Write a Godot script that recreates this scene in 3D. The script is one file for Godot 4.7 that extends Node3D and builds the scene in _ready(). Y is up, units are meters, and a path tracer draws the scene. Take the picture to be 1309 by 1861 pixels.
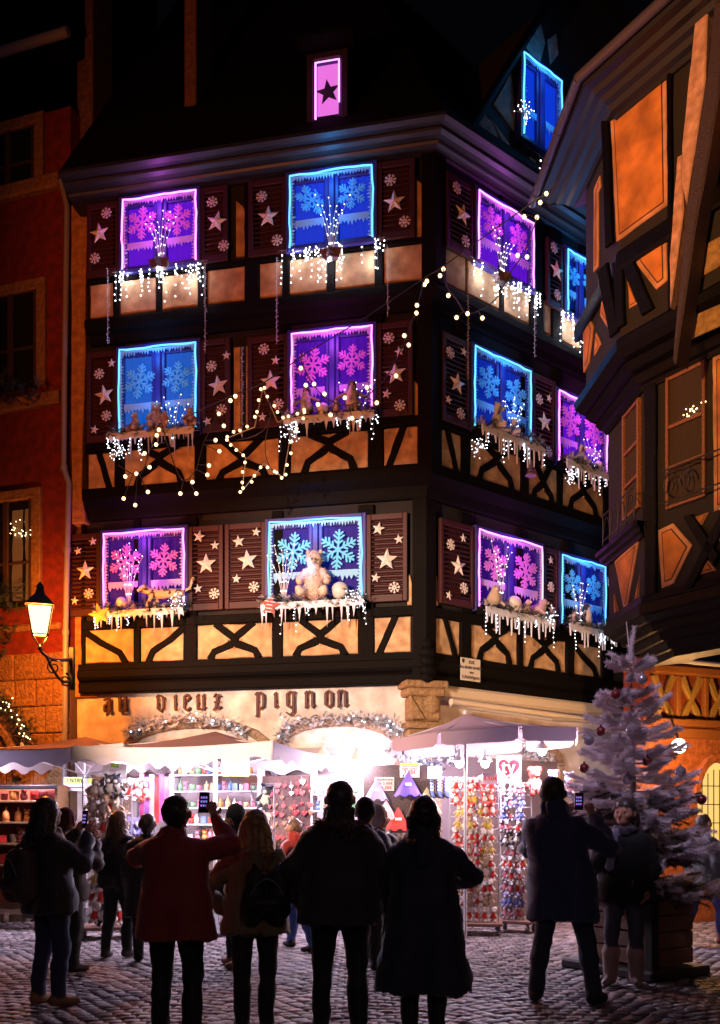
extends Node3D

# A half-timbered corner house with a shop on its ground floor, a market in front of it and people looking up, at night.
const FOCAL := 1700.0            # lens in units of the photograph's pixels
const MID := Vector2(654.5, 1485.0)
const EYE := Vector3(0, 1.6, 0)
const UP := Vector3.UP

var rng := RandomNumberGenerator.new()
var used := {}
var mats := {}
var noises := {}
var cache := {}


class Face:                      # one wall of a house: u runs to the right, n points out to the street
	var o: Vector3
	var u: Vector3
	var n: Vector3
	func _init(origin: Vector3, degrees: float) -> void:
		o = origin
		var a := deg_to_rad(degrees)
		u = Vector3(cos(a), 0, sin(a))
		n = u.cross(Vector3.UP)
	func xf(off := 0.0) -> Transform3D:
		return Transform3D(Basis(u, Vector3.UP, n), o + n * off)
	func at(p: Vector2, off := 0.0) -> Vector3:
		return o + u * p.x + Vector3.UP * p.y + n * off
	func uv(off: float, px: float, py: float) -> Vector2:
		var d := Vector3((px - 654.5) / 1700.0, -(py - 1485.0) / 1700.0, -1)
		var e := Vector3(0, 1.6, 0)
		var t := (o + n * off - e).dot(n) / d.dot(n)
		var p := e + d * t - o
		return Vector2(p.dot(u), p.y)
	func rect(off: float, xl: float, yt: float, xr: float, yb: float) -> Rect2:   # a level rectangle through the middle of these edges
		var a := uv(off, xl, (yt + yb) / 2)
		var b := uv(off, xr, (yt + yb) / 2)
		var c := uv(off, (xl + xr) / 2, yt)
		var d := uv(off, (xl + xr) / 2, yb)
		return Rect2(a.x, d.y, b.x - a.x, c.y - d.y)


func spot(px: float, py: float, away: float) -> Vector3:
	return EYE + Vector3((px - MID.x) / FOCAL, -(py - MID.y) / FOCAL, -1) * away


func on_ground(px: float, away: float, y := 0.0) -> Vector3:
	return Vector3((px - MID.x) / FOCAL * away, y, -away)


# ---------------------------------------------------------------- naming

func numbered(n: String) -> String:
	used[n] = used.get(n, -1) + 1
	return n if used[n] == 0 else "%s_%03d" % [n, used[n]]


func tag(o: Node3D, label := "", category := "", group := "", kind := "") -> Node3D:
	for p in [["label", label], ["category", category], ["group", group], ["kind", kind]]:
		if p[1] != "":
			o.set_meta(p[0], p[1])
	return o


func thing(n: String, label: String, category: String, xf := Transform3D(), group := "") -> Node3D:
	var o := Node3D.new()
	o.name = numbered(n)
	add_child(o)
	o.transform = xf
	return tag(o, label, category, group)


func part(parent: Node, n: String, mesh: Mesh, m: Material, xf := Transform3D()) -> MeshInstance3D:   # xf is in the world
	var o := MeshInstance3D.new()
	o.mesh = mesh
	o.material_override = m
	if parent == self:
		o.name = numbered(n)
		add_child(o)
		o.transform = xf
	else:
		var c: Dictionary = parent.get_meta("_names", {})
		c[n] = c.get(n, -1) + 1
		parent.set_meta("_names", c)
		o.name = n if c[n] == 0 else "%s_%03d" % [n, c[n]]
		parent.add_child(o, true)
		o.transform = (parent as Node3D).global_transform.affine_inverse() * xf
	return o


func solo(n: String, mesh: Mesh, m: Material, xf: Transform3D, label: String, category: String, group := "") -> MeshInstance3D:
	var o := part(self, n, mesh, m, xf)
	tag(o, label, category, group)
	return o


func copy(o: Node3D, n: String, xf: Transform3D, label: String, group := "") -> Node3D:
	var c: Node3D = o.duplicate()
	c.name = numbered(n)
	add_child(c)
	c.transform = xf
	c.set_meta("label", label)
	if group != "":
		c.set_meta("group", group)
	return c


# ---------------------------------------------------------------- materials

func noise_tex(kind: String) -> NoiseTexture2D:
	if noises.has(kind):
		return noises[kind]
	var f := FastNoiseLite.new()
	f.seed = 7 + noises.size()
	f.noise_type = FastNoiseLite.TYPE_SIMPLEX_SMOOTH
	f.fractal_octaves = 5
	var t := NoiseTexture2D.new()
	t.width = 512
	t.height = 512
	t.seamless = true
	t.noise = f
	var g := Gradient.new()
	match kind:
		"cloud":
			f.frequency = 0.008
			g.set_color(0, Color(0.62, 0.6, 0.58))
			g.set_color(1, Color(1, 1, 1))
		"grain":
			f.frequency = 0.06
			f.fractal_octaves = 3
			g.set_color(0, Color(0.45, 0.45, 0.45))
			g.set_color(1, Color(1, 1, 1))
		"dirt":
			f.frequency = 0.012
			f.fractal_octaves = 6
			g.set_color(0, Color(0.68, 0.64, 0.61))
			g.set_color(1, Color(1, 0.98, 0.95))
		"bump":
			f.frequency = 0.02
		"fine":
			f.frequency = 0.11
			f.fractal_octaves = 4
	if g.get_color(0) != Color(0, 0, 0):
		t.color_ramp = g
	noises[kind] = t
	return t


func mat(n: String, c: Color, rough := 0.8, tex := "", scale := 1.0, bump := "", depth := 1.0, stretch := Vector3.ONE) -> StandardMaterial3D:   # c is a real-world (linear) base colour
	if mats.has(n):
		return mats[n]
	var m := StandardMaterial3D.new()
	m.resource_name = n
	m.albedo_color = c.linear_to_srgb()
	m.roughness = rough
	if tex != "":
		m.albedo_texture = noise_tex(tex)
		m.uv1_triplanar = true
		m.uv1_scale = stretch * scale
	if bump != "":
		m.uv1_triplanar = true
		m.uv1_scale = stretch * scale
		m.heightmap_enabled = true
		m.heightmap_texture = noise_tex(bump)
		m.heightmap_scale = depth
	mats[n] = m
	return m


func glow(n: String, c: Color, power: float) -> StandardMaterial3D:
	if mats.has(n):
		return mats[n]
	var m := mat(n, Color(0.06, 0.06, 0.06), 0.5)
	m.emission_enabled = true
	m.emission = c.linear_to_srgb()
	m.emission_energy_multiplier = power
	return m


func tinted(n: String, rough := 0.85) -> StandardMaterial3D:
	if mats.has(n):
		return mats[n]
	var m := mat(n, Color(1, 1, 1), rough)
	m.vertex_color_use_as_albedo = true
	return m


func lamp(n: String, pos: Vector3, c: Color, energy: float, size := 0.05, reach := 20.0) -> OmniLight3D:
	var l := OmniLight3D.new()
	l.name = numbered(n)
	l.light_color = c
	l.light_energy = energy
	l.light_size = size
	l.omni_range = reach
	l.omni_attenuation = 2.0
	l.shadow_enabled = true
	add_child(l)
	l.position = pos
	return l


# ---------------------------------------------------------------- shapes

func kit() -> SurfaceTool:
	var st := SurfaceTool.new()
	st.begin(Mesh.PRIMITIVE_TRIANGLES)
	st.set_smooth_group(-1)
	return st


func done(st: SurfaceTool) -> ArrayMesh:
	st.generate_normals()
	st.index()
	return st.commit()


func tri(st: SurfaceTool, a: Vector3, b: Vector3, c: Vector3) -> void:   # counter-clockwise from outside
	st.add_vertex(a)
	st.add_vertex(c)
	st.add_vertex(b)


func quad(st: SurfaceTool, a: Vector3, b: Vector3, c: Vector3, d: Vector3) -> void:
	tri(st, a, b, c)
	tri(st, a, c, d)


func add_box(st: SurfaceTool, at: Vector3, size: Vector3, bev := 0.0, turn := Basis()) -> void:
	st.set_smooth_group(-1)
	var h := size / 2
	bev = minf(bev, minf(h.x, minf(h.y, h.z)) * 0.45)
	if bev <= 0.0:
		var p := []
		for k in 8:
			p.append(at + turn * (h * Vector3(1 if k & 1 else -1, 1 if k & 2 else -1, 1 if k & 4 else -1)))
		for q in [[4, 5, 7, 6], [1, 0, 2, 3], [5, 1, 3, 7], [0, 4, 6, 2], [6, 7, 3, 2], [0, 1, 5, 4]]:
			quad(st, p[q[0]], p[q[1]], p[q[2]], p[q[3]])
		return
	for ax in 3:
		for s in [-1.0, 1.0]:
			var n := Vector3.ZERO
			n[ax] = s
			var e1 := Vector3.ZERO
			e1[(ax + 1) % 3] = 1
			var e2: Vector3 = n.cross(e1)
			var h1: float = h[(ax + 1) % 3]
			var h2: float = h[(ax + 2) % 3]
			var c: Vector3 = n * h[ax]
			var i1 := e1 * (h1 - bev)
			var i2 := e2 * (h2 - bev)
			quad(st, at + turn * (c - i1 - i2), at + turn * (c + i1 - i2), at + turn * (c + i1 + i2), at + turn * (c - i1 + i2))
	for ax in 3:                     # edges along ax
		var b1 := (ax + 1) % 3
		var b2 := (ax + 2) % 3
		for s1 in [-1.0, 1.0]:
			for s2 in [-1.0, 1.0]:
				var q := []
				for t in [[-1.0, 0], [1.0, 0], [1.0, 1], [-1.0, 1]]:
					var v := Vector3.ZERO
					v[ax] = t[0] * (h[ax] - bev)
					v[b1] = s1 * (h[b1] - (bev if t[1] else 0.0))
					v[b2] = s2 * (h[b2] - (0.0 if t[1] else bev))
					q.append(at + turn * v)
				if s1 * s2 > 0:
					quad(st, q[3], q[2], q[1], q[0])
				else:
					quad(st, q[0], q[1], q[2], q[3])
	for k in 8:
		var s := Vector3(1 if k & 1 else -1, 1 if k & 2 else -1, 1 if k & 4 else -1)
		var a := at + turn * (s * Vector3(h.x, h.y - bev, h.z - bev))
		var b := at + turn * (s * Vector3(h.x - bev, h.y, h.z - bev))
		var c := at + turn * (s * Vector3(h.x - bev, h.y - bev, h.z))
		if s.x * s.y * s.z > 0:
			tri(st, a, b, c)
		else:
			tri(st, a, c, b)


func box_mesh(size: Vector3, bev := 0.0) -> ArrayMesh:
	var key := "box %s %s" % [size, bev]
	if not cache.has(key):
		var st := kit()
		add_box(st, Vector3.ZERO, size, bev)
		cache[key] = done(st)
	return cache[key]


func area(p: PackedVector2Array) -> float:
	var s := 0.0
	for i in p.size():
		s += p[i].cross(p[(i + 1) % p.size()])
	return s / 2


func inset(p: PackedVector2Array, d: float) -> PackedVector2Array:   # p runs counter-clockwise
	var out := PackedVector2Array()
	var n := p.size()
	for i in n:
		var a := (p[i] - p[(i + n - 1) % n]).normalized()
		var b := (p[(i + 1) % n] - p[i]).normalized()
		var na := Vector2(-a.y, a.x)
		var nb := Vector2(-b.y, b.x)
		var m := na + nb
		var l := maxf(m.length_squared(), 0.35)
		out.append(p[i] + m * (2.0 * d / l))
	return out


func add_slab(st: SurfaceTool, poly: PackedVector2Array, z0: float, z1: float, bev := 0.0, xf := Transform3D()) -> void:
	if poly.size() < 3:
		return
	var p := poly.duplicate()
	if area(p) < 0:
		p.reverse()
	st.set_smooth_group(-1)
	var f := inset(p, bev) if bev > 0 else p
	var idx := Geometry2D.triangulate_polygon(f)
	if idx.is_empty():
		f = p
		bev = 0.0
		idx = Geometry2D.triangulate_polygon(f)
	for i in range(0, idx.size(), 3):
		var a := f[idx[i]]
		var b := f[idx[i + 1]]
		var c := f[idx[i + 2]]
		if (b - a).cross(c - a) < 0:
			var t := b
			b = c
			c = t
		tri(st, xf * Vector3(a.x, a.y, z1), xf * Vector3(b.x, b.y, z1), xf * Vector3(c.x, c.y, z1))
		tri(st, xf * Vector3(a.x, a.y, z0), xf * Vector3(c.x, c.y, z0), xf * Vector3(b.x, b.y, z0))
	var n := p.size()
	for i in n:
		var j := (i + 1) % n
		var zb := z1 - bev
		quad(st, xf * Vector3(p[i].x, p[i].y, z0), xf * Vector3(p[j].x, p[j].y, z0), xf * Vector3(p[j].x, p[j].y, zb), xf * Vector3(p[i].x, p[i].y, zb))
		if bev > 0:
			quad(st, xf * Vector3(p[i].x, p[i].y, zb), xf * Vector3(p[j].x, p[j].y, zb), xf * Vector3(f[j].x, f[j].y, z1), xf * Vector3(f[i].x, f[i].y, z1))


func slab(poly: PackedVector2Array, z0: float, z1: float, bev := 0.0) -> ArrayMesh:
	var st := kit()
	add_slab(st, poly, z0, z1, bev)
	return done(st)


func box_poly(r: Rect2) -> PackedVector2Array:
	return PackedVector2Array([r.position, Vector2(r.end.x, r.position.y), r.end, Vector2(r.position.x, r.end.y)])


func rough(poly: PackedVector2Array, wobble := 0.006, every := 0.22) -> PackedVector2Array:   # hand-hewn edges
	var out := PackedVector2Array()
	var n := poly.size()
	for i in n:
		var a := poly[i]
		var b := poly[(i + 1) % n]
		var k := clampi(int((b - a).length() / every), 1, 12)
		var d := (b - a).normalized()
		for j in k:
			var w := 0.0 if j == 0 else rng.randf_range(-wobble, wobble)
			out.append(a.lerp(b, float(j) / k) + Vector2(-d.y, d.x) * w)
	return out


func ribbon(pts: PackedVector2Array, widths: Array) -> PackedVector2Array:   # a curved timber: a band round a line
	var l := PackedVector2Array()
	var r := PackedVector2Array()
	var n := pts.size()
	for i in n:
		var d := (pts[mini(i + 1, n - 1)] - pts[maxi(i - 1, 0)]).normalized()
		var w: float = widths[mini(i, widths.size() - 1)] / 2.0
		l.append(pts[i] + Vector2(-d.y, d.x) * w)
		r.append(pts[i] - Vector2(-d.y, d.x) * w)
	r.reverse()
	l.append_array(r)
	return l


func add_tube(st: SurfaceTool, pts: Array, r0: float, r1 := -1.0, sides := 6, caps := true) -> void:
	if r1 < 0:
		r1 = r0
	st.set_smooth_group(1)
	var n := pts.size()
	var rings := []
	var side := Vector3.ZERO
	for i in n:
		var d: Vector3 = (pts[mini(i + 1, n - 1)] - pts[maxi(i - 1, 0)]).normalized()
		if side == Vector3.ZERO:
			side = d.cross(UP if absf(d.y) < 0.9 else Vector3.RIGHT).normalized()
		side = (side - d * side.dot(d)).normalized()
		var up := side.cross(d).normalized()
		var r := lerpf(r0, r1, float(i) / maxi(n - 1, 1))
		var ring := PackedVector3Array()
		for k in sides:
			var a := TAU * k / sides
			ring.append(pts[i] + (side * cos(a) + up * sin(a)) * r)
		rings.append(ring)
	for i in n - 1:
		for k in sides:
			var j := (k + 1) % sides
			quad(st, rings[i][j], rings[i][k], rings[i + 1][k], rings[i + 1][j])
	if caps:
		st.set_smooth_group(-1)
		for k in range(1, sides - 1):
			tri(st, rings[0][0], rings[0][k], rings[0][k + 1])
			tri(st, rings[n - 1][0], rings[n - 1][k + 1], rings[n - 1][k])


func add_ball(st: SurfaceTool, c: Vector3, r: Vector3, seg := 10, rings := 6, turn := Basis()) -> void:
	st.set_smooth_group(2)
	for i in rings:
		var a0 := PI * i / rings - PI / 2
		var a1 := PI * (i + 1) / rings - PI / 2
		for k in seg:
			var b0 := TAU * k / seg
			var b1 := TAU * (k + 1) / seg
			var p := func(a: float, b: float) -> Vector3: return c + turn * (r * Vector3(cos(a) * cos(b), sin(a), -cos(a) * sin(b)))
			var q00: Vector3 = p.call(a0, b0)
			var q01: Vector3 = p.call(a0, b1)
			var q10: Vector3 = p.call(a1, b0)
			var q11: Vector3 = p.call(a1, b1)
			if i > 0:
				tri(st, q00, q01, q11)
			if i < rings - 1:
				tri(st, q00, q11, q10)


func add_lathe(st: SurfaceTool, prof: Array, seg := 16, xf := Transform3D(), smooth := true) -> void:   # prof: Vector2(radius, height) from the bottom up
	st.set_smooth_group(3 if smooth else -1)
	for i in prof.size() - 1:
		for k in seg:
			var b0 := TAU * k / seg
			var b1 := TAU * (k + 1) / seg
			var f := func(q: Vector2, b: float) -> Vector3: return xf * Vector3(q.x * cos(b), q.y, -q.x * sin(b))
			var a: Vector3 = f.call(prof[i], b0)
			var b: Vector3 = f.call(prof[i], b1)
			var c: Vector3 = f.call(prof[i + 1], b1)
			var d: Vector3 = f.call(prof[i + 1], b0)
			if prof[i].x > 1e-4:
				tri(st, a, b, c)
			if prof[i + 1].x > 1e-4:
				tri(st, a, c, d)


func bez(a: Vector3, b: Vector3, c: Vector3, n: int) -> Array:
	var out := []
	for i in n + 1:
		var t := float(i) / n
		out.append(a.lerp(b, t).lerp(b.lerp(c, t), t))
	return out


func sag(a: Vector3, b: Vector3, drop: float, n: int) -> Array:
	var out := []
	for i in n + 1:
		var t := float(i) / n
		out.append(a.lerp(b, t) - UP * drop * 4 * t * (1 - t))
	return out


func text_mesh(s: String, height: float, deep := 0.004, font := "Droid Sans", bold := true) -> TextMesh:
	var f := SystemFont.new()
	f.font_names = PackedStringArray([font])
	f.font_weight = 700 if bold else 400
	var t := TextMesh.new()
	t.font = f
	t.text = s
	t.font_size = 32
	t.pixel_size = height / 23.0
	t.depth = deep
	t.curve_step = 2.0
	return t


# ---------------------------------------------------------------- soft bodies: distance fields meshed as surface nets
# bones: [a, b, radius at a, radius at b, colour, blend, squash of depth]

func field(bones: Array, cell: float, arrays: Array, floor_y := -99.0, fold := 0.0, fold_size := 0.1) -> void:   # appends to arrays = [vertices, normals, colours, indices]
	var lo := Vector3(9e9, 9e9, 9e9)
	var hi := -lo
	for b in bones:
		var r: float = maxf(b[2], b[3]) * 1.25 + 2 * cell
		for e in [b[0], b[1]]:
			lo = lo.min(e - Vector3.ONE * r)
			hi = hi.max(e + Vector3.ONE * r)
	lo.y = maxf(lo.y, floor_y - 2 * cell)
	var nx := int((hi.x - lo.x) / cell) + 2
	var ny := int((hi.y - lo.y) / cell) + 2
	var nz := int((hi.z - lo.z) / cell) + 2
	var g := PackedFloat32Array()
	g.resize(nx * ny * nz)
	g.fill(9.0)
	var who := PackedByteArray()
	who.resize(nx * ny * nz)
	var best := PackedFloat32Array()
	best.resize(nx * ny * nz)
	best.fill(9.0)
	for bi in bones.size():
		var b: Array = bones[bi]
		var a: Vector3 = b[0]
		var ab: Vector3 = b[1] - a
		var ra: float = b[2]
		var rb: float = b[3]
		var k: float = b[5] if b.size() > 5 else 0.03
		var sq: float = b[6] if b.size() > 6 else 1.0
		var l2 := maxf(ab.length_squared(), 1e-8)
		var m := maxf(ra, rb) * maxf(1.0, 1.0 / sq) + k + 2 * cell
		var mn := (a.min(b[1]) - Vector3.ONE * m - lo) / cell
		var mx := (a.max(b[1]) + Vector3.ONE * m - lo) / cell
		for iz in range(maxi(0, int(mn.z)), mini(nz, int(mx.z) + 1)):
			for iy in range(maxi(0, int(mn.y)), mini(ny, int(mx.y) + 1)):
				var at := (iz * ny + iy) * nx
				for ix in range(maxi(0, int(mn.x)), mini(nx, int(mx.x) + 1)):
					var p := lo + Vector3(ix, iy, iz) * cell - a
					var t := clampf(p.dot(ab) / l2, 0, 1)
					var q := p - ab * t
					q.z *= sq
					var d := q.length() - lerpf(ra, rb, t)
					var old := g[at + ix]
					if d < best[at + ix]:
						best[at + ix] = d
						who[at + ix] = bi
					if old > 8.0:
						g[at + ix] = d
					else:
						var h := maxf(k - absf(old - d), 0.0)
						g[at + ix] = minf(old, d) - (h * h / (4.0 * k) if k > 0 else 0.0)
	if floor_y > -98:
		for iz in nz:
			for iy in ny:
				var y := lo.y + iy * cell
				if y > floor_y + 2 * cell:
					break
				var at := (iz * ny + iy) * nx
				for ix in nx:
					g[at + ix] = maxf(g[at + ix], floor_y - y)
	var made := PackedInt32Array()
	made.resize(nx * ny * nz)
	made.fill(-1)
	var vs: PackedVector3Array = arrays[0]
	var ns: PackedVector3Array = arrays[1]
	var cs: PackedColorArray = arrays[2]
	var tris: PackedInt32Array = arrays[3]
	var step := [1, nx, nx * ny]
	var fn := FastNoiseLite.new()
	fn.seed = 5
	fn.frequency = 0.5 / fold_size
	fn.fractal_octaves = 2
	var near := cell * 2.2
	for iz in nz - 1:
		for iy in ny - 1:
			var row := (iz * ny + iy) * nx
			for ix in nx - 1:
				var i := row + ix
				if absf(g[i]) > near:
					continue
				var c := [g[i], g[i + 1], g[i + nx], g[i + nx + 1], g[i + step[2]], g[i + step[2] + 1], g[i + step[2] + nx], g[i + step[2] + nx + 1]]
				var inside := 0
				for v in c:
					if v < 0:
						inside += 1
				if inside == 0 or inside == 8:
					continue
				var sum := Vector3.ZERO
				var cnt := 0
				for e in [[0, 1], [2, 3], [4, 5], [6, 7], [0, 2], [1, 3], [4, 6], [5, 7], [0, 4], [1, 5], [2, 6], [3, 7]]:
					var da: float = c[e[0]]
					var db: float = c[e[1]]
					if (da < 0) != (db < 0):
						var t := da / (da - db)
						var pa := Vector3(e[0] & 1, (e[0] >> 1) & 1, e[0] >> 2)
						var pb := Vector3(e[1] & 1, (e[1] >> 1) & 1, e[1] >> 2)
						sum += pa.lerp(pb, t)
						cnt += 1
				var nrm := Vector3(c[1] + c[3] + c[5] + c[7] - c[0] - c[2] - c[4] - c[6], c[2] + c[3] + c[6] + c[7] - c[0] - c[1] - c[4] - c[5], c[4] + c[5] + c[6] + c[7] - c[0] - c[1] - c[2] - c[3]).normalized()
				var p := lo + (Vector3(ix, iy, iz) + sum / cnt) * cell
				if fold > 0:
					p += nrm * fn.get_noise_3d(p.x, p.y * 0.6, p.z) * fold
				made[i] = vs.size()
				vs.append(p)
				ns.append(nrm)
				cs.append(bones[who[i]][4])
	for iz in range(1, nz - 1):
		for iy in range(1, ny - 1):
			var row := (iz * ny + iy) * nx
			for ix in range(1, nx - 1):
				var i := row + ix
				if made[i] < 0:
					continue
				for ax in 3:
					var s0 := g[i] < 0
					if s0 == (g[i + step[ax]] < 0):
						continue
					var u: int = step[(ax + 1) % 3]
					var w: int = step[(ax + 2) % 3]
					var q0 := made[i]
					var q1 := made[i - u]
					var q2 := made[i - u - w]
					var q3 := made[i - w]
					if q0 < 0 or q1 < 0 or q2 < 0 or q3 < 0:
						continue
					if s0:
						for z in [q0, q2, q1, q0, q3, q2]:
							tris.append(z)
					else:
						for z in [q0, q1, q2, q0, q2, q3]:
							tris.append(z)
	arrays[0] = vs
	arrays[1] = ns
	arrays[2] = cs
	arrays[3] = tris


func fresh() -> Array:
	return [PackedVector3Array(), PackedVector3Array(), PackedColorArray(), PackedInt32Array()]


func body_mesh(arrays: Array) -> ArrayMesh:
	var a := []
	a.resize(Mesh.ARRAY_MAX)
	a[Mesh.ARRAY_VERTEX] = arrays[0]
	a[Mesh.ARRAY_NORMAL] = arrays[1]
	a[Mesh.ARRAY_COLOR] = arrays[2]
	a[Mesh.ARRAY_INDEX] = arrays[3]
	var m := ArrayMesh.new()
	m.add_surface_from_arrays(Mesh.PRIMITIVE_TRIANGLES, a)
	return m


func fuzz(a: Array, n: int, length: float, droop: float, width := 0.0025) -> void:   # hairs standing off a soft surface
	var count: int = a[0].size()
	var last: int = count
	for i in n:
		var k := rng.randi() % count
		var p: Vector3 = a[0][k]
		var nr: Vector3 = a[1][k]
		var d := (nr + Vector3(rng.randfn(), rng.randfn(), rng.randfn()) * 0.35 + Vector3(0, -droop, 0)).normalized() * length * rng.randf_range(0.6, 1.2)
		var s := d.cross(nr + Vector3(0.3, 0.1, 0.2)).normalized() * width
		var c: Color = a[2][k] * rng.randf_range(0.75, 1.2)
		for q in [p - s - nr * 0.004, p + s - nr * 0.004, p + d]:
			a[0].append(q)
			a[1].append(nr)
			a[2].append(c)
			a[3].append(last)
			last += 1


func soft(bones: Array, cell: float, floor_y := -99.0, fold := 0.0, fold_size := 0.1, hairs := 0, hair_length := 0.0, droop := 0.0) -> ArrayMesh:
	var a := fresh()
	field(bones, cell, a, floor_y, fold, fold_size)
	if hairs:
		fuzz(a, hairs, hair_length, droop)
	return body_mesh(a)


# ---------------------------------------------------------------- the place

var main_l := Face.new(Vector3(0.943, 0, -13.64), 11.8)      # the corner house: its front on the square ...
var main_r := Face.new(Vector3(0.943, 0, -13.64), -39.0)     # ... and on the side street
var red_f := Face.new(Vector3(-4.53, 0, -14.72), 18.0)       # the red house to the left
var bay_f := Face.new(Vector3(3.312, 0, -10.93), 58.0)       # the bay of the house to the right: front ...
var bay_s := Face.new(Vector3(3.312, 0, -10.93), 86.0)       # ... and side
var arcade_f := Face.new(Vector3(4.27, 0, -13.8), -22.0)
const BEND := 0.4748             # tangent of half the angle between the corner house's two fronts
const F1 := 0.0                  # how far each storey juts out
const F2 := 0.24
const F3 := 0.4


func _ready() -> void:
	rng.seed = 11
	var cam := Camera3D.new()
	cam.name = "camera"
	add_child(cam)
	cam.position = EYE
	cam.projection = Camera3D.PROJECTION_FRUSTUM
	cam.near = 0.1
	cam.far = 200.0
	cam.size = 0.1 * 1861.0 / FOCAL
	cam.frustum_offset = Vector2(0, 0.1 * (MID.y - 930.5) / FOCAL)
	cam.current = true

	var env := Environment.new()
	var sm := ProceduralSkyMaterial.new()
	sm.sky_top_color = Color(0.012, 0.014, 0.026)
	sm.sky_horizon_color = Color(0.03, 0.026, 0.034)
	sm.ground_bottom_color = Color(0.01, 0.01, 0.012)
	sm.ground_horizon_color = Color(0.03, 0.026, 0.034)
	sm.sky_energy_multiplier = 0.8
	var sky := Sky.new()
	sky.sky_material = sm
	env.background_mode = Environment.BG_SKY
	env.sky = sky
	env.tonemap_mode = Environment.TONE_MAPPER_LINEAR
	env.tonemap_exposure = 1.0
	env.sdfgi_enabled = true
	env.ssao_enabled = true
	env.ssil_enabled = true
	var we := WorldEnvironment.new()
	we.name = "environment"
	we.environment = env
	add_child(we)

	var moon := DirectionalLight3D.new()
	moon.name = "moon"
	moon.light_color = Color(0.75, 0.8, 1.0)
	moon.light_energy = 0.006
	moon.light_angular_distance = 1.0
	moon.shadow_enabled = true
	add_child(moon)
	moon.look_at_from_position(Vector3(-6, 14, 4), Vector3(2, 0, -14))

	street_or_fill_lamp(Vector3(-4.6, 4.6, -3.4), Vector3(-0.5, 3.5, -13.5), Color(1.0, 0.86, 0.75), 240.0, 18.0)      # on the front and its lettering
	street_or_fill_lamp(Vector3(-6.0, 5.2, -4.2), Vector3(-0.2, 9.2, -13.4), Color(1.0, 0.5, 0.19), 56.0, 33.0)         # sodium, on the upper storeys
	street_or_fill_lamp(Vector3(-3.4, 6.6, -4.6), Vector3(3.6, 7.6, -10.6), Color(1.0, 0.72, 0.44), 88.0, 22.0)         # on the bay
	street_or_fill_lamp(Vector3(0.0, 8.2, -4.0), Vector3(2.9, 2.2, -9.7), Color(0.94, 0.84, 1.0), 42.0, 10.0)          # added fill on the fir, no lamp known there
	street_or_fill_lamp(Vector3(2.5, 6.5, 4.0), Vector3(0.0, 4.2, -11.0), Color(1.0, 0.8, 0.78), 5.0, 50.0)           # faint added fill from behind, standing for no known lamp

	corner_house()
	red_house()
	bay_house()
	arcade_house()
	pavement()
	windows_and_shutters()
	ornaments()
	sill_displays()
	icicle_lights()
	light_strings()
	shop_front()
	market()
	christmas_tree()
	people()


func street_or_fill_lamp(from: Vector3, to: Vector3, c: Color, energy: float, half: float) -> void:   # lamps on house walls round the square, and two added fills
	var l := SpotLight3D.new()
	l.name = numbered("street_or_fill_light")
	l.light_color = c
	l.light_energy = energy
	l.light_size = 0.12
	l.spot_range = 30.0
	l.spot_attenuation = 2.0
	l.spot_angle = half
	l.spot_angle_attenuation = 0.6
	l.shadow_enabled = true
	add_child(l)
	l.look_at_from_position(from, to)


# ---------------------------------------------------------------- the corner house

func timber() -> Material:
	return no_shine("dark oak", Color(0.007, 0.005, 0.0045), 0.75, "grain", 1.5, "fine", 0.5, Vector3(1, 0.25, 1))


func no_shine(n: String, c: Color, r: float, tex: String, k: float, bump: String, deep: float, stretch: Vector3) -> Material:
	var m := mat(n, c, r, tex, k, bump, deep, stretch)
	m.metallic_specular = 0.22
	return m


func plaster() -> Material:
	return mat("cream plaster", Color(0.7, 0.47, 0.27), 0.9, "dirt", 0.6, "bump", 0.25)


func corner_point(off: float, y: float) -> Vector3:
	return main_l.at(Vector2(off * BEND, y), off)


func sweep(parent: Node, n: String, prof: Array, l_end: float, r_end: float, m: Material) -> void:   # a moulding along both fronts; prof: Vector2(off, height)
	var st := kit()
	var ends := []
	for p in prof:
		ends.append([main_l.at(Vector2(l_end, p.y), p.x), corner_point(p.x, p.y), main_r.at(Vector2(r_end, p.y), p.x)])
	var k := ends.size()
	for i in k - 1:
		quad(st, ends[i][0], ends[i][1], ends[i + 1][1], ends[i + 1][0])
		quad(st, ends[i][1], ends[i][2], ends[i + 1][2], ends[i + 1][1])
	for side in [0, 2]:
		for i in range(1, k - 1):
			if side == 0:
				tri(st, ends[0][0], ends[i][0], ends[i + 1][0])
			else:
				tri(st, ends[0][2], ends[i + 1][2], ends[i][2])
	part(parent, n, done(st), m)


func storey(parent: Node, off: float, y0: float, y1: float, l_end: float, m: Material, n := "wall") -> void:   # one storey's wall as a five-cornered prism
	var plan := [main_l.at(Vector2(l_end, 0), off), corner_point(off, 0), main_r.at(Vector2(6.0, 0), off), main_r.at(Vector2(6.0, 0), -3.5), main_l.at(Vector2(l_end, 0), -4.5)]
	var st := kit()
	for i in 5:
		var a: Vector3 = plan[i]
		var b: Vector3 = plan[(i + 1) % 5]
		quad(st, a + UP * y0, b + UP * y0, b + UP * y1, a + UP * y1)
	for i in range(1, 4):
		tri(st, plan[0] + UP * y1, plan[i] + UP * y1, plan[i + 1] + UP * y1)
		tri(st, plan[0] + UP * y0, plan[i + 1] + UP * y0, plan[i] + UP * y0)
	part(parent, n, done(st), m)


func px_poly(f: Face, off: float, p: Array) -> PackedVector2Array:
	var out := PackedVector2Array()
	for q in p:
		out.append(f.uv(off, q[0], q[1]))
	return out


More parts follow.
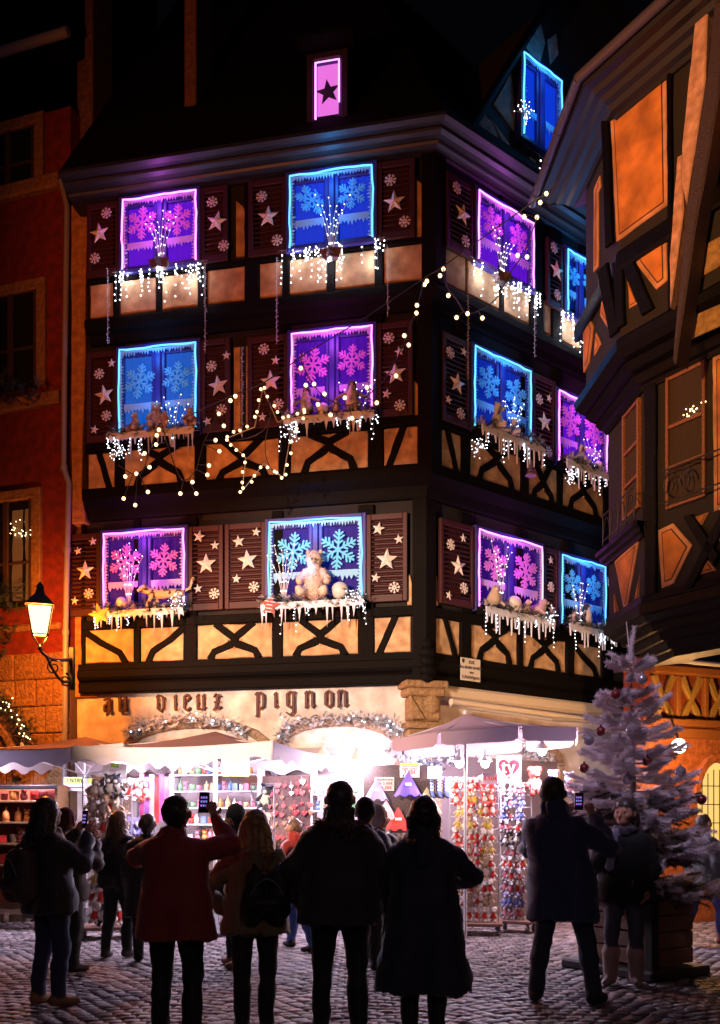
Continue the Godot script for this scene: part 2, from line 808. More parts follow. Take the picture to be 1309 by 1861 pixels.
func bay(parent: Node, f: Face, off: float, u0: float, u1: float, v0: float, v1: float, style: String) -> void:   # a plaster field with its braces
	var r := Rect2(u0, v0, u1 - u0, v1 - v0)
	part(parent, "plaster_panel", slab(rough(box_poly(r), 0.008), -0.02, 0.02, 0.012), plaster(), f.xf(off))
	var w := 0.105
	var xf := f.xf(off)
	var e := 0.02
	var m := timber()
	var brace := func(pts: Array, widths: Array, deep: float) -> void:
		part(parent, "brace", slab(rough(ribbon(PackedVector2Array(pts), widths), 0.006, 0.1), 0.0, deep, 0.01), m, xf)
	var a := Vector2(u0 - e, v0 - e)
	var b := Vector2(u1 + e, v0 - e)
	var c := Vector2(u1 + e, v1 + e)
	var d := Vector2(u0 - e, v1 + e)
	var mid := (a + c) / 2
	match style:
		"\\":
			brace.call([d.lerp(a, 0.05), d.lerp(b, 0.35) + Vector2(-0.03, -0.02), d.lerp(b, 0.7), b.lerp(a, 0.18)], [w], 0.045)
		"/":
			brace.call([c.lerp(b, 0.05), c.lerp(a, 0.35) + Vector2(0.03, -0.02), c.lerp(a, 0.7), a.lerp(b, 0.2)], [w], 0.045)
		"|/":
			brace.call([c.lerp(d, 0.42), a.lerp(b, 0.16)], [w * 0.95], 0.045)
		"\\|":
			brace.call([d.lerp(c, 0.42), b.lerp(a, 0.2)], [w * 0.95], 0.045)
		"X", "A":
			var h := mid + Vector2(0, (v1 - v0) * (0.02 if style == "X" else 0.2))
			var s := (u1 - u0) * 0.26
			brace.call([Vector2(mid.x - s, c.y), h + Vector2(-0.035, 0.06), h + Vector2(0.03, -0.05), Vector2(mid.x + s * 1.05, (h.y + a.y) / 2 - 0.02), Vector2(mid.x + s * 1.25, a.y)], [w, w * 1.05, w * 1.15, w, w * 1.2], 0.05)
			brace.call([Vector2(mid.x + s, c.y), h + Vector2(0.035, 0.06), h + Vector2(-0.03, -0.05), Vector2(mid.x - s * 1.05, (h.y + a.y) / 2 - 0.02), Vector2(mid.x - s * 1.25, a.y)], [w, w * 1.05, w * 1.15, w, w * 1.2], 0.044)
			for q in [Vector2(-0.105, 0), Vector2(0.105, 0), Vector2(0, -0.115)]:
				var st := kit()
				add_ball(st, Vector3(h.x + q.x, h.y + q.y, 0.03), Vector3(0.018, 0.018, 0.02), 8, 5)
				part(parent, "plaster_boss", done(st), plaster(), xf)


func timber_row(parent: Node, f: Face, off: float, u0: float, u1: float, v0: float, v1: float, bays: Array, post_top: float) -> void:   # bays: [px left, px right, style]; posts stand in the gaps
	var vm := (v0 + v1) / 2
	var py: float = MID.y - (vm - EYE.y) * FOCAL / 14.0
	var m := timber()
	var last := u0
	var spans := []
	for b in bays:
		var a := f.uv(off, b[0], _py(f, off, b[0], vm))
		var c := f.uv(off, b[1], _py(f, off, b[1], vm))
		bay(parent, f, off, a.x, c.x, v0, v1, b[2])
		spans.append([last, a.x])
		last = c.x
	spans.append([last, u1])
	for s in spans:
		if s[1] - s[0] > 0.05:
			var w: float = minf(s[1] - s[0], 0.3)
			var mid: float = (s[0] + s[1]) / 2
			if s[1] - s[0] > 0.6:
				for e in [s[0] + 0.1, s[1] - 0.1]:
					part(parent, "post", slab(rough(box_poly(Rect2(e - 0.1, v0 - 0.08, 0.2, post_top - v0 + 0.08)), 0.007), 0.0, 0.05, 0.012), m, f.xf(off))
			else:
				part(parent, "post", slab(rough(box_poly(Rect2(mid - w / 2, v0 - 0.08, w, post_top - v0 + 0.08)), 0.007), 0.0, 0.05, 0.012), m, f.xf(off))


func _py(f: Face, off: float, px: float, v: float) -> float:   # the photograph's row of a height on a wall
	var d := Vector3((px - MID.x) / FOCAL, 0, -1)
	var t := (f.o + f.n * off - EYE).dot(f.n) / Vector3(d.x, 0, d.z).dot(f.n)
	return MID.y - (v - EYE.y) * FOCAL / t


func rail(parent: Node, f: Face, off: float, u0: float, u1: float, v0: float, v1: float, deep := 0.058) -> void:
	part(parent, "rail", slab(rough(box_poly(Rect2(u0, v0, u1 - u0, v1 - v0)), 0.006, 0.4), 0.0, deep, 0.012), timber(), f.xf(off))


func corner_house() -> void:
	var h := thing("corner_house", "half-timbered corner house with coloured windows above the lettered shop wall", "house", Transform3D(Basis(main_l.u, UP, main_l.n), main_l.o))
	var m := timber()
	var core := mat("dark wall between timbers", Color(0.01, 0.006, 0.005), 0.85, "dirt", 1.5)
	var shop := mat("shop wall plaster", Color(0.8, 0.76, 0.76), 0.9, "dirt", 0.4, "bump", 0.3)
	var ends := [main_l.uv(-0.12, 131, 1290).x, main_l.uv(F1, 150, 1100).x, main_l.uv(F2, 158, 760).x, main_l.uv(F3, 162, 470).x]
	storey(h, -0.12, 0.0, 3.6, ends[0], shop, "ground_floor_wall")
	storey(h, F1 - 0.02, 3.62, 6.3, ends[1], core)
	storey(h, F2 - 0.02, 6.5, 8.95, ends[2], core)
	storey(h, F3 - 0.02, 9.1, 10.95, ends[3], core)
	# beams between the storeys and the cornice under the roof
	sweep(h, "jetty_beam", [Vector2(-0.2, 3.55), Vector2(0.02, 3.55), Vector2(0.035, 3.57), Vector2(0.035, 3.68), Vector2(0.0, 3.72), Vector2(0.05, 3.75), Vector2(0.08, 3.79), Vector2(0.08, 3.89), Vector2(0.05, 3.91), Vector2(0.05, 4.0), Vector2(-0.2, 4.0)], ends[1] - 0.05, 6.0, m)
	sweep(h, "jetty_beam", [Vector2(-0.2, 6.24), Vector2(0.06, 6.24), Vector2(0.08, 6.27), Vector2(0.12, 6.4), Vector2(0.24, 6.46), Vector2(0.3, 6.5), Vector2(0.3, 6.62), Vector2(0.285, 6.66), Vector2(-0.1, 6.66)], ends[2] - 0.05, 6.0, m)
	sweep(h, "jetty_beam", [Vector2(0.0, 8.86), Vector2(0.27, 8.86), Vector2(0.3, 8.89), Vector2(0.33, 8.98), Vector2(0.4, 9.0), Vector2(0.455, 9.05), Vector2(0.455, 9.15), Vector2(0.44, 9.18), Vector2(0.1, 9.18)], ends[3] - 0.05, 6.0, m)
	var gray := mat("weathered cornice paint", Color(0.022, 0.02, 0.022), 0.48, "grain", 1.2)
	sweep(h, "cornice", [Vector2(0.2, 10.930), Vector2(0.42, 10.930), Vector2(0.46, 10.950), Vector2(0.46, 10.970), Vector2(0.5, 10.980), Vector2(0.56, 11.000), Vector2(0.58, 11.030), Vector2(0.56, 11.040), Vector2(0.66, 11.050), Vector2(0.72, 11.075), Vector2(0.73, 11.105), Vector2(0.7, 11.120), Vector2(0.8, 11.130), Vector2(0.86, 11.160), Vector2(0.86, 11.210), Vector2(0.82, 11.230), Vector2(0.2, 11.230)], ends[3] - 0.25, 6.0, gray)
	# roof
	var st := kit()
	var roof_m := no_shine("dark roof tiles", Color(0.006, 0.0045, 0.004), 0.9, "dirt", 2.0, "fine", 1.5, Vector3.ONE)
	var e0 := main_l.at(Vector2(ends[3] - 0.25, 11.21), 0.84)
	var e1 := corner_point(0.84, 11.21)
	var e2 := main_r.at(Vector2(6.0, 11.21), 0.84)
	var r0 := main_l.at(Vector2(ends[3] - 0.25, 18.4), -4.2)
	var r1 := corner_point(-4.2, 18.4)
	quad(st, e0, e1, r1, r0)
	tri(st, e1, e2, r1)
	tri(st, e2, main_r.at(Vector2(6.0, 11.21), -3.5), r1)
	tri(st, e0, r0, main_l.at(Vector2(ends[3] - 0.25, 11.21), -4.2))
	part(h, "roof", done(st), roof_m)
	# chimneys and the rendered party wall over the roof
	var ch := mat("brown chimney render", Color(0.2, 0.1, 0.085), 0.9, "dirt", 1.2, "bump", 1.0)
	for c in [[330.0, 352.0, 262.0, -0.1, 18.5], [134.0, 163.0, 300.0, -0.1, 18.6]]:
		var a := main_l.uv(c[3], c[0], c[2])
		var b := main_l.uv(c[3], c[1], c[2])
		st = kit()
		add_box(st, Vector3((a.x + b.x) / 2, (a.y + c[4]) / 2 - 0.4, -0.45), Vector3(b.x - a.x, c[4] - a.y + 0.8, 0.7), 0.02)
		part(h, "chimney", done(st), ch, main_l.xf(c[3]))
	# the painted strip of older wall at the left end
	var strip := kit()
	var sp := PackedVector2Array()
	for q in [[131, 375], [161, 375], [158, 500], [157, 640], [152, 800], [150, 890], [154, 925], [157, 950], [132, 952], [131, 700]]:
		sp.append(main_l.uv(0.1, q[0], q[1]))
	add_slab(strip, rough(sp, 0.006, 0.3), -0.4, 0.03, 0.01)
	part(h, "quoin_strip", done(strip), mat("ochre render", Color(0.55, 0.27, 0.1), 0.9, "dirt", 1.1, "bump", 1.2), main_l.xf(0.1))
	strip = kit()
	var lw: float = main_l.uv(-0.1, 126, 1100).x
	add_box(strip, Vector3((lw + ends[1]) / 2 + 0.1, 4.9, -0.25), Vector3(ends[1] - lw + 0.25, 2.8, 0.5), 0.01)
	part(h, "quoin_strip", done(strip), mats["ochre render"], main_l.xf(-0.06))

	# timber frames, floor by floor
	var cl := -0.14 + F1 * BEND
	timber_row(h, main_l, F1, ends[1], F1 * BEND - 0.16, 4.02, 4.53, [[157, 245, "\\"], [257, 335, "/"], [360, 496, "X"], [515, 652, "X"], [681, 747, "|/"]], 6.2)
	rail(h, main_l, F1, ends[1], F1 * BEND, 4.54, 4.68)
	timber_row(h, main_r, F1, 0.16, 6.0, 4.02, 4.53, [[787, 834, "\\|"], [854, 938, "A"], [948, 1026, "A"], [1041, 1090, "\\"]], 6.2)
	rail(h, main_r, F1, 0.0, 6.0, 4.54, 4.68)
	timber_row(h, main_l, F2, ends[2], F2 * BEND - 0.16, 6.64, 7.2, [[162, 210, "\\|"], [228, 355, "A"], [376, 508, "X"], [529, 670, "A"], [698, 760, "|/"]], 8.85)
	rail(h, main_l, F2, ends[2], F2 * BEND, 7.22, 7.35)
	timber_row(h, main_r, F2, 0.16 - F2 * BEND, 6.0, 6.64, 7.2, [[793, 836, "\\|"], [852, 944, "A"], [958, 1010, "X"], [1020, 1094, "A"]], 8.85)
	rail(h, main_r, F2, -F2 * BEND, 6.0, 7.22, 7.35)
	timber_row(h, main_l, F3, ends[3], F3 * BEND - 0.2, 9.22, 9.71, [[165, 208, ""], [220, 285, ""], [296, 361, ""], [378, 446, ""], [473, 514, ""], [527, 595, ""], [610, 682, ""], [698, 770, ""]], 10.92)
	rail(h, main_l, F3, ends[3], F3 * BEND, 9.72, 9.79)
	timber_row(h, main_r, F3, 0.2 - F3 * BEND, 6.0, 9.22, 9.71, [[803, 845, ""], [849, 906, ""], [913, 960, ""], [985, 1000, ""], [1018, 1052, ""]], 10.92)
	rail(h, main_r, F3, -F3 * BEND, 6.0, 9.72, 9.79)
	# corner posts
	for c in [[F1, 3.6, 6.3], [F2, 6.6, 8.9], [F3, 9.15, 10.95]]:
		st = kit()
		var k := corner_point(c[0] + 0.07, 0)
		var a := main_l.at(Vector2(c[0] * BEND - 0.17, 0), c[0] + 0.065)
		var b := main_r.at(Vector2(-c[0] * BEND + 0.17, 0), c[0] + 0.065)
		var back := corner_point(c[0] - 0.1, 0)
		var ring := [a, k, b, main_r.at(Vector2(-c[0] * BEND + 0.17, 0), c[0] - 0.1), back, main_l.at(Vector2(c[0] * BEND - 0.17, 0), c[0] - 0.1)]
		for i in 6:
			quad(st, ring[i] + UP * c[1], ring[(i + 1) % 6] + UP * c[1], ring[(i + 1) % 6] + UP * c[2], ring[i] + UP * c[2])
		for i in range(1, 5):
			tri(st, ring[0] + UP * c[2], ring[i] + UP * c[2], ring[i + 1] + UP * c[2])
			tri(st, ring[0] + UP * c[1], ring[i + 1] + UP * c[1], ring[i] + UP * c[1])
		part(h, "corner_post", done(st), m)
	# carved bracket at the foot of the corner post
	st = kit()
	var base := corner_point(0.1, 0)
	var front := (main_l.n + main_r.n).normalized()
	var sidev := UP.cross(front)
	for q in [[3.62, 0.07, 0.1], [3.72, 0.1, 0.13], [3.86, 0.07, 0.11], [3.98, 0.1, 0.13], [4.1, 0.06, 0.08]]:
		add_ball(st, base + UP * q[0], Vector3(q[2], 0.09, q[1]), 10, 6, Basis(sidev, UP, front))
	part(h, "carved_bracket", done(st), m)
	# slivers of plaster beside the shutters
	for s in [[main_l, F3, 430, 450, 365, 466, true], [main_l, F3, 757, 779, 325, 442, true], [main_l, F2, 426, 438, 632, 795, false], [main_l, F2, 448, 458, 630, 795, false], [main_l, F2, 752, 764, 690, 770, true], [main_l, F1, 741, 749, 1040, 1100, true], [main_r, F1, 788, 795, 1040, 1100, true], [main_r, F1, 786, 790, 960, 1030, true], [main_l, F1, 688, 715, 936, 946, false], [main_r, F3, 802, 806, 360, 420, false], [main_r, F2, 793, 797, 725, 770, false]]:
		var f: Face = s[0]
		var r := f.rect(s[1], s[2], s[4], s[3], s[5])
		var p := box_poly(r)
		if s[6]:
			p = PackedVector2Array([r.position, Vector2(r.end.x, r.position.y), Vector2(r.end.x, r.end.y - r.size.y * 0.35), Vector2(r.end.x - r.size.x * 0.35, r.end.y - r.size.y * 0.12), Vector2(r.position.x, r.end.y)])
		part(h, "plaster_panel", slab(rough(p, 0.004), -0.02, 0.024, 0.008), plaster(), f.xf(s[1]))
	gable(h)
	roof_dormer(h)
	# stone corbel under the corner
	st = kit()
	var stone := mat("yellow sandstone", Color(0.42, 0.26, 0.12), 0.85, "dirt", 2.0, "bump", 2.0)
	var tb := Basis(sidev, UP, front)
	var cp := corner_point(-0.12, 0)
	for q in [[3.53, 0.66, 0.1, 0.5], [3.42, 0.58, 0.12, 0.42], [3.18, 0.46, 0.36, 0.34], [2.94, 0.56, 0.1, 0.36], [2.7, 0.52, 0.36, 0.3]]:
		add_box(st, cp + UP * q[0] + front * 0.02, Vector3(q[1], q[2], q[3]), 0.025, tb)
	add_ball(st, cp + UP * 3.24 + front * 0.16 + sidev * 0.1, Vector3(0.13, 0.16, 0.1), 12, 8, tb)
	add_slab(st, PackedVector2Array([Vector2(-0.24, 3.36), Vector2(-0.24, 3.02), Vector2(-0.02, 3.02)]), 0.1, 0.24, 0.01, Transform3D(tb, cp))
	part(h, "stone_corbel", done(st), stone)


func gable(h: Node) -> void:   # the gabled dormer on the side street
	var f := main_r
	var off := 0.5
	var p := px_poly(f, off, [[858, 232], [985, 20], [1075, -60], [1160, 40], [1130, 470], [985, 372]])
	var st := kit()
	add_slab(st, p, -2.5, 0.0)
	part(h, "gable_wall", done(st), mats["dark wall between timbers"], f.xf(off))
	for q in [[[865, 218], [880, 209], [895, 225], [927, 312], [900, 290], [872, 258]], [[887, 212], [925, 262], [940, 318], [918, 270]], [[895, 190], [929, 130], [935, 205], [934, 240]], [[950, 78], [978, 28], [990, 80], [980, 118]], [[995, 72], [1010, 60], [1014, 100], [1000, 118]], [[962, 285], [972, 292], [978, 345], [958, 318]], [[985, 310], [1008, 330], [1010, 365], [988, 350]], [[1018, 335], [1034, 350], [1036, 385], [1020, 372]]]:
		part(h, "plaster_panel", slab(rough(px_poly(f, off, q), 0.006, 0.15), -0.02, 0.02, 0.01), mat("grey plaster", Color(0.4, 0.33, 0.28), 0.9, "dirt", 1.0), f.xf(off))
	st = kit()
	add_tube(st, [f.at(f.uv(off, 846, 240), off + 0.1), f.at(f.uv(off, 988, 12), off + 0.1), f.at(f.uv(off, 1080, -75), off + 0.1)], 0.07, 0.07, 4)
	part(h, "barge_board", done(st), timber())


func roof_dormer(h: Node) -> void:   # the small dormer whose window shines pink
	var off := 0.62
	var f := main_l
	var r := f.rect(off, 557, 92, 632, 222)
	var st := kit()
	var fr := mat("dormer boards", Color(0.05, 0.03, 0.035), 0.6, "grain", 1.0)
	var w := 0.1
	for q in [Rect2(r.position.x, r.position.y, w, r.size.y), Rect2(r.end.x - w, r.position.y, w, r.size.y), Rect2(r.position.x + w, r.end.y - w, r.size.x - 2 * w, w), Rect2(r.position.x + w, r.position.y, r.size.x - 2 * w, 0.05)]:
		add_slab(st, box_poly(q), -1.6, 0.0, 0.012)
	add_slab(st, box_poly(r), -1.7, -1.6)
	part(h, "dormer_wall", done(st), fr, f.xf(off))
	st = kit()
	for i in 5:
		add_box(st, Vector3(r.get_center().x, r.end.y + 0.05 + i * 0.075, 0.12 - i * 0.12), Vector3(r.size.x + 0.22 - i * 0.03, 0.07, 0.3), 0.01)
	add_box(st, Vector3(r.get_center().x, r.end.y + 0.2, -0.9), Vector3(r.size.x + 0.1, 0.5, 1.4), 0.02)
	part(h, "dormer_roof", done(st), mats["dark roof tiles"], f.xf(off))
	# a lit blind in the opening, with a dark star on it
	var inner := Rect2(r.position.x + w, r.position.y + 0.05, r.size.x - 2 * w, r.size.y - w - 0.05)
	var win := Node3D.new()
	win.name = "window"
	h.add_child(win)
	part(win, "lit_blind", slab(box_poly(inner), -0.1, -0.08), glow("pink lit blind", Color(0.8, 0.16, 0.72), 1.0), f.xf(off))
	st = kit()
	for q in [Rect2(inner.position.x, inner.position.y, 0.04, inner.size.y), Rect2(inner.end.x - 0.04, inner.position.y, 0.04, inner.size.y), Rect2(inner.position.x + 0.04, inner.end.y - 0.04, inner.size.x - 0.08, 0.04)]:
		add_slab(st, box_poly(q), -0.08, -0.03, 0.008)
	part(win, "frame", done(st), light_tinted_frame(), f.xf(off))
	var c := inner.get_center()
	solo("star_silhouette", star_mesh(0.19, 0.03), mat("black card", Color(0.01, 0.008, 0.01), 0.8), f.xf(off) * Transform3D(Basis(Vector3(0, 0, 1), 0.12), Vector3(c.x, c.y, -0.07)), "dark five-pointed star hung in the pink roof dormer window", "star")
	var t := thing("rope_light", "pink light tube round the roof dormer window", "light tube", f.xf(off).translated_local(Vector3(c.x, inner.position.y, -0.04)), "light tubes round the windows")
	st = kit()
	var i0 := inner.grow(-0.03)
	add_tube(st, [Vector3(i0.position.x, i0.position.y, -0.02), Vector3(i0.position.x, i0.end.y, -0.02), Vector3(i0.end.x, i0.end.y, -0.02), Vector3(i0.end.x, i0.position.y + 0.2, -0.02)], 0.014, 0.014, 6)
	part(t, "tube", done(st), glow("violet light tube", Color(1.0, 0.3, 1.0), 2.6), f.xf(off))
	lamp("rope_light_glow", f.at(c, off + 0.2), Color(0.88, 0.38, 1.0), 0.03, 0.1, 4.0)


# ---------------------------------------------------------------- windows, shutters and what hangs on them

# name: [front, juts out, px left, px right, sill height, head height, light, shutter px left .. right, shutter px left .. right]
func window_table() -> Dictionary:
	return {
		"leopard window": [main_l, F1, 193, 341, 4.78, 6.02, "violet", [127, 187], [346, 409]],
		"polar bear window": [main_l, F1, 491, 662, 4.78, 6.02, "blue", [412, 486], [668, 742]],
		"seal window": [main_r, F1, 860, 977, 4.78, 5.98, "violet", [794, 856], [982, 1008]],
		"little penguin window": [main_r, F1, 1011, 1092, 4.78, 5.94, "blue", [], [1097, 1112]],
		"teddy pile window": [main_l, F2, 221, 363, 7.38, 8.72, "blue", [162, 217], [369, 421]],
		"penguin family window": [main_l, F2, 532, 681, 7.38, 8.68, "violet", [453, 527], [687, 752]],
		"climbing teddy window": [main_r, F2, 852, 956, 7.34, 8.56, "blue", [798, 848], [961, 1003]],
		"spray light window": [main_r, F2, 1005, 1094, 7.30, 8.46, "violet", [], []],
		"violet top window": [main_l, F3, 227, 363, 9.82, 10.88, "violet", [163, 222], [368, 417]],
		"blue top window": [main_l, F3, 529, 682, 9.82, 10.88, "blue", [455, 524], [688, 756]],
		"violet side top window": [main_r, F3, 859, 961, 9.72, 10.74, "violet", [805, 855], []],
		"half hidden blue top window": [main_r, F3, 1021, 1075, 9.66, 10.66, "blue", [988, 1016], []],
	}


func light_tinted_frame() -> Material:  # the blue of the light tubes is put into the frame colour
	return mat("frame tinted with blue light", Color(0.035, 0.03, 0.2), 0.4)


func box_of(f: Face, off: float, w: Array) -> Rect2:
	var vm: float = (w[4] + w[5]) / 2
	var a := f.uv(off, w[2], _py(f, off, w[2], vm)).x
	var b := f.uv(off, w[3], _py(f, off, w[3], vm)).x
	return Rect2(a, w[4], b - a, w[5] - w[4])


func windows_and_shutters() -> void:
	var h := get_node("corner_house")
	var t := window_table()
	for n in t:
		var w: Array = t[n]
		var r := box_of(w[0], w[1], w)
		casement_window(h, w[0], w[1], r, w[6], {"teddy pile window": "cyan", "violet top window": "bright", "blue top window": "bright", "penguin family window": "half", "climbing teddy window": "half", "spray light window": "bright", "violet side top window": "bright"}.get(n, "dark"))
		rope_light(w[0], w[1] + 0.0, r, w[6], "%s light tube with frost fringe round the %s" % [w[6], n])
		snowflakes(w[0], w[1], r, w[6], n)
		for s in 2:
			var px: Array = w[7 + s]
			if px.size():
				var a: float = w[0].uv(w[1], px[0], _py(w[0], w[1], px[0], r.get_center().y)).x
				var b: float = w[0].uv(w[1], px[1], _py(w[0], w[1], px[1], r.get_center().y)).x
				shutter(h, w[0], w[1], Rect2(a, w[4] - 0.03, b - a, w[5] - w[4] + 0.05))
	# the window in the gable
	var f := main_r
	var r := f.rect(0.5, 941, 112, 1012, 275)
	r.size.y = 1.25
	casement_window(h, f, 0.5, r, "blue", "bright")
	rope_light(f, 0.5, r, "blue", "blue light tube round the window in the dark gable")


func casement_window(h: Node, f: Face, off: float, r: Rect2, light: String, lit: String) -> void:
	var xf := f.xf(off)
	var m := light_tinted_frame()
	var st := kit()
	var win := Node3D.new()
	var c: int = h.get_meta("_windows", 0)
	h.set_meta("_windows", c + 1)
	win.name = "casement_window" if c == 0 else "casement_window_%03d" % c
	h.add_child(win)
	win.transform = (h as Node3D).global_transform.affine_inverse() * f.xf(off).translated_local(Vector3(r.get_center().x, r.position.y, 0))
	var b := 0.05                 # boards round the opening
	var R := r.grow(b)
	for q in [Rect2(R.position.x, R.position.y, b + 0.01, R.size.y), Rect2(R.end.x - b - 0.01, R.position.y, b + 0.01, R.size.y)]:
		add_slab(st, box_poly(q), -0.02, 0.11, 0.01)
	for q in [Rect2(r.position.x + 0.01, R.end.y - b - 0.01, r.size.x - 0.02, b + 0.01), Rect2(r.position.x + 0.01, R.position.y, r.size.x - 0.02, b + 0.01)]:
		add_slab(st, box_poly(q), -0.02, 0.108, 0.01)
	add_slab(st, box_poly(Rect2(r.get_center().x - 0.045, r.position.y + 0.01, 0.09, r.size.y - 0.02)), 0.0, 0.095, 0.012)
	part(win, "frame", done(st), m, xf)
	var half := r.size.x / 2 - 0.055
	for s in 2:
		var x0 := r.position.x + 0.01 if s == 0 else r.get_center().x + 0.045
		var q := Rect2(x0, r.position.y + 0.01, half, r.size.y - 0.02)
		st = kit()
		var k := 0.065
		for e in [Rect2(q.position, Vector2(k, q.size.y)), Rect2(q.end.x - k, q.position.y, k, q.size.y)]:
			add_slab(st, box_poly(e), 0.01, 0.07, 0.014)
		for e in [Rect2(q.position.x + k, q.position.y, q.size.x - 2 * k, k), Rect2(q.position.x + k, q.end.y - k - 0.03, q.size.x - 2 * k, k + 0.03), Rect2(q.position.x + k, q.position.y + q.size.y * 0.34, q.size.x - 2 * k, 0.035)]:
			add_slab(st, box_poly(e), 0.012, 0.066, 0.012)
		part(win, "casement", done(st), m, xf)
		var g := mat("window glass", Color(0.02, 0.02, 0.03), 0.05)
		g.transparency = BaseMaterial3D.TRANSPARENCY_ALPHA
		g.albedo_color.a = 0.03
		g.metallic_specular = 0.3
		var lower := Rect2(q.position.x + k, q.position.y + k, q.size.x - 2 * k, q.size.y * 0.34 - k)
		var upper := Rect2(q.position.x + k, q.position.y + q.size.y * 0.34 + 0.035, q.size.x - 2 * k, q.size.y * 0.66 - k - 0.065)
		for e in [lower, upper]:
			part(win, "pane", slab(box_poly(e), 0.04, 0.044), g, xf)
		# a curtain behind the glass, glowing itself in place of room light
		st = kit()
		st.set_smooth_group(5)
		var n := 14
		for i in n:
			for j in [0]:
				var xa := q.position.x + k + (q.size.x - 2 * k) * i / n
				var xb := q.position.x + k + (q.size.x - 2 * k) * (i + 1) / n
				var za := 0.018 + 0.012 * sin(i * 1.9)
				var zb := 0.018 + 0.012 * sin((i + 1) * 1.9)
				quad(st, Vector3(xa, q.position.y + k, za), Vector3(xb, q.position.y + k, zb), Vector3(xb, q.end.y - k, zb), Vector3(xa, q.end.y - k, za))
		part(win, "lit_curtain", done(st), curtain_glow(light, lit), xf)
		# foam frost along each casement bar, tube light put into its colour
		var teeth := PackedVector2Array([Vector2(lower.position.x, lower.end.y + 0.05), Vector2(lower.position.x, lower.end.y - 0.03)])
		var tn := 8
		for i in tn:
			teeth.append(Vector2(lower.position.x + lower.size.x * (i + 0.5) / tn, lower.end.y - 0.05 - rng.randf() * 0.07))
			teeth.append(Vector2(lower.position.x + lower.size.x * (i + 1.0) / tn, lower.end.y - 0.03))
		teeth.append(Vector2(lower.end.x, lower.end.y + 0.05))
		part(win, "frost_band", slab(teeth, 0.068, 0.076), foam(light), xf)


func curtain_glow(light: String, lit: String) -> Material:
	var power: float = {"dark": 0.22, "half": 0.55, "bright": 1.1, "cyan": 0.75}[lit]
	var m := glow("%s lit curtain %s" % [light, lit], Color(0.09, 0.004, 0.5) if light == "violet" else Color(0.004, 0.13, 0.62) if lit == "cyan" else Color(0.002, 0.03, 0.5), power)
	m.albedo_color = Color(0.2, 0.15, 0.4)
	m.metallic_specular = 0.1
	m.roughness = 0.9
	return m


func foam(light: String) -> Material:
	return mat("foam tinted with violet light", Color(0.55, 0.36, 0.72), 0.8) if light == "violet" else mat("foam tinted with blue light", Color(0.26, 0.52, 0.76), 0.8)


func rope_light(f: Face, off: float, r: Rect2, light: String, label: String) -> void:
	var t := thing("rope_light", label, "light tube", f.xf(off).translated_local(Vector3(r.get_center().x, r.position.y, 0.11)), "light tubes round the windows")
	var c := Color(1.0, 0.3, 1.0) if light == "violet" else Color(0.12, 0.62, 1.0)
	var m := glow(light + " light tube", c, 1.9)
	var st := kit()
	var z := 0.118
	var i := 0.015
	var pts := []
	var a := [Vector2(r.position.x + i, r.position.y + i), Vector2(r.position.x + i, r.end.y - i), Vector2(r.end.x - i, r.end.y - i), Vector2(r.end.x - i, r.position.y + i)]
	for k in 3:
		for j in 9:
			var w := sin(j * PI / 9.0 * 3 + k * 2) * 0.006 + rng.randf_range(-0.006, 0.006)
			pts.append(Vector3(a[k].lerp(a[k + 1], j / 9.0).x + w, a[k].lerp(a[k + 1], j / 9.0).y + w, z))
	pts.append(Vector3(a[3].x, a[3].y, z))
	add_tube(st, pts, 0.013, 0.013, 6)
	part(t, "tube", done(st), m, f.xf(off))
	# foam frost fringe just inside the tube, its colour tinted with that light
	var p := PackedVector2Array()
	var x0 := r.position.x + 0.03
	var x1 := r.end.x - 0.03
	var y1 := r.end.y - 0.03
	var y0 := r.position.y + 0.04
	p.append_array([Vector2(x0, y0), Vector2(x0 + 0.012, y0)])
	var n := int((y1 - y0) / 0.05)
	for k in n:
		p.append(Vector2(x0 + 0.03 + rng.randf() * 0.045, lerpf(y0, y1 - 0.07, (k + 0.5) / n)))
		p.append(Vector2(x0 + 0.012, lerpf(y0, y1 - 0.07, (k + 1.0) / n)))
	n = int((x1 - x0) / 0.045)
	for k in n:
		p.append(Vector2(lerpf(x0 + 0.03, x1 - 0.03, (k + 0.5) / n), y1 - 0.04 - rng.randf() * 0.06))
		p.append(Vector2(lerpf(x0 + 0.03, x1 - 0.03, (k + 1.0) / n), y1 - 0.022))
	n = int((y1 - y0) / 0.05)
	for k in n:
		p.append(Vector2(x1 - 0.03 - rng.randf() * 0.045, lerpf(y1 - 0.07, y0, (k + 0.5) / n)))
		p.append(Vector2(x1 - 0.012, lerpf(y1 - 0.07, y0, (k + 1.0) / n)))
	p.append_array([Vector2(x1, y0), Vector2(x1, y1), Vector2(x0, y1)])
	p.reverse()
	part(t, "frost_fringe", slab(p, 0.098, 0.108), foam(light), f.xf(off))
	var lc := Color(0.88, 0.38, 1.0) if light == "violet" else Color(0.22, 0.62, 1.0)
	lamp("rope_light_glow", f.at(Vector2(r.get_center().x, r.end.y - 0.12), off + 0.34), lc, 0.24, 0.12, 4.0)
	lamp("rope_light_glow", f.at(Vector2(r.get_center().x, r.position.y + r.size.y * 0.4), off + 0.42), lc, 0.2, 0.12, 4.0)


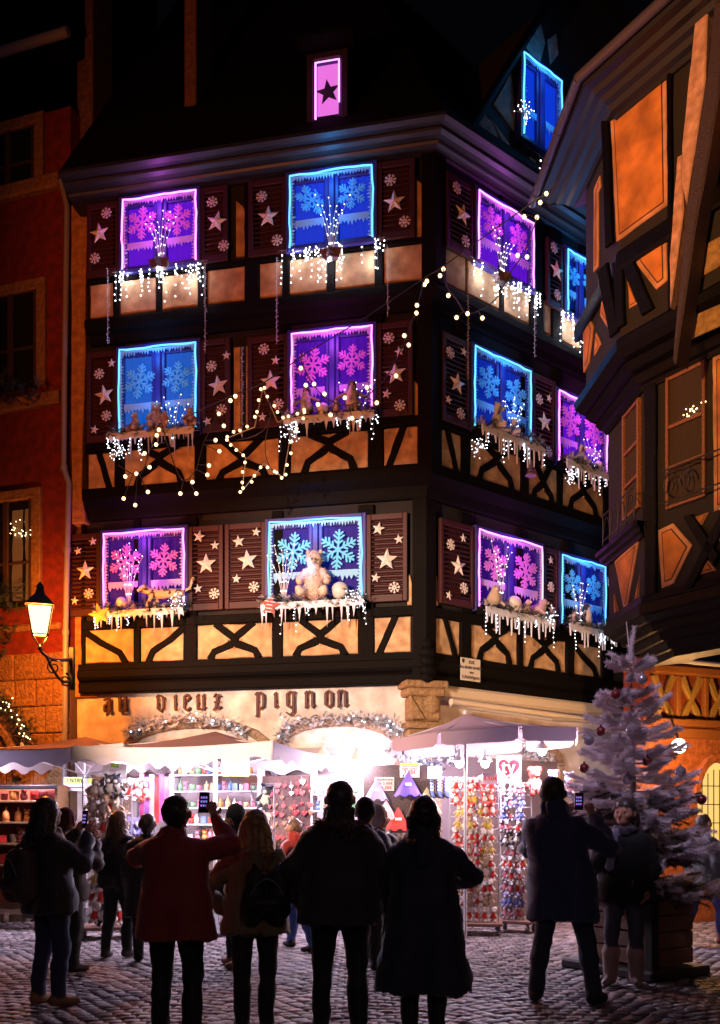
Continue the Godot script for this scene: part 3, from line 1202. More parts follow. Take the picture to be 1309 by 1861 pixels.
func star_mesh(r: float, deep: float) -> ArrayMesh:
	var key := "star %s %s" % [r, deep]
	if cache.has(key):
		return cache[key]
	var st := kit()
	for i in 10:
		var a := PI / 2 + i * PI / 5
		var b := PI / 2 + (i + 1) * PI / 5
		var p := Vector3(cos(a), sin(a), 0) * (r if i % 2 == 0 else r * 0.42)
		var q := Vector3(cos(b), sin(b), 0) * (r if i % 2 == 1 else r * 0.42)
		tri(st, Vector3(0, 0, deep), p, q)
		tri(st, Vector3(0, 0, -0.004), q, p)
	cache[key] = done(st)
	return cache[key]


func flake_mesh(r: float, thick: float) -> ArrayMesh:   # a large cut-out snowflake in one piece
	var key := "flake %s" % r
	if cache.has(key):
		return cache[key]
	var pieces := []
	var bar := func(a: Vector2, b: Vector2, w: float) -> PackedVector2Array:
		var d := (b - a).normalized() * w / 2
		var s := Vector2(-d.y, d.x)
		return PackedVector2Array([a - d - s, b - s, b + d, b + s, a - d + s])
	for i in 6:
		var a := PI / 6 + PI / 3 + i * PI / 3
		var d := Vector2(cos(a), sin(a))
		pieces.append(bar.call(Vector2.ZERO, d * r, r * 0.11))
		for q in [[0.3, 0.26], [0.52, 0.34], [0.74, 0.24]]:
			for s in [-1, 1]:
				var e := d.rotated(s * PI / 3.6)
				pieces.append(bar.call(d * r * q[0], d * r * q[0] + e * r * q[1], r * 0.1))
	var whole: PackedVector2Array = pieces[0]
	for i in range(1, pieces.size()):
		var u := Geometry2D.merge_polygons(whole, pieces[i])
		var big: PackedVector2Array = u[0]
		for p in u:
			if absf(area(p)) > absf(area(big)):
				big = p
		whole = big
	cache[key] = slab(whole, 0.0, thick, 0.0)
	return cache[key]


func spoke_flake_mesh(r: float) -> ArrayMesh:   # a small wooden snowflake with eight forked arms
	var key := "spoke %s" % r
	if cache.has(key):
		return cache[key]
	var st := kit()
	for i in 8:
		var a := i * PI / 4
		var d := Vector3(cos(a), sin(a), 0)
		var z := 0.001 * i
		add_tube(st, [d * r * 0.12 + Vector3(0, 0, z), d * r + Vector3(0, 0, z)], 0.009, 0.008, 5)
		for s in [-1, 1]:
			var e := d.rotated(Vector3(0, 0, 1), s * 0.6)
			add_tube(st, [d * r * 0.6 + Vector3(0, 0, z), d * r * 0.6 + e * r * 0.36 + Vector3(0, 0, z)], 0.008, 0.006, 5)
	var ring := []
	for i in 17:
		ring.append(Vector3(cos(i * PI / 8), sin(i * PI / 8), 0.012) * r * 0.3 + Vector3(0, 0, 0.006))
	add_tube(st, ring, 0.008, 0.008, 5, false)
	cache[key] = done(st)
	return cache[key]


func snowflakes(f: Face, off: float, r: Rect2, light: String, n: String) -> void:
	var size := minf(r.size.x * 0.2, r.size.y * 0.23)
	for s in 2:
		var cx := r.position.x + r.size.x * (0.27 if s == 0 else 0.74)
		var cy := r.position.y + r.size.y * 0.64 + rng.randf_range(-0.03, 0.02)
		var tip := Basis(Vector3(0, 0, 1), rng.randf_range(-0.2, 0.2)).scaled(Vector3.ONE * rng.randf_range(0.88, 1.06))
		if n == "blue top window" and s == 0:
			tip = Basis(Vector3(0, 0, 1), 0.5) * Basis(Vector3(0, 1, 0), 0.5)
		var o := solo("window_snowflake", flake_mesh(size, 0.014), mat("card tinted with violet light", Color(0.62, 0.2, 0.62), 0.8) if light == "violet" else mat("card tinted with blue light", Color(0.12, 0.5, 0.74), 0.8), f.xf(off) * Transform3D(tip, Vector3(cx, cy, 0.08)), "large cut-out six-armed snowflake, %s of the two in the %s" % ["first" if s == 0 else "second", n], "snowflake", "snowflakes in the windows")  # the glow of the tube is painted into the flake colour


func shutter(h: Node, f: Face, off: float, r: Rect2) -> void:
	var m := mat("ox-blood shutter paint", Color(0.075, 0.006, 0.005), 0.6, "grain", 1.0)
	var st := kit()
	var k := minf(0.07, r.size.x * 0.16)
	for q in [Rect2(r.position, Vector2(k, r.size.y)), Rect2(r.end.x - k, r.position.y, k, r.size.y)]:
		add_slab(st, box_poly(q), 0.03, 0.09, 0.008)
	for q in [Rect2(r.position.x + k, r.position.y, r.size.x - 2 * k, 0.11), Rect2(r.position.x + k, r.end.y - 0.09, r.size.x - 2 * k, 0.09)]:
		add_slab(st, box_poly(q), 0.032, 0.088, 0.008)
	add_slab(st, box_poly(r.grow(-0.01)), 0.024, 0.031)
	var s := part(h, "shutter", done(st), m, f.xf(off))
	var y0 := r.position.y + 0.11
	var y1 := r.end.y - 0.09
	var n := int((y1 - y0) / 0.068)
	var mesh := box_mesh(Vector3(snappedf(r.size.x - 2 * k - 0.004, 0.001), 0.056, 0.012), 0.003)
	for i in n:
		var y := lerpf(y0, y1, (i + 0.5) / n)
		part(s, "slat", mesh, m, f.xf(off) * Transform3D(Basis(Vector3.RIGHT, -0.75 + rng.randf_range(-0.04, 0.04)), Vector3(r.get_center().x, y, 0.062)))


func ornaments() -> void:   # wooden stars and snowflakes hung on the shutters: S large star, s small star, f snowflake
	var white := mat("white painted wood", Color(0.68, 0.6, 0.55), 0.6)
	var rows := [
		["before the leopard window", main_l, F1, "s169,984 s142,1001 S155,1037 f162,1079 s136,1092"],
		["beyond the leopard window", main_l, F1, "m362,975 s391,991 S375,1025 s360,1070 f390,1079"],
		["before the polar bear window", main_l, F1, "m434,984 s466,967 S450,1018 s430,1052 f462,1067"],
		["between polar bear window and corner post", main_l, F1, "m688,961 s725,980 S703,1017 s683,1050 f717,1068"],
		["between corner post and seal window", main_r, F1, "s842,978 f819,990 S833,1029 f843,1069 s816,1082"],
		["between seal and little penguin window", main_r, F1, "s1001,1018 f1001,1067 m1003,1108"],
		["beyond the little penguin window", main_r, F1, "f1106,1057"],
		["before the teddy pile window", main_l, F2, "s203,660 f181,680 S190,718 f194,756 s172,781"],
		["beyond the teddy pile window", main_l, F2, "s412,646 f385,666 S397,701 f403,745 s377,766"],
		["before the penguin family window", main_l, F2, "f480,635 s501,655 S492,693 f506,735 s477,758"],
		["between penguin family window and corner post", main_l, F2, "f707,615 s726,639 S719,679 s703,716 f727,737"],
		["between corner post and climbing teddy window", main_r, F2, "f818,641 s843,639 S831,697 s815,726 f837,752"],
		["between climbing teddy and spray light window", main_r, F2, "f980,726 s998,724 S990,767 s981,802 f997,821"],
		["before the violet top window", main_l, F3, "f194,388 S181,424 f173,470"],
		["beyond the violet top window", main_l, F3, "f386,368 S394,403 f407,447"],
		["before the blue top window", main_l, F3, "f476,358 S487,394 f504,437"],
		["between blue top window and corner post", main_l, F3, "f710,328 S717,367 f736,403"],
		["before the violet side top window", main_r, F3, "f830,342 S841,389 f846,439"],
		["before the half hidden top window", main_r, F3, "f1007,451 S1012,492 f1013,536"],
	]
	for row in rows:
		var f: Face = row[1]
		var off: float = row[2] + 0.098
		var items: PackedStringArray = row[3].split(" ")
		var seen := {}
		for it in items:
			seen[it[0]] = seen.get(it[0], 0) + 1
		var nth := {}
		for it in items:
			var k := it[0]
			var xy := it.substr(1).split(",")
			var p := f.uv(off, float(xy[0]), float(xy[1]))
			nth[k] = nth.get(k, 0) + 1
			var which := ""
			if seen[k] > 1:
				which = "upper " if nth[k] == 1 else "lower " if nth[k] == seen[k] else "middle "
			var turn := Basis(Vector3(0, 0, 1), rng.randf_range(-0.25, 0.25))
			var xf := f.xf(off) * Transform3D(turn, Vector3(p.x, p.y, 0.0))
			if k == "f":
				solo("wooden_snowflake", spoke_flake_mesh(0.085), white, xf.translated_local(Vector3(0, 0, 0.006)), "%swhite eight-armed snowflake on the shutter %s" % [which, row[0]], "snowflake", "snowflakes on the shutters")
			else:
				var size: float = {"S": 0.165, "m": 0.1, "s": 0.075}[k]
				solo("wooden_star", star_mesh(size, size * 0.28), white, xf.translated_local(Vector3(0, 0, 0.004)), "%s%s five-pointed white star on the shutter %s" % [which, {"S": "large", "m": "mid-sized", "s": "small"}[k], row[0]], "star", "stars on the shutters")


# ---------------------------------------------------------------- the red house to the left

func red_house() -> void:
	var f := red_f
	var h := thing("red_house", "dark red rendered house with ochre stone window surrounds beside the corner house", "house", f.xf())
	var red := mat("dark red render", Color(0.22, 0.018, 0.009), 0.9, "dirt", 0.8, "bump", 0.7)
	var stone := mat("ochre window stone", Color(0.34, 0.18, 0.07), 0.85, "dirt", 1.5, "bump", 1.0)
	var u0 := -4.6
	part(h, "wall", slab(box_poly(Rect2(u0, 4.2, -u0 - 0.03, 8.6)), -4.0, 0.0), red, f.xf())
	part(h, "ground_floor_wall", slab(box_poly(Rect2(u0, 0.0, -u0 - 0.03, 4.2)), -4.0, 0.0), mat("stone joints", Color(0.12, 0.07, 0.035), 0.95), f.xf())
	# stone blocks of the ground floor
	for row in 9:
		var y0 := 0.35 + row * 0.43
		var x := -0.04
		var k := 0
		while x > -4.3:
			var w := rng.randf_range(0.3, 0.72)
			var tone := rng.randi() % 3
			var m := mat("sandstone block %d" % tone, [Color(0.45, 0.24, 0.09), Color(0.36, 0.19, 0.08), Color(0.5, 0.3, 0.13)][tone], 0.9, "dirt", 1.6, "bump", 2.5)
			part(h, "stone_block", slab(rough(box_poly(Rect2(x - w + 0.012, y0 + 0.008, w - 0.024, 0.414)), 0.008, 0.15), 0.0, rng.randf_range(0.02, 0.04), 0.014), m, f.xf())
			x -= w
			k += 1
	# string courses, gutter
	for q in [[338.0, 26.0, 0.12], [728.0, 24.0, 0.1], [1140.0, 12.0, 0.09]]:
		var a := f.uv(0.06, 60, q[0] - q[1] / 2)
		var b := f.uv(0.06, 60, q[0] + q[1] / 2)
		part(h, "string_course", slab(box_poly(Rect2(u0, b.y, -u0 - 0.2, a.y - b.y)), 0.0, q[2], 0.03), stone, f.xf())
	var g := f.uv(0.35, 62, 76)
	var st := kit()
	add_tube(st, [Vector3(u0, g.y, 0.35), Vector3(f.uv(0.35, 62, 76).x, g.y, 0.35), Vector3(f.uv(0.35, 124, 55).x, g.y, 0.35)], 0.075, 0.075, 10)
	part(h, "gutter", done(st), mat("zinc", Color(0.25, 0.23, 0.24), 0.4), f.xf())
	st = kit()
	add_box(st, Vector3(u0 / 2, g.y + 0.02, 0.1), Vector3(-u0 + 0.1, 0.12, 0.5), 0.02)
	add_slab(st, PackedVector2Array([Vector2(0.4, g.y + 0.1), Vector2(-2.5, g.y + 5.0), Vector2(-2.5, g.y + 0.1)]), 0, -u0 + 0.1, 0, Transform3D(Basis(Vector3(0, 0, 1), Vector3(0, 1, 0), Vector3(-1, 0, 0)), Vector3(0.05, 0, 0)))
	part(h, "roof", done(st), mat("dark roof tiles", Color(0.02, 0.014, 0.013)), f.xf())
	# windows with stone surrounds
	for q in [[82, 205, 335, false], [86, 505, 700, false], [77, 886, 1100, true]]:
		var xr: float = f.uv(0.0, q[0], q[1] + 60).x
		var top: float = f.uv(0.0, q[0], q[1]).y
		var bot: float = f.uv(0.0, q[0], q[2]).y
		var w := 1.35
		var b := 0.17
		st = kit()
		add_slab(st, box_poly(Rect2(xr - w, top - b, w, b)), 0.0, 0.07, 0.015)
		for x in [xr - b, xr - w]:
			add_slab(st, box_poly(Rect2(x, bot, b, top - bot - b)), 0.0, 0.068, 0.015)
		var win := Node3D.new()
		win.name = ["window", "window_001", "window_002"][[205, 505, 886].find(q[1])]
		h.add_child(win)
		part(win, "stone_surround", done(st), stone, f.xf())
		var glass := mat("dark window glass", Color(0.012, 0.011, 0.014), 0.12)
		var warm := glow("warm lit curtain", Color(0.55, 0.16, 0.04), 0.16)
		var in_r := Rect2(xr - w + b, bot, w - 2 * b, top - bot - b)
		part(win, "pane", slab(box_poly(in_r), 0.0, 0.012), glass, f.xf())
		if q[3]:
			for e in [[0.62, 0.82], [0.86, 0.97]]:
				part(win, "lit_curtain", slab(rough(box_poly(Rect2(in_r.position.x + in_r.size.x * e[0], bot + 0.1, in_r.size.x * (e[1] - e[0]), in_r.size.y - 0.25)), 0.02, 0.2), 0.012, 0.016), warm, f.xf())
		st = kit()
		for e in [Rect2(in_r.get_center().x - 0.05, bot, 0.1, in_r.size.y), Rect2(in_r.position.x, bot + in_r.size.y * 0.4, in_r.size.x / 2 - 0.05, 0.04), Rect2(in_r.get_center().x + 0.05, bot + in_r.size.y * 0.4, in_r.size.x / 2 - 0.05, 0.04), Rect2(in_r.end.x - 0.06, bot, 0.06, in_r.size.y)]:
			add_slab(st, box_poly(e), 0.014, 0.05, 0.008)
		part(win, "frame", done(st), mat("brown window wood", Color(0.05, 0.025, 0.015), 0.5), f.xf())
	# small bulbs glinting behind the lowest window
	var spray := thing("light_spray", "little spray of fairy lights behind the lowest window of the red house", "fairy lights", f.xf().translated_local(Vector3(f.uv(0.0, 35, 955).x, f.uv(0.0, 35, 955).y, 0.06)))
	for i in 22:
		var p := f.uv(0.06, rng.randf_range(18, 56), rng.randf_range(945, 975))
		part(spray, "bulb", bulb_mesh(0.008), glow("warm bulb", Color(1.0, 0.62, 0.28), 9.0), f.xf().translated_local(Vector3(p.x, p.y, 0.065)))
	# evergreen boughs in front of two windows and round the arch
	for q in [[30, 712, 75.0, 30.0, 60, "dark evergreen boughs in the box below the middle window of the red house"], [12, 1085, 45.0, 45.0, 60, "dark evergreen boughs under the lowest window of the red house"], [8, 1160, 22.0, 40.0, 24, "evergreen sprig hanging beside the lantern at the photo's edge"]]:
		var c := f.uv(0.2, q[0], q[1])
		var st2 := kit()
		for i in q[4]:
			var p: Vector2 = f.uv(0.2, q[0] + rng.randfn() * q[2] * 0.45, q[1] + rng.randfn() * q[3] * 0.4)
			sprig(st2, Vector3(p.x - c.x, p.y - c.y, rng.randf_range(-0.12, 0.14)), 0.16)
		solo("evergreen_boughs", done(st2), mat("fir green", Color(0.016, 0.03, 0.014), 0.7), f.xf(0.2).translated_local(Vector3(c.x, c.y, 0)), q[5], "greenery")
	var arch := thing("arch_garland", "evergreen garland with gold lights along the stone arch below the lantern", "garland", f.xf(0.1).translated_local(Vector3(f.uv(0.1, 35, 1300).x, 3.2, 0)))
	st = kit()
	for i in 170:
		var t := rng.randf()
		var px := lerpf(-10, 62, t) + rng.randfn() * 9
		var py := lerpf(1268, 1345, t * t * 0.7 + t * 0.3) + rng.randfn() * 8
		var p := f.uv(0.12, px, py)
		sprig(st, Vector3(p.x, p.y, rng.randf_range(0.0, 0.12)), 0.1)
	part(arch, "foliage", done(st), mats["fir green"], f.xf(0.1))
	for i in 26:
		var t := rng.randf()
		var p := f.uv(0.12, lerpf(-5, 62, t) + rng.randfn() * 6, lerpf(1270, 1342, t * t * 0.7 + t * 0.3) + rng.randfn() * 8)
		part(arch, "bulb", bulb_mesh(0.011), mats["warm bulb"], f.xf(0.1).translated_local(Vector3(p.x, p.y, 0.13)))
	# the arch itself
	var ring := PackedVector2Array()
	var c0 := f.uv(0.0, -25, 1420)
	for i in 9:
		var a := lerpf(0.05, 1.5, i / 8.0)
		ring.append(c0 + Vector2(cos(a) * 0.72, sin(a) * 1.02))
	for i in 9:
		var a := lerpf(1.5, 0.05, i / 8.0)
		ring.append(c0 + Vector2(cos(a) * 0.58, sin(a) * 0.88))
	part(h, "arch_stone", slab(ring, 0.0, 0.09, 0.02), mat("sandstone block 2", Color(0.5, 0.3, 0.13)), f.xf())
	# rainwater pipe in the corner
	var pipe := []
	for q in [[112, 330], [118, 352], [124, 378], [122, 500], [119, 700], [118, 852], [127, 880], [124, 1000], [121, 1150], [119, 1345]]:
		var p := f.uv(0.1, q[0], q[1])
		pipe.append(f.at(p, 0.12))
	pipe.append(Vector3(pipe[-1].x, 0.05, pipe[-1].z))
	st = kit()
	add_tube(st, pipe, 0.045, 0.045, 8)
	for q in [5, 7, 8]:
		add_tube(st, [pipe[q] - UP * 0.04, pipe[q] + UP * 0.04], 0.056, 0.056, 8)
	solo("rain_pipe", done(st), mats["zinc"], Transform3D(), "grey rainwater pipe running down the joint between red house and corner house", "pipe")
	wall_lantern()


func sprig(st: SurfaceTool, at: Vector3, size: float) -> void:   # a short twig with needles
	var d := Vector3(rng.randf_range(-1, 1), rng.randf_range(-0.8, 0.6), rng.randf_range(-0.3, 1)).normalized() * size
	var s := d.cross(Vector3(rng.randf(), 1, rng.randf())).normalized() * size * 0.09
	st.set_smooth_group(-1)
	tri(st, at - s, at + s, at + d)
	for i in 7:
		var t := (i + 0.6) / 7.0
		var q := at + d * t
		for sd in [-1, 1]:
			var e: Vector3 = (d * 0.35 + s.normalized() * sd * size * 0.42 + Vector3(0, rng.randf_range(-0.1, 0.25) * size, rng.randf_range(-0.2, 0.2) * size)) * (1.1 - t * 0.6)
			tri(st, q, q + d * 0.1, q + e)


func bulb_mesh(r: float) -> ArrayMesh:
	var key := "bulb %s" % r
	if not cache.has(key):
		var st := kit()
		add_ball(st, Vector3.ZERO, Vector3(r, r, r), 6, 4)
		cache[key] = done(st)
	return cache[key]


func wall_lantern() -> void:
	var p := spot(73, 1128, 13.1)
	var t := thing("wall_lantern", "old four-sided street lantern glowing white on a scrolled iron bracket", "lantern", Transform3D(Basis(UP, 0.3), p))
	var iron := mat("black iron", Color(0.015, 0.014, 0.016), 0.45)
	var b := t.global_transform
	var st := kit()
	var top := 0.165
	var bot := 0.1
	var cs := [Vector2(-1, -1), Vector2(1, -1), Vector2(1, 1), Vector2(-1, 1)]
	for i in 4:
		var a: Vector2 = cs[i]
		var c: Vector2 = cs[(i + 1) % 4]
		add_tube(st, [Vector3(a.x * bot, -0.2, a.y * bot), Vector3(a.x * top, 0.19, a.y * top)], 0.009, 0.009, 5)
		add_tube(st, [Vector3(a.x * top, 0.19, a.y * top), Vector3(c.x * top, 0.19, c.y * top)], 0.011, 0.011, 5)
		add_tube(st, [Vector3(a.x * bot, -0.2, a.y * bot), Vector3(c.x * bot, -0.2, c.y * bot)], 0.011, 0.011, 5)
		add_tube(st, bez(Vector3(a.x * bot, -0.2, a.y * bot), Vector3(a.x * bot * 0.7, -0.27, a.y * bot * 0.7), Vector3(0, -0.36, 0), 5), 0.01, 0.008, 5)
	add_lathe(st, [Vector2(0.0, -0.42), Vector2(0.03, -0.4), Vector2(0.036, -0.37), Vector2(0.015, -0.34), Vector2(0, -0.33)], 10)
	part(t, "frame", done(st), iron, b)
	st = kit()
	add_lathe(st, [Vector2(0.27, 0.2), Vector2(0.18, 0.29), Vector2(0.1, 0.36), Vector2(0.06, 0.45), Vector2(0.075, 0.47), Vector2(0.03, 0.52), Vector2(0.0, 0.56)], 4, Transform3D(Basis(UP, PI / 4), Vector3.ZERO), false)
	part(t, "roof", done(st), iron, b)
	var lit := glow("lantern lit glass", Color(1.0, 0.74, 0.36), 2.6)
	st = kit()
	for i in 4:
		var a: Vector2 = cs[i] * 0.96
		var c: Vector2 = cs[(i + 1) % 4] * 0.96
		quad(st, Vector3(c.x * bot, -0.19, c.y * bot), Vector3(a.x * bot, -0.19, a.y * bot), Vector3(a.x * top, 0.18, a.y * top), Vector3(c.x * top, 0.18, c.y * top))
	part(t, "lit_glass", done(st), lit, b)
	# bracket to the wall
	var w := spot(131, 1200, 13.55)
	st = kit()
	add_tube(st, bez(p - UP * 0.4, p + Vector3(0.1, -0.6, -0.05), w + Vector3(0, 0.02, 0), 8), 0.022, 0.03, 6)
	add_tube(st, bez(p + Vector3(0.1, -0.52, 0), p + Vector3(0.28, -1.0, -0.1), w - UP * 0.25, 8), 0.018, 0.024, 6)
	var spiral := []
	for i in 22:
		var a := i * 0.45
		spiral.append(p.lerp(w, 0.42) + Vector3(cos(a), sin(a), 0) * (0.12 - i * 0.0045) - UP * 0.42)
	add_tube(st, spiral, 0.016, 0.01, 5)
	spiral = []
	for i in 18:
		var a := 1.5 - i * 0.5
		spiral.append(p.lerp(w, 0.8) + Vector3(cos(a), sin(a), 0) * (0.1 - i * 0.004) - UP * 0.4)
	add_tube(st, spiral, 0.018, 0.01, 5)
	add_box(st, w - UP * 0.12, Vector3(0.09, 0.62, 0.05), 0.012, Basis(UP, -0.2))
	part(t, "bracket", done(st), iron, Transform3D())
	lamp("wall_lantern_light", p + Vector3(0, -0.01, 0), Color(1.0, 0.54, 0.18), 14.0, 0.1)


# ---------------------------------------------------------------- the house with the bay to the right

const BAY := 0.2493


func bay_corner(off: float, y: float) -> Vector3:
	return bay_f.at(Vector2(-off * BAY, y), off)


func bay_sweep(parent: Node, n: String, prof: Array, l_end: float, r_end: float, m: Material) -> void:
	var st := kit()
	var ends := []
	for p in prof:
		ends.append([bay_s.at(Vector2(l_end - p.x * 0.9, p.y), p.x), bay_corner(p.x, p.y), bay_f.at(Vector2(r_end, p.y), p.x)])
	for i in ends.size() - 1:
		quad(st, ends[i][0], ends[i][1], ends[i + 1][1], ends[i + 1][0])
		quad(st, ends[i][1], ends[i][2], ends[i + 1][2], ends[i + 1][1])
	for i in range(1, ends.size() - 1):
		tri(st, ends[0][0], ends[i][0], ends[i + 1][0])
	part(parent, n, done(st), m)


func bay_storey(parent: Node, off: float, y0: float, y1: float, m: Material) -> void:
	var far := -1.21
	var plan := [bay_s.at(Vector2(far, 0), off), bay_corner(off, 0), bay_f.at(Vector2(3.0, 0), off), bay_f.at(Vector2(3.0, 0), -2.5), bay_s.at(Vector2(far, 0), -2.5)]
	var st := kit()
	for i in 5:
		var a: Vector3 = plan[i]
		var b: Vector3 = plan[(i + 1) % 5]
		quad(st, a + UP * y0, b + UP * y0, b + UP * y1, a + UP * y1)
	for i in range(1, 4):
		tri(st, plan[0] + UP * y1, plan[i] + UP * y1, plan[i + 1] + UP * y1)
		tri(st, plan[0] + UP * y0, plan[i + 1] + UP * y0, plan[i] + UP * y0)
	part(parent, "wall", done(st), m)


func painted_panel(h: Node, f: Face, off: float, pts: Array) -> void:   # pale border, dark line, orange field
	var p := px_poly(f, off, pts)
	if area(p) < 0:
		p.reverse()
	var size := sqrt(absf(area(p)))
	var e := minf(0.05, size * 0.13)
	var pale := mat("pale orange plaster", Color(0.66, 0.32, 0.16), 0.9, "cloud", 0.5, "fine", 0.12)
	var q := part(h, "plaster_panel", slab(rough(p, 0.006, 0.12), 0.0, 0.02, 0.008), pale, f.xf(off))
	var a := inset(p, e)
	var b := inset(p, e + minf(0.014, e * 0.4))
	if area(b) > 0.002:
		part(q, "painted_line", slab(a, 0.019, 0.022), mat("dark painted line", Color(0.06, 0.015, 0.008), 0.9), f.xf(off))
		part(q, "painted_field", slab(b, 0.02, 0.025), mat("orange plaster", Color(0.66, 0.24, 0.05), 0.9, "cloud", 0.5, "fine", 0.12), f.xf(off))


func bay_house() -> void:
	var h := thing("bay_house", "tall timbered house with an orange panelled bay jutting over the side street", "house", Transform3D(Basis(bay_f.u, UP, bay_f.n), bay_f.o))
	var m := no_shine("dark purple-brown timber", Color(0.006, 0.0045, 0.006), 0.45, "grain", 1.5, "fine", 0.6, Vector3(1, 0.3, 1))
	var core := mat("bay wall between timbers", Color(0.01, 0.006, 0.005), 0.85, "dirt", 1.5)
	var up := 0.3
	bay_storey(h, 0.0, 4.05, 7.0, core)
	bay_storey(h, up, 7.0, 9.98, core)
	var st := kit()
	add_box(st, Vector3(2.6, 2.1, -0.9), Vector3(1.6, 4.1, 2.2), 0.02)
	part(h, "ground_floor_wall", done(st), mats["stone joints"], bay_f.xf())
	# mouldings: under the bay, at the balcony ledge, between the storeys, below the eaves
	bay_sweep(h, "corbel_moulding", [Vector2(-0.75, 3.5), Vector2(-0.42, 3.5), Vector2(-0.4, 3.56), Vector2(-0.34, 3.58), Vector2(-0.3, 3.66), Vector2(-0.24, 3.68), Vector2(-0.2, 3.76), Vector2(-0.13, 3.78), Vector2(-0.1, 3.86), Vector2(-0.03, 3.88), Vector2(0.0, 3.95), Vector2(0.05, 3.97), Vector2(0.06, 4.08), Vector2(0.03, 4.1), Vector2(0.03, 4.18), Vector2(-0.2, 4.18)], -1.21, 3.0, m)
	bay_sweep(h, "ledge_moulding", [Vector2(-0.1, 4.86), Vector2(0.04, 4.86), Vector2(0.05, 4.9), Vector2(0.09, 4.92), Vector2(0.1, 4.97), Vector2(0.14, 4.99), Vector2(0.14, 5.04), Vector2(-0.1, 5.06)], -1.21, 0.03, m)
	bay_sweep(h, "jetty_moulding", [Vector2(-0.1, 6.56), Vector2(0.03, 6.56), Vector2(0.05, 6.62), Vector2(0.09, 6.64), Vector2(0.14, 6.72), Vector2(0.12, 6.76), Vector2(0.18, 6.78), Vector2(0.25, 6.86), Vector2(0.22, 6.9), Vector2(0.28, 6.92), Vector2(0.35, 7.0), Vector2(0.36, 7.1), Vector2(0.33, 7.14), Vector2(0.1, 7.14)], -1.21, 3.0, m)
	bay_sweep(h, "rail", [Vector2(0.2, 7.9), Vector2(0.35, 7.9), Vector2(0.36, 7.94), Vector2(0.36, 8.1), Vector2(0.34, 8.14), Vector2(0.2, 8.14)], -1.21, 3.0, m)
	bay_sweep(h, "eaves_cornice", [Vector2(0.2, 9.68), Vector2(0.34, 9.68), Vector2(0.36, 9.73), Vector2(0.42, 9.75), Vector2(0.46, 9.8), Vector2(0.52, 9.82), Vector2(0.56, 9.87), Vector2(0.63, 9.88), Vector2(0.67, 9.93), Vector2(0.76, 9.94), Vector2(0.78, 9.99), Vector2(0.2, 10.0)], -1.21, 3.0, mat("soffit tinted with blue sheen", Color(0.009, 0.008, 0.013), 0.4))  # blue sheen from the windows is put into the soffit colour
	st = kit()
	var e := [bay_s.at(Vector2(-1.9, 10.0), 0.8), bay_corner(0.8, 10.0), bay_f.at(Vector2(3.0, 10.0), 0.8), bay_f.at(Vector2(3.0, 14.0), -2.5), bay_s.at(Vector2(-1.9, 14.0), -2.5)]
	quad(st, e[0], e[1], e[3], e[4])
	tri(st, e[1], e[2], e[3])
	part(h, "roof", done(st), mats["dark roof tiles"])
	# gutter round the eaves
	st = kit()
	add_tube(st, [bay_s.at(Vector2(-1.95, 10.0), 0.82), bay_corner(0.84, 10.02)], 0.058, 0.058, 10)
	for q in [0.1, 0.38, 0.62, 0.85]:
		var c := bay_s.at(Vector2(-1.95, 10.0), 0.82).lerp(bay_corner(0.84, 10.02), q)
		var d := (bay_corner(0.84, 10.02) - bay_s.at(Vector2(-1.95, 10.0), 0.82)).normalized()
		add_tube(st, [c - d * 0.012, c + d * 0.012], 0.065, 0.065, 10)
	add_tube(st, [bay_corner(0.84, 10.02), bay_f.at(Vector2(0.9, 10.02), 0.84), bay_f.at(Vector2(3.0, 10.02), 0.84)], 0.058, 0.058, 10)
	part(h, "gutter", done(st), mat("gutter metal tinted with violet light", Color(0.06, 0.048, 0.075), 0.35), Transform3D())  # violet light of the windows is painted into the gutter colour
	# front, upper storey
	painted_panel(h, bay_f, up, [[1110, 187], [1212, 105], [1216, 372], [1122, 440]])
	painted_panel(h, bay_f, up, [[1150, 455], [1213, 415], [1215, 510], [1194, 527], [1161, 484]])
	painted_panel(h, bay_f, up, [[1142, 510], [1164, 550], [1145, 561]])
	# side, upper storey
	for q in [[[1100, 512], [1114, 490], [1117, 574], [1108, 598], [1093, 574]], [[1062, 592], [1070, 574], [1080, 592], [1072, 660], [1063, 678]], [[1085, 605], [1094, 625], [1082, 647]], [[1088, 534], [1086, 563], [1081, 554]], [[1092, 319], [1094, 339], [1089, 350], [1089, 485], [1081, 495], [1082, 344]]]:
		painted_panel(h, bay_s, up, q)
	# front, lower storey
	for q in [[[1198, 964], [1225, 951], [1260, 991], [1227, 1060], [1204, 1069]], [[1262, 941], [1290, 931], [1277, 955]], [[1280, 1009], [1304, 1036], [1264, 1048]], [[1297, 970], [1330, 920], [1330, 1010]], [[1297, 650], [1330, 636], [1330, 920], [1299, 930]]]:
		painted_panel(h, bay_f, 0.0, q)
	for q in [[[1119, 1020], [1163, 979], [1142, 1104], [1136, 1106]], [[1118, 1079], [1127, 1111], [1119, 1122]], [[1165, 1045], [1163, 1085], [1155, 1090]]]:
		painted_panel(h, bay_s, 0.0, q)
	for q in [[[1283, 445], [1330, 420], [1330, 472], [1274, 505]], [[1257, 576], [1330, 545], [1330, 585], [1250, 620]]]:
		part(h, "plaster_panel", slab(px_poly(bay_f, up, q), 0.0, 0.02, 0.008), mat("yellowed plaster", Color(0.4, 0.24, 0.09), 0.9, "dirt", 1.4, "bump", 0.8), bay_f.xf(up))
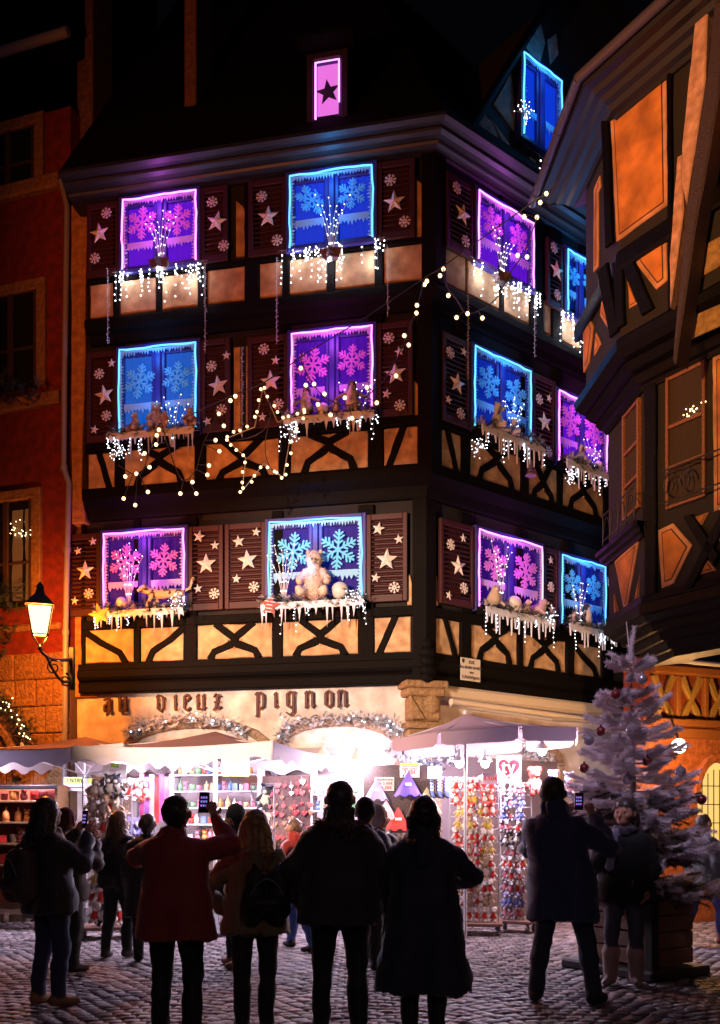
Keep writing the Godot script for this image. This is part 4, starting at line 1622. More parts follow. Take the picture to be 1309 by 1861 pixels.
	# the rest of the front, beyond the photograph's edge
	for k in 2:
		for y in [[4.3, 5.0, 0.0], [7.25, 7.85, up], [8.2, 9.5, up]]:
			var x := 1.45 + k * 0.75
			part(h, "plaster_panel", slab(rough(box_poly(Rect2(x, y[0], 0.55, y[1] - y[0])), 0.008), 0.0, 0.02, 0.008), mat("orange plaster", Color(0.66, 0.24, 0.05)), bay_f.xf(y[2]))
	# timbers of the front
	for q in [[[1088, 495], [1108, 478], [1128, 600], [1112, 615]], [[1128, 470], [1148, 458], [1192, 560], [1170, 575]], [[1216, 60], [1224, 52], [1226, 560], [1218, 565]], [[1118, 480], [1135, 472], [1140, 590], [1124, 600]], [[1096, 200], [1108, 190], [1118, 440], [1104, 452]]]:
		part(h, "post", slab(rough(px_poly(bay_f, up, q), 0.006), 0.0, 0.05, 0.012), m, bay_f.xf(up))
	for q in [[[1245, 940], [1262, 935], [1312, 1010], [1300, 1030]], [[1312, 935], [1325, 950], [1262, 1070], [1245, 1070]], [[1174, 700], [1196, 690], [1196, 1080], [1176, 1088]]]:
		part(h, "brace", slab(rough(px_poly(bay_f, 0.0, q), 0.006), 0.0, 0.045, 0.012), m, bay_f.xf())
	# the long strut that carries the upper gable, with plaster between it and the wall
	var pink := mat("pinkish plaster", Color(0.62, 0.36, 0.28), 0.9, "dirt", 1.0, "bump", 0.3)
	part(h, "plaster_infill", slab(rough(px_poly(bay_f, 0.52, [[1264, 20], [1286, 20], [1282, 141], [1263, 270], [1247, 372], [1238, 330], [1239, 262]]), 0.005, 0.15), -0.1, 0.0, 0.012), pink, bay_f.xf(0.52))
	part(h, "plaster_infill", slab(rough(px_poly(bay_f, 0.44, [[1230, 285], [1238, 280], [1242, 380], [1229, 480], [1218, 560], [1216, 470]]), 0.004, 0.15), -0.12, 0.0, 0.012), pink, bay_f.xf(0.44))
	part(h, "strut", slab(rough(px_poly(bay_f, 0.56, [[1298, 0], [1325, 0], [1306, 170], [1284, 300], [1262, 420], [1242, 560], [1227, 662], [1221, 655], [1237, 480], [1248, 372], [1283, 141]]), 0.006, 0.2), -0.2, 0.0, 0.02), mat("purple painted strut", Color(0.07, 0.035, 0.05), 0.6, "grain", 1.2, "fine", 0.8), bay_f.xf(0.56))
	# windows
	bay_window(h, bay_f, [1214, 1286, 672, 915], true)
	bay_window(h, bay_s, [1137, 1166, 740, 935], false)
	# balcony rail on the side
	var iron := mat("black iron", Color(0.015, 0.014, 0.016))
	st = kit()
	var z := 0.16
	var a := bay_s.uv(z, 1096, 980)
	var b := bay_s.uv(z, 1153, 925)
	var y0 := 5.1
	var y1 := 5.42
	for y in [y0, y1]:
		add_tube(st, [Vector3(a.x, y, z), Vector3(b.x, y, z)], 0.01, 0.01, 5)
	for i in 5:
		var x := lerpf(a.x, b.x, i / 4.0)
		add_tube(st, [Vector3(x, y0 - 0.06, z), Vector3(x, y1, z)], 0.008, 0.008, 5)
		if i < 4:
			var w := (b.x - a.x) / 4
			add_tube(st, bez(Vector3(x, y0, z), Vector3(x + w / 2, y1 * 2 - y0 - 0.1, z), Vector3(x + w, y0, z), 8), 0.007, 0.007, 4)
	part(h, "balcony_rail", done(st), iron, bay_s.xf())


func bay_window(h: Node, f: Face, q: Array, front: bool) -> void:
	var r := f.rect(0.0, q[0], q[2], q[1], q[3])
	var wood := mat("orange-brown window wood", Color(0.38, 0.14, 0.045), 0.5, "grain", 1.2)
	var win := Node3D.new()
	win.name = "window" if front else "window_001"
	h.add_child(win)
	var b := 0.04
	var st := kit()
	for e in [Rect2(r.position.x, r.position.y, b, r.size.y), Rect2(r.end.x - b, r.position.y, b, r.size.y)]:
		add_slab(st, box_poly(e), 0.0, 0.05, 0.006)
	for t in [0.0, 0.3, 0.62, 1.0]:
		add_slab(st, box_poly(Rect2(r.position.x + b, r.position.y + (r.size.y - b) * t, r.size.x - 2 * b, b)), 0.0, 0.046, 0.006)
	part(win, "frame", done(st), wood, f.xf())
	var g := mat("window glass", Color(0.02, 0.02, 0.03))
	part(win, "pane", slab(box_poly(r.grow(-0.02)), 0.026, 0.03), g, f.xf())
	st = kit()
	st.set_smooth_group(5)
	for i in 16:
		var xa := r.position.x + 0.02 + (r.size.x - 0.04) * i / 16.0
		var xb := r.position.x + 0.02 + (r.size.x - 0.04) * (i + 1) / 16.0
		quad(st, Vector3(xa, r.position.y, 0.012 + 0.008 * sin(i * 1.7)), Vector3(xb, r.position.y, 0.012 + 0.008 * sin(i * 1.7 + 1.7)), Vector3(xb, r.end.y, 0.012 + 0.008 * sin(i * 1.7 + 1.7)), Vector3(xa, r.end.y, 0.012 + 0.008 * sin(i * 1.7)))
	part(win, "curtain", done(st), mat("brown net curtain", Color(0.035, 0.018, 0.01), 0.9), f.xf())
	if front:
		st = kit()
		var y := r.position.y + 0.05
		var z := 0.12
		add_tube(st, [Vector3(r.position.x - 0.03, y + 0.36, z), Vector3(r.end.x + 0.3, y + 0.36, z)], 0.01, 0.01, 5)
		add_tube(st, [Vector3(r.position.x - 0.03, y, z), Vector3(r.end.x + 0.3, y, z)], 0.01, 0.01, 5)
		for k in 2:
			var s := []
			for i in 24:
				var a := i * 0.42
				s.append(Vector3(r.position.x + 0.12 + k * 0.22 + cos(a) * (0.1 - i * 0.0035), y + 0.18 + sin(a) * (0.15 - i * 0.005), z))
			add_tube(st, s, 0.009, 0.007, 5)
		part(win, "balustrade", done(st), mat("black iron", Color(0.015, 0.014, 0.016)), f.xf())
		var spray := thing("fairy_light_cluster", "cluster of small warm fairy lights behind the curtain of the tall bay window", "fairy lights", f.xf().translated_local(Vector3(r.get_center().x, r.position.y + r.size.y * 0.68, 0.03)))
		for i in 20:
			var p := f.uv(0.034, rng.randf_range(1240, 1284), 0)
			var t := rng.randf()
			var q2 := f.uv(0.034, lerpf(1236, 1284, t), lerpf(762, 728, t) + rng.randfn() * 6)
			part(spray, "bulb", bulb_mesh(0.007), mats["warm bulb"], f.xf().translated_local(Vector3(q2.x, q2.y, 0.034)))


func arcade_house() -> void:   # the orange gallery and arch seen below the bay
	var f := arcade_f
	var h := thing("arcade_house", "orange-lit arcade front with a carved balustrade, behind the frosted fir", "house", f.xf())
	var wall := mat("orange arcade wall", Color(0.5, 0.15, 0.03), 0.85, "dirt", 1.2, "bump", 0.8)
	var u1 := 4.0
	part(h, "wall", slab(box_poly(Rect2(0.0, 0.0, u1, 3.0)), -0.4, 0.0), wall, f.xf())
	part(h, "gallery_back", slab(box_poly(Rect2(0.0, 3.0, u1, 1.0)), -0.6, -0.12), mat("red gallery boards", Color(0.42, 0.07, 0.015), 0.8, "grain", 1.2), f.xf())
	var wood := mat("orange gallery timber", Color(0.5, 0.17, 0.03), 0.6, "grain", 1.5)
	st_beam(h, f, Rect2(0.0, 2.96, u1, 0.1), 0.12, wood)
	st_beam(h, f, Rect2(0.0, 2.78, u1, 0.15), 0.08, wood)
	st_beam(h, f, Rect2(0.0, 3.72, u1, 0.12), 0.14, wood)
	var carve := mat("carved timber tinted with lamp light", Color(0.62, 0.36, 0.07), 0.6, "grain", 1.5)  # yellow lamp light on the carving is put into its colour
	var x := 0.3
	while x < 3.0:
		for s in [-1, 1]:
			var p := PackedVector2Array([Vector2(x - 0.17 * s, 3.06), Vector2(x - 0.09 * s, 3.22), Vector2(x, 3.38), Vector2(x + 0.09 * s, 3.54), Vector2(x + 0.17 * s, 3.72)])
			part(h, "carved_brace", slab(ribbon(p, [0.11, 0.1, 0.07, 0.1, 0.11]), 0.0 if s < 0 else 0.012, 0.05 if s < 0 else 0.064, 0.01), carve, f.xf(-0.08))
		part(h, "gallery_post", slab(box_poly(Rect2(x + 0.22, 3.06, 0.08, 0.66)), 0.0, 0.08, 0.01), wood, f.xf(-0.08))
		x += 0.52
	# white gutter over the gallery
	var st := kit()
	add_tube(st, [Vector3(-0.1, 3.93, 0.16), Vector3(0.3, 3.9, 0.2), Vector3(2.5, 3.86, 0.2)], 0.035, 0.035, 8)
	part(h, "gutter", done(st), mat("white metal", Color(0.6, 0.58, 0.55), 0.4), f.xf())
	# arch with a lit grille
	var c := f.uv(0.0, 1300, 1455)
	var ring := PackedVector2Array()
	for i in 13:
		var a := PI * i / 12
		ring.append(c + Vector2(cos(a) * 0.46, sin(a) * 0.72))
	for i in 13:
		var a := PI * (12 - i) / 12
		ring.append(c + Vector2(cos(a) * 0.34, sin(a) * 0.58))
	part(h, "arch_stone", slab(ring, 0.0, 0.08, 0.02), wall, f.xf())
	var lit := PackedVector2Array([c + Vector2(-0.34, -1.0), c + Vector2(0.34, -1.0)])
	for i in 13:
		var a := PI * i / 12
		lit.append(c + Vector2(cos(a) * 0.34, sin(a) * 0.58))
	part(h, "lit_window", slab(lit, 0.004, 0.012), glow("yellow lit window", Color(1.0, 0.6, 0.16), 1.1), f.xf())
	st = kit()
	for i in 6:
		var px := c.x - 0.28 + i * 0.112
		add_tube(st, [Vector3(px, c.y - 1.0, 0.03), Vector3(px, c.y + 0.5 - absf(i - 2.5) * 0.06, 0.03)], 0.008, 0.008, 5)
	for i in 5:
		add_tube(st, [Vector3(c.x - 0.33, c.y - 0.9 + i * 0.28, 0.033), Vector3(c.x + 0.33, c.y - 0.9 + i * 0.28, 0.033)], 0.007, 0.007, 5)
	part(h, "grille", done(st), mat("black iron", Color(0.015, 0.014, 0.016)), f.xf())
	var p := spot(1234, 1356, 12.7)
	var t := thing("flood_lamp", "round white lamp on a bracket shining brightly beside the frosted fir", "lamp", Transform3D(Basis(), p))
	st = kit()
	add_ball(st, Vector3.ZERO, Vector3.ONE * 0.1, 14, 10)
	part(t, "lamp_globe", done(st), glow("white lamp globe", Color(1.0, 0.93, 0.85), 14.0), Transform3D(Basis(), p))
	st = kit()
	add_tube(st, bez(p + Vector3(0, 0.06, 0), p + Vector3(0, 0.4, -0.3), p + Vector3(0.25, 0.42, -1.0), 8), 0.016, 0.016, 6)
	part(t, "bracket", done(st), mats["black iron"], Transform3D())
	lamp("flood_lamp_light", p + Vector3(0, 0, 0), Color(1.0, 0.72, 0.42), 6.0, 0.06)


func st_beam(h: Node, f: Face, r: Rect2, deep: float, m: Material) -> void:
	part(h, "beam", slab(rough(box_poly(r), 0.004, 0.5), 0.0, deep, 0.015), m, f.xf())


# ---------------------------------------------------------------- the cobbled square

func pavement() -> void:
	var st := kit()
	quad(st, Vector3(-60, 0, 40), Vector3(60, 0, 40), Vector3(60, 0, -60), Vector3(-60, 0, -60))
	var g := part(self, "pavement", done(st), mat("dark joints", Color(0.05, 0.042, 0.045), 0.9, "dirt", 2.0), Transform3D())
	tag(g, "", "", "", "structure")
	var variants := []
	for k in 5:
		var b := kit()
		var w := 0.134 * (0.92 + 0.04 * k)
		var d := 0.112 * (1.06 - 0.03 * k)
		var top := []
		var low := []
		for q in [[-1, -1], [0, -1.06], [1, -1], [1.05, 0], [1, 1], [0, 1.04], [-1, 1], [-1.05, 0]]:
			var j := Vector2(rng.randf_range(-0.006, 0.006), rng.randf_range(-0.006, 0.006))
			low.append(Vector3(q[0] * w / 2 + j.x, -0.02, q[1] * d / 2 + j.y))
			top.append(Vector3(q[0] * w / 2 * 0.84 + j.x, 0.011, q[1] * d / 2 * 0.84 + j.y))
		b.set_smooth_group(4)
		for i in 8:
			var i2 := (i + 1) % 8
			var la: Vector3 = low[i]
			var lb: Vector3 = low[i2]
			quad(b, la, top[i], top[i2], lb)
			tri(b, top[i2], top[i], Vector3(0, 0.016, 0))
		variants.append(done(b))
	var tones := []
	for k in 4:
		tones.append(mat("cobble granite %d" % k, [Color(0.3, 0.26, 0.27), Color(0.13, 0.11, 0.12), Color(0.36, 0.3, 0.29), Color(0.21, 0.16, 0.16)][k], 0.36, "dirt", 6.0, "fine", 0.5))
	var spots := []
	var W := 1.64
	var R := 1.16
	for col in range(-6, 7):
		for row in 100:
			var z0 := -18.0 + row * 0.127
			var n := 13
			for i in n:
				var a := (i + 0.5 + (0.5 if row % 2 else 0.0)) / n * PI / 2 - PI / 4
				if a > PI / 4:
					continue
				var x := col * W + sin(a) * R
				var z := z0 + (1 - cos(a)) * R
				if z > -6.3 or z < -17.5 or absf(x) > -z * 0.42 + 2.2:
					continue
				spots.append([z, x, a])
	spots.sort_custom(func(p, q): return p[0] > q[0])
	var rest := []
	var built := 0
	for s in spots:
		var tilt := Basis(UP, -s[2] + rng.randf_range(-0.1, 0.1)) * Basis(Vector3(rng.randf_range(-1, 1), 0, rng.randf_range(-1, 1)).normalized(), rng.randf_range(-0.08, 0.08))
		var xf := Transform3D(tilt.scaled(Vector3(rng.randf_range(0.86, 1.04), 1, rng.randf_range(0.86, 1.04))), Vector3(s[1] + rng.randf_range(-0.006, 0.006), rng.randf_range(-0.008, 0.004), s[0] + rng.randf_range(-0.006, 0.006)))
		if built < 300 and s[0] < -7.1 and absf(s[1]) < -s[0] * 0.385:
			part(g, "cobble", variants[rng.randi() % 5], tones[rng.randi() % 4], xf)
			built += 1
		else:
			rest.append(xf)
	var per := [[], [], []]
	for i in rest.size():
		per[i % 3].append(rest[i])
	for k in 3:
		var mm := MultiMesh.new()
		mm.transform_format = MultiMesh.TRANSFORM_3D
		mm.use_colors = true
		mm.mesh = variants[k * 2 % 5]
		mm.instance_count = per[k].size()
		for i in per[k].size():
			mm.set_instance_transform(i, per[k][i])
			var c: Color = [Color(0.3, 0.26, 0.27), Color(0.13, 0.11, 0.12), Color(0.36, 0.3, 0.29), Color(0.21, 0.16, 0.16)][rng.randi() % 4]
			mm.set_instance_color(i, c * rng.randf_range(0.8, 1.15))
		var mi := MultiMeshInstance3D.new()
		mi.name = ["cobble_field", "cobble_field_001", "cobble_field_002"][k]
		mi.multimesh = mm
		var cm := tinted("cobble field granite", 0.36)
		cm.heightmap_enabled = true
		cm.heightmap_texture = noise_tex("fine")
		cm.heightmap_scale = 0.5
		cm.uv1_triplanar = true
		cm.uv1_scale = Vector3.ONE * 6.0
		mi.material_override = cm
		g.add_child(mi)
		mi.set_meta("kind", "stuff")
	# step in front of the red house
	st = kit()
	for i in 5:
		var a := on_ground(-60 + i * 40, 14.6 - i * 0.02)
		add_box(st, a + UP * 0.07, Vector3(0.33, 0.14, 0.7), 0.02, Basis(UP, -0.3))
	solo("stone_step", done(st), mat("worn step stone", Color(0.3, 0.2, 0.14), 0.8, "dirt", 2.0, "bump", 1.0), Transform3D(), "worn stone step in front of the souvenir stall below the lantern", "step")


# ---------------------------------------------------------------- what stands and hangs on the window sills

func sill_rect(n: String) -> Rect2:
	var w: Array = window_table()[n]
	return box_of(w[0], w[1], w)


func sill_displays() -> void:
	var t := window_table()
	for n in ["leopard window", "polar bear window", "seal window", "little penguin window", "teddy pile window", "penguin family window", "climbing teddy window", "spray light window"]:
		var w: Array = t[n]
		var f: Face = w[0]
		var off: float = w[1]
		var r := box_of(f, off, w)
		var g := thing("sill_garland", "dark fir garland with frosted tips in the box under the %s" % n, "garland", f.xf(off).translated_local(Vector3(r.get_center().x, r.position.y - 0.1, 0.2)), "garlands on the sills")
		var st := kit()
		add_box(st, Vector3(r.get_center().x, r.position.y - 0.06, 0.2), Vector3(r.size.x + 0.1, 0.13, 0.2), 0.02)
		part(g, "planter_box", done(st), timber(), f.xf(off))
		st = kit()
		for i in int(r.size.x * 120):
			sprig(st, Vector3(rng.randf_range(r.position.x - 0.06, r.end.x + 0.06), r.position.y + rng.randf_range(-0.06, 0.06), rng.randf_range(0.14, 0.34)), 0.13)
		part(g, "foliage", done(st), mats["fir green"], f.xf(off))
		st = kit()
		for i in int(r.size.x * 80):
			sprig(st, Vector3(rng.randf_range(r.position.x - 0.06, r.end.x + 0.06), r.position.y + rng.randf_range(-0.03, 0.07), rng.randf_range(0.2, 0.36)), 0.09)
		part(g, "frosted_tips", done(st), mat("frosted needles", Color(0.45, 0.42, 0.45), 0.7), f.xf(off))
		# white icicles
		var p := PackedVector2Array([Vector2(r.position.x - 0.05, r.position.y - 0.02)])
		var x := r.position.x - 0.05
		while x < r.end.x + 0.05:
			var s := rng.randf_range(0.02, 0.085)
			var drop := 0.03 + pow(rng.randf(), 2.0) * 0.3
			p.append(Vector2(x + s * 0.15, r.position.y - 0.1 - rng.randf() * 0.03))
			p.append(Vector2(x + s * 0.36, r.position.y - 0.1 - drop * 0.55))
			p.append(Vector2(x + s * rng.randf_range(0.4, 0.55), r.position.y - 0.1 - drop))
			p.append(Vector2(x + s * 0.62, r.position.y - 0.1 - drop * 0.5))
			p.append(Vector2(x + s * 0.75, r.position.y - 0.12))
			x += s + rng.randf_range(0.0, 0.03)
		p.append(Vector2(r.end.x + 0.05, r.position.y - 0.02))
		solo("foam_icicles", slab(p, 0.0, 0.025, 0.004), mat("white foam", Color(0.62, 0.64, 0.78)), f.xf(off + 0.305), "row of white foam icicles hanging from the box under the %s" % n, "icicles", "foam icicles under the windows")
		light_curtain(f, off + 0.3, Rect2(r.position.x - 0.1, r.position.y - 0.5, r.size.x + 0.2, 0.42), 30, "small white drop lights hanging among the icicles under the %s" % n)
	var L := main_l
	var R := main_r
	twigs(L, F1, 234, 1098, 0.95, "lit twigs with white fairy lights in the leopard window")
	twigs(L, F1, 516, 1092, 0.9, "lit twigs with white fairy lights beside the polar bear")
	twigs(R, F1, 911, 1095, 0.95, "lit twigs with white fairy lights behind the seals")
	twigs(R, F1, 1054, 1142, 0.8, "lit twigs with white fairy lights behind the little penguins")
	twigs(L, F2, 314, 812, 0.8, "lit twigs with white fairy lights beside the pile of teddies")
	twigs(L, F2, 652, 782, 0.8, "lit twigs with white fairy lights behind the tallest penguin")
	twigs(R, F2, 935, 800, 0.7, "lit twigs with white fairy lights beside the climbing teddy")
	twigs(R, F2, 1080, 885, 0.75, "lit twigs with white fairy lights in the spray light window")
	twigs(L, F3, 292, 478, 0.8, "lit twigs in the star-shaped pot of the violet top window", true)
	twigs(L, F3, 603, 460, 0.85, "lit twigs in the star-shaped pot of the blue top window", true)
	twigs(R, F3, 913, 505, 0.7, "lit twigs in the violet side top window", true)
	for q in [[L, F1, 323, 1096, "leopard's hind paws"], [L, F1, 646, 1084, "large ball next to the polar bear"], [R, F1, 999, 1118, "end of the seal garland"], [L, F2, 216, 822, "end of the teddy garland"], [L, F2, 528, 786, "penguin with open wings"], [R, F2, 1036, 864, "curled bear in the violet side window"], [R, 0.5, 951, 205, "sill of the dark gable window"], [R, F2, 870, 812, "paws of the climbing teddy"]]:
		burst(q[0], q[1], q[2], q[3], "round spray of white sparkling lights by the %s" % q[4])
	# animals
	plush("polar_bear", "big seated polar bear of pale plush on the middle sill", "toy bear", L, F1, 571, 1101, 0.74, 0.1, 0.3)
	plush("leopard", "spotted plush leopard walking along the sill", "toy leopard", L, F1, 296, 1108, 0.34, -1.35, 0.28)
	plush("seal", "grey-brown plush seal sitting upright beside the white ball", "toy seal", R, F1, 897, 1110, 0.3, -0.5, 0.3)
	plush("seal", "small pale seal pup between white ball and lying seal", "toy seal", R, F1, 953, 1122, 0.2, 0.2, 0.3)
	plush("seal", "pale plush seal lying with its snout to the street corner", "toy seal", R, F1, 978, 1128, 0.27, 1.0, 0.3)
	plush("penguin", "plush penguin standing at the end of the narrow blue sill", "toy penguin", R, F1, 1066, 1150, 0.4, 0.3, 0.26)
	plush("penguin", "smallest penguin beside the lit twigs of the narrow blue window", "toy penguin", R, F1, 1043, 1148, 0.24, -0.3, 0.26)
	plush("penguin", "plush penguin with wings spread, nearer the bulb star", "toy penguin", L, F2, 558, 790, 0.42, -0.15, 0.3)
	plush("penguin", "plush penguin with a ribbon, nearer the corner post", "toy penguin", L, F2, 640, 788, 0.45, 0.2, 0.3)
	plush("penguin", "penguin chick between two big plush penguins", "toy penguin", L, F2, 611, 790, 0.22, 0.0, 0.3)
	plush("teddy", "biggest brown teddy on top of the pile", "toy bear", L, F2, 284, 818, 0.44, 0.5, 0.25)
	plush("teddy", "brown teddy at the spray-light end of the pile", "toy bear", L, F2, 246, 824, 0.3, -0.5, 0.28)
	plush("teddy", "hooded teddy beside the lit twigs of the pile", "toy bear", L, F2, 345, 816, 0.3, 0.4, 0.28)
	plush("teddy", "small pale teddy slumped in the middle of the pile", "toy bear", L, F2, 300, 828, 0.22, 0.0, 0.4)
	plush("blue_bear", "plush bear climbing with one arm up in the blue light", "toy bear", R, F2, 905, 822, 0.42, 0.4, 0.3)
	plush("blue_bear", "small bear tumbling below the climbing teddy", "toy bear", R, F2, 934, 838, 0.24, 0.8, 0.36)
	plush("blue_bear", "curled plush bear beside the spray of lights under violet glow", "toy bear", R, F2, 1058, 884, 0.3, 0.2, 0.3)
	for q in [[L, F1, 221, 1094, 0.075, "white ball on the fir garland in front of the lit twigs"], [L, F1, 618, 1075, 0.125, "big pearl-white ball beside the polar bear"], [L, F1, 619, 1090, 0.06, "small pink-grey ball in front of the big pearl ball"], [L, F2, 587, 795, 0.085, "round white ball between the penguins"], [R, F1, 934, 1103, 0.12, "large white ball between two plush seals"], [R, F2, 1088, 884, 0.07, "violet ball at the far end of the side sill"]]:
		var p: Vector2 = q[0].uv(q[1] + 0.3, q[2], q[3])
		p.y = maxf(p.y, (4.78 if q[1] < 0.1 else 7.37 if q[0] == main_l else 7.31) + q[4] * 0.9)
		var st := kit()
		add_ball(st, Vector3.ZERO, Vector3.ONE * q[4], 20, 12)
		solo("ball", done(st), mat("pearl white ball", Color(0.66, 0.6, 0.56), 0.35), q[0].xf(q[1] + 0.3).translated_local(Vector3(p.x, p.y, 0)), q[5], "ball")
	var y := L.uv(F1 + 0.36, 181, 1117)
	solo("yellow_star", star_mesh(0.19, 0.05), mat("straw yellow star", Color(0.7, 0.55, 0.13), 0.6), L.xf(F1 + 0.36) * Transform3D(Basis(Vector3(0, 0, 1), 0.25), Vector3(y.x, y.y, 0)), "yellow star leaning at the lantern end of the leopard sill", "star")
	y = L.uv(F1 + 0.36, 491, 1100)
	var ss := thing("striped_star", "red and white striped star at the lantern end of the polar bear sill", "star", L.xf(F1 + 0.36) * Transform3D(Basis(Vector3(0, 0, 1), -0.2), Vector3(y.x, y.y, 0)))
	part(ss, "star", star_mesh(0.17, 0.03), mat("red star cloth", Color(0.4, 0.1, 0.09), 0.8), ss.global_transform)
	for i in 5:
		var st := kit()
		var yy := -0.1 + i * 0.05
		var half := 0.13 if i in [3] else 0.075
		add_box(st, Vector3(0, yy, 0.024), Vector3(half * 1.3, 0.014, 0.02), 0.003)
		part(ss, "stripe", done(st), mat("white foam", Color(0.62, 0.64, 0.78)), ss.global_transform)
	var pl := R.uv(F2 + 0.28, 972, 850)
	var ft := kit()
	for i in 5:
		add_lathe(ft, [Vector2(0.09 - i * 0.014, 0.05 * i), Vector2(0.0, 0.09 + 0.05 * i)], 8)
	solo("felt_tree", done(ft), mat("lilac felt", Color(0.35, 0.25, 0.4), 0.9), R.xf(F2 + 0.2).translated_local(Vector3(pl.x, pl.y - 0.1, 0)), "little lilac cone tree at the end of the climbing teddy's sill", "ornament")


func light_curtain(f: Face, z: float, r: Rect2, n: int, label: String, big := 0.009) -> void:   # drop lights on short wires
	var t := thing("icicle_light", label, "fairy lights", f.xf(z).translated_local(Vector3(r.get_center().x, r.end.y, 0)), "icicle lights under the windows")
	var st := kit()
	add_tube(st, [Vector3(r.position.x, r.end.y, 0.0), Vector3(r.get_center().x, r.end.y - 0.02, 0.01), Vector3(r.end.x, r.end.y, 0.0)], 0.004, 0.004, 4)
	var spots := []
	var k := 0
	while k < n:
		var x := rng.randf_range(r.position.x, r.end.x)
		var drop := r.size.y * (0.25 + 0.75 * pow(rng.randf(), 1.4))
		var m := 3 + rng.randi() % 4
		var zz := rng.randf_range(0.0, 0.05)
		add_tube(st, [Vector3(x, r.end.y, zz), Vector3(x + 0.01, r.end.y - drop, zz)], 0.002, 0.002, 3)
		for i in m:
			spots.append(Vector3(x + rng.randf_range(-0.02, 0.02), r.end.y - drop * (i + 1.0) / m, zz + 0.012))
			k += 1
	part(t, "wire", done(st), mat("pale cable", Color(0.3, 0.3, 0.32), 0.6), f.xf(z))
	for s in spots:
		part(t, "bulb", bulb_mesh(big), glow("cold white bulb", Color(0.9, 0.93, 1.0), 5.0), f.xf(z).translated_local(s))


func twigs(f: Face, off: float, px: float, py: float, h: float, label: String, pot := false) -> void:
	var p := f.uv(off + 0.26, px, py)
	var xf := f.xf(off + 0.26).translated_local(Vector3(p.x, p.y, 0))
	var t := thing("lit_twigs", label, "lit branches", xf, "lit twigs in the windows")
	var st := kit()
	var spots := []
	for i in 6:
		var lean := (i - 2.5) * 0.075 + rng.randf_range(-0.02, 0.02)
		var a := Vector3((i - 2.5) * 0.008, 0, rng.randf_range(-0.02, 0.02))
		var b := Vector3(lean * 0.35, h * 0.5, rng.randf_range(-0.04, 0.02))
		var top := h * rng.randf_range(0.7, 1.0)
		var c := Vector3(lean * 1.3, top, rng.randf_range(-0.06, 0.03))
		var line := bez(a, b, c, 7)
		add_tube(st, line, 0.007, 0.003, 4)
		for j in 6:
			var q: Vector3 = bez(a, b, c, 6)[j + 1]
			spots.append(q + Vector3(rng.randf_range(-0.02, 0.02), 0, 0.012))
	part(t, "branch", done(st), mat("white painted twig", Color(0.6, 0.58, 0.6), 0.7), xf)
	for s in spots:
		part(t, "bulb", bulb_mesh(0.0075), mats["cold white bulb"], xf.translated_local(s))
	if pot:
		st = kit()
		for i in 3:
			add_slab(st, star_outline(0.17 - 0.02 * i, 0.09), -0.02, 0.02, 0.006, Transform3D(Basis(Vector3.RIGHT, PI / 2 + 0.25), Vector3(0, 0.02 - i * 0.045, 0.02)))
		part(t, "star_pot", done(st), mat("tarnished star pot", Color(0.12, 0.07, 0.09), 0.4), xf)


func star_outline(r: float, r2: float) -> PackedVector2Array:
	var p := PackedVector2Array()
	for i in 10:
		var a := PI / 2 + i * PI / 5
		p.append(Vector2(cos(a), sin(a)) * (r if i % 2 == 0 else r2))
	return p


func burst(f: Face, off: float, px: float, py: float, label: String) -> void:
	var p := f.uv(off + 0.36, px, py)
	var xf := f.xf(off + 0.36).translated_local(Vector3(p.x, p.y, 0))
	var t := thing("spray_light", label, "light spray", xf, "sprays of light on the sills")
	var st := kit()
	var tips := []
	for i in 26:
		var d := Vector3(rng.randfn(), rng.randfn(), rng.randfn() * 0.6 + 0.2).normalized() * rng.randf_range(0.09, 0.16)
		add_tube(st, [Vector3.ZERO, d], 0.003, 0.002, 3, false)
		tips.append(d)
		if i % 2 == 0:
			tips.append(d * 0.5)
	part(t, "wire", done(st), mat("pale cable", Color(0.3, 0.3, 0.32)), xf)
	for d in tips:
		part(t, "bulb", bulb_mesh(0.007), mats["cold white bulb"], xf.translated_local(d))


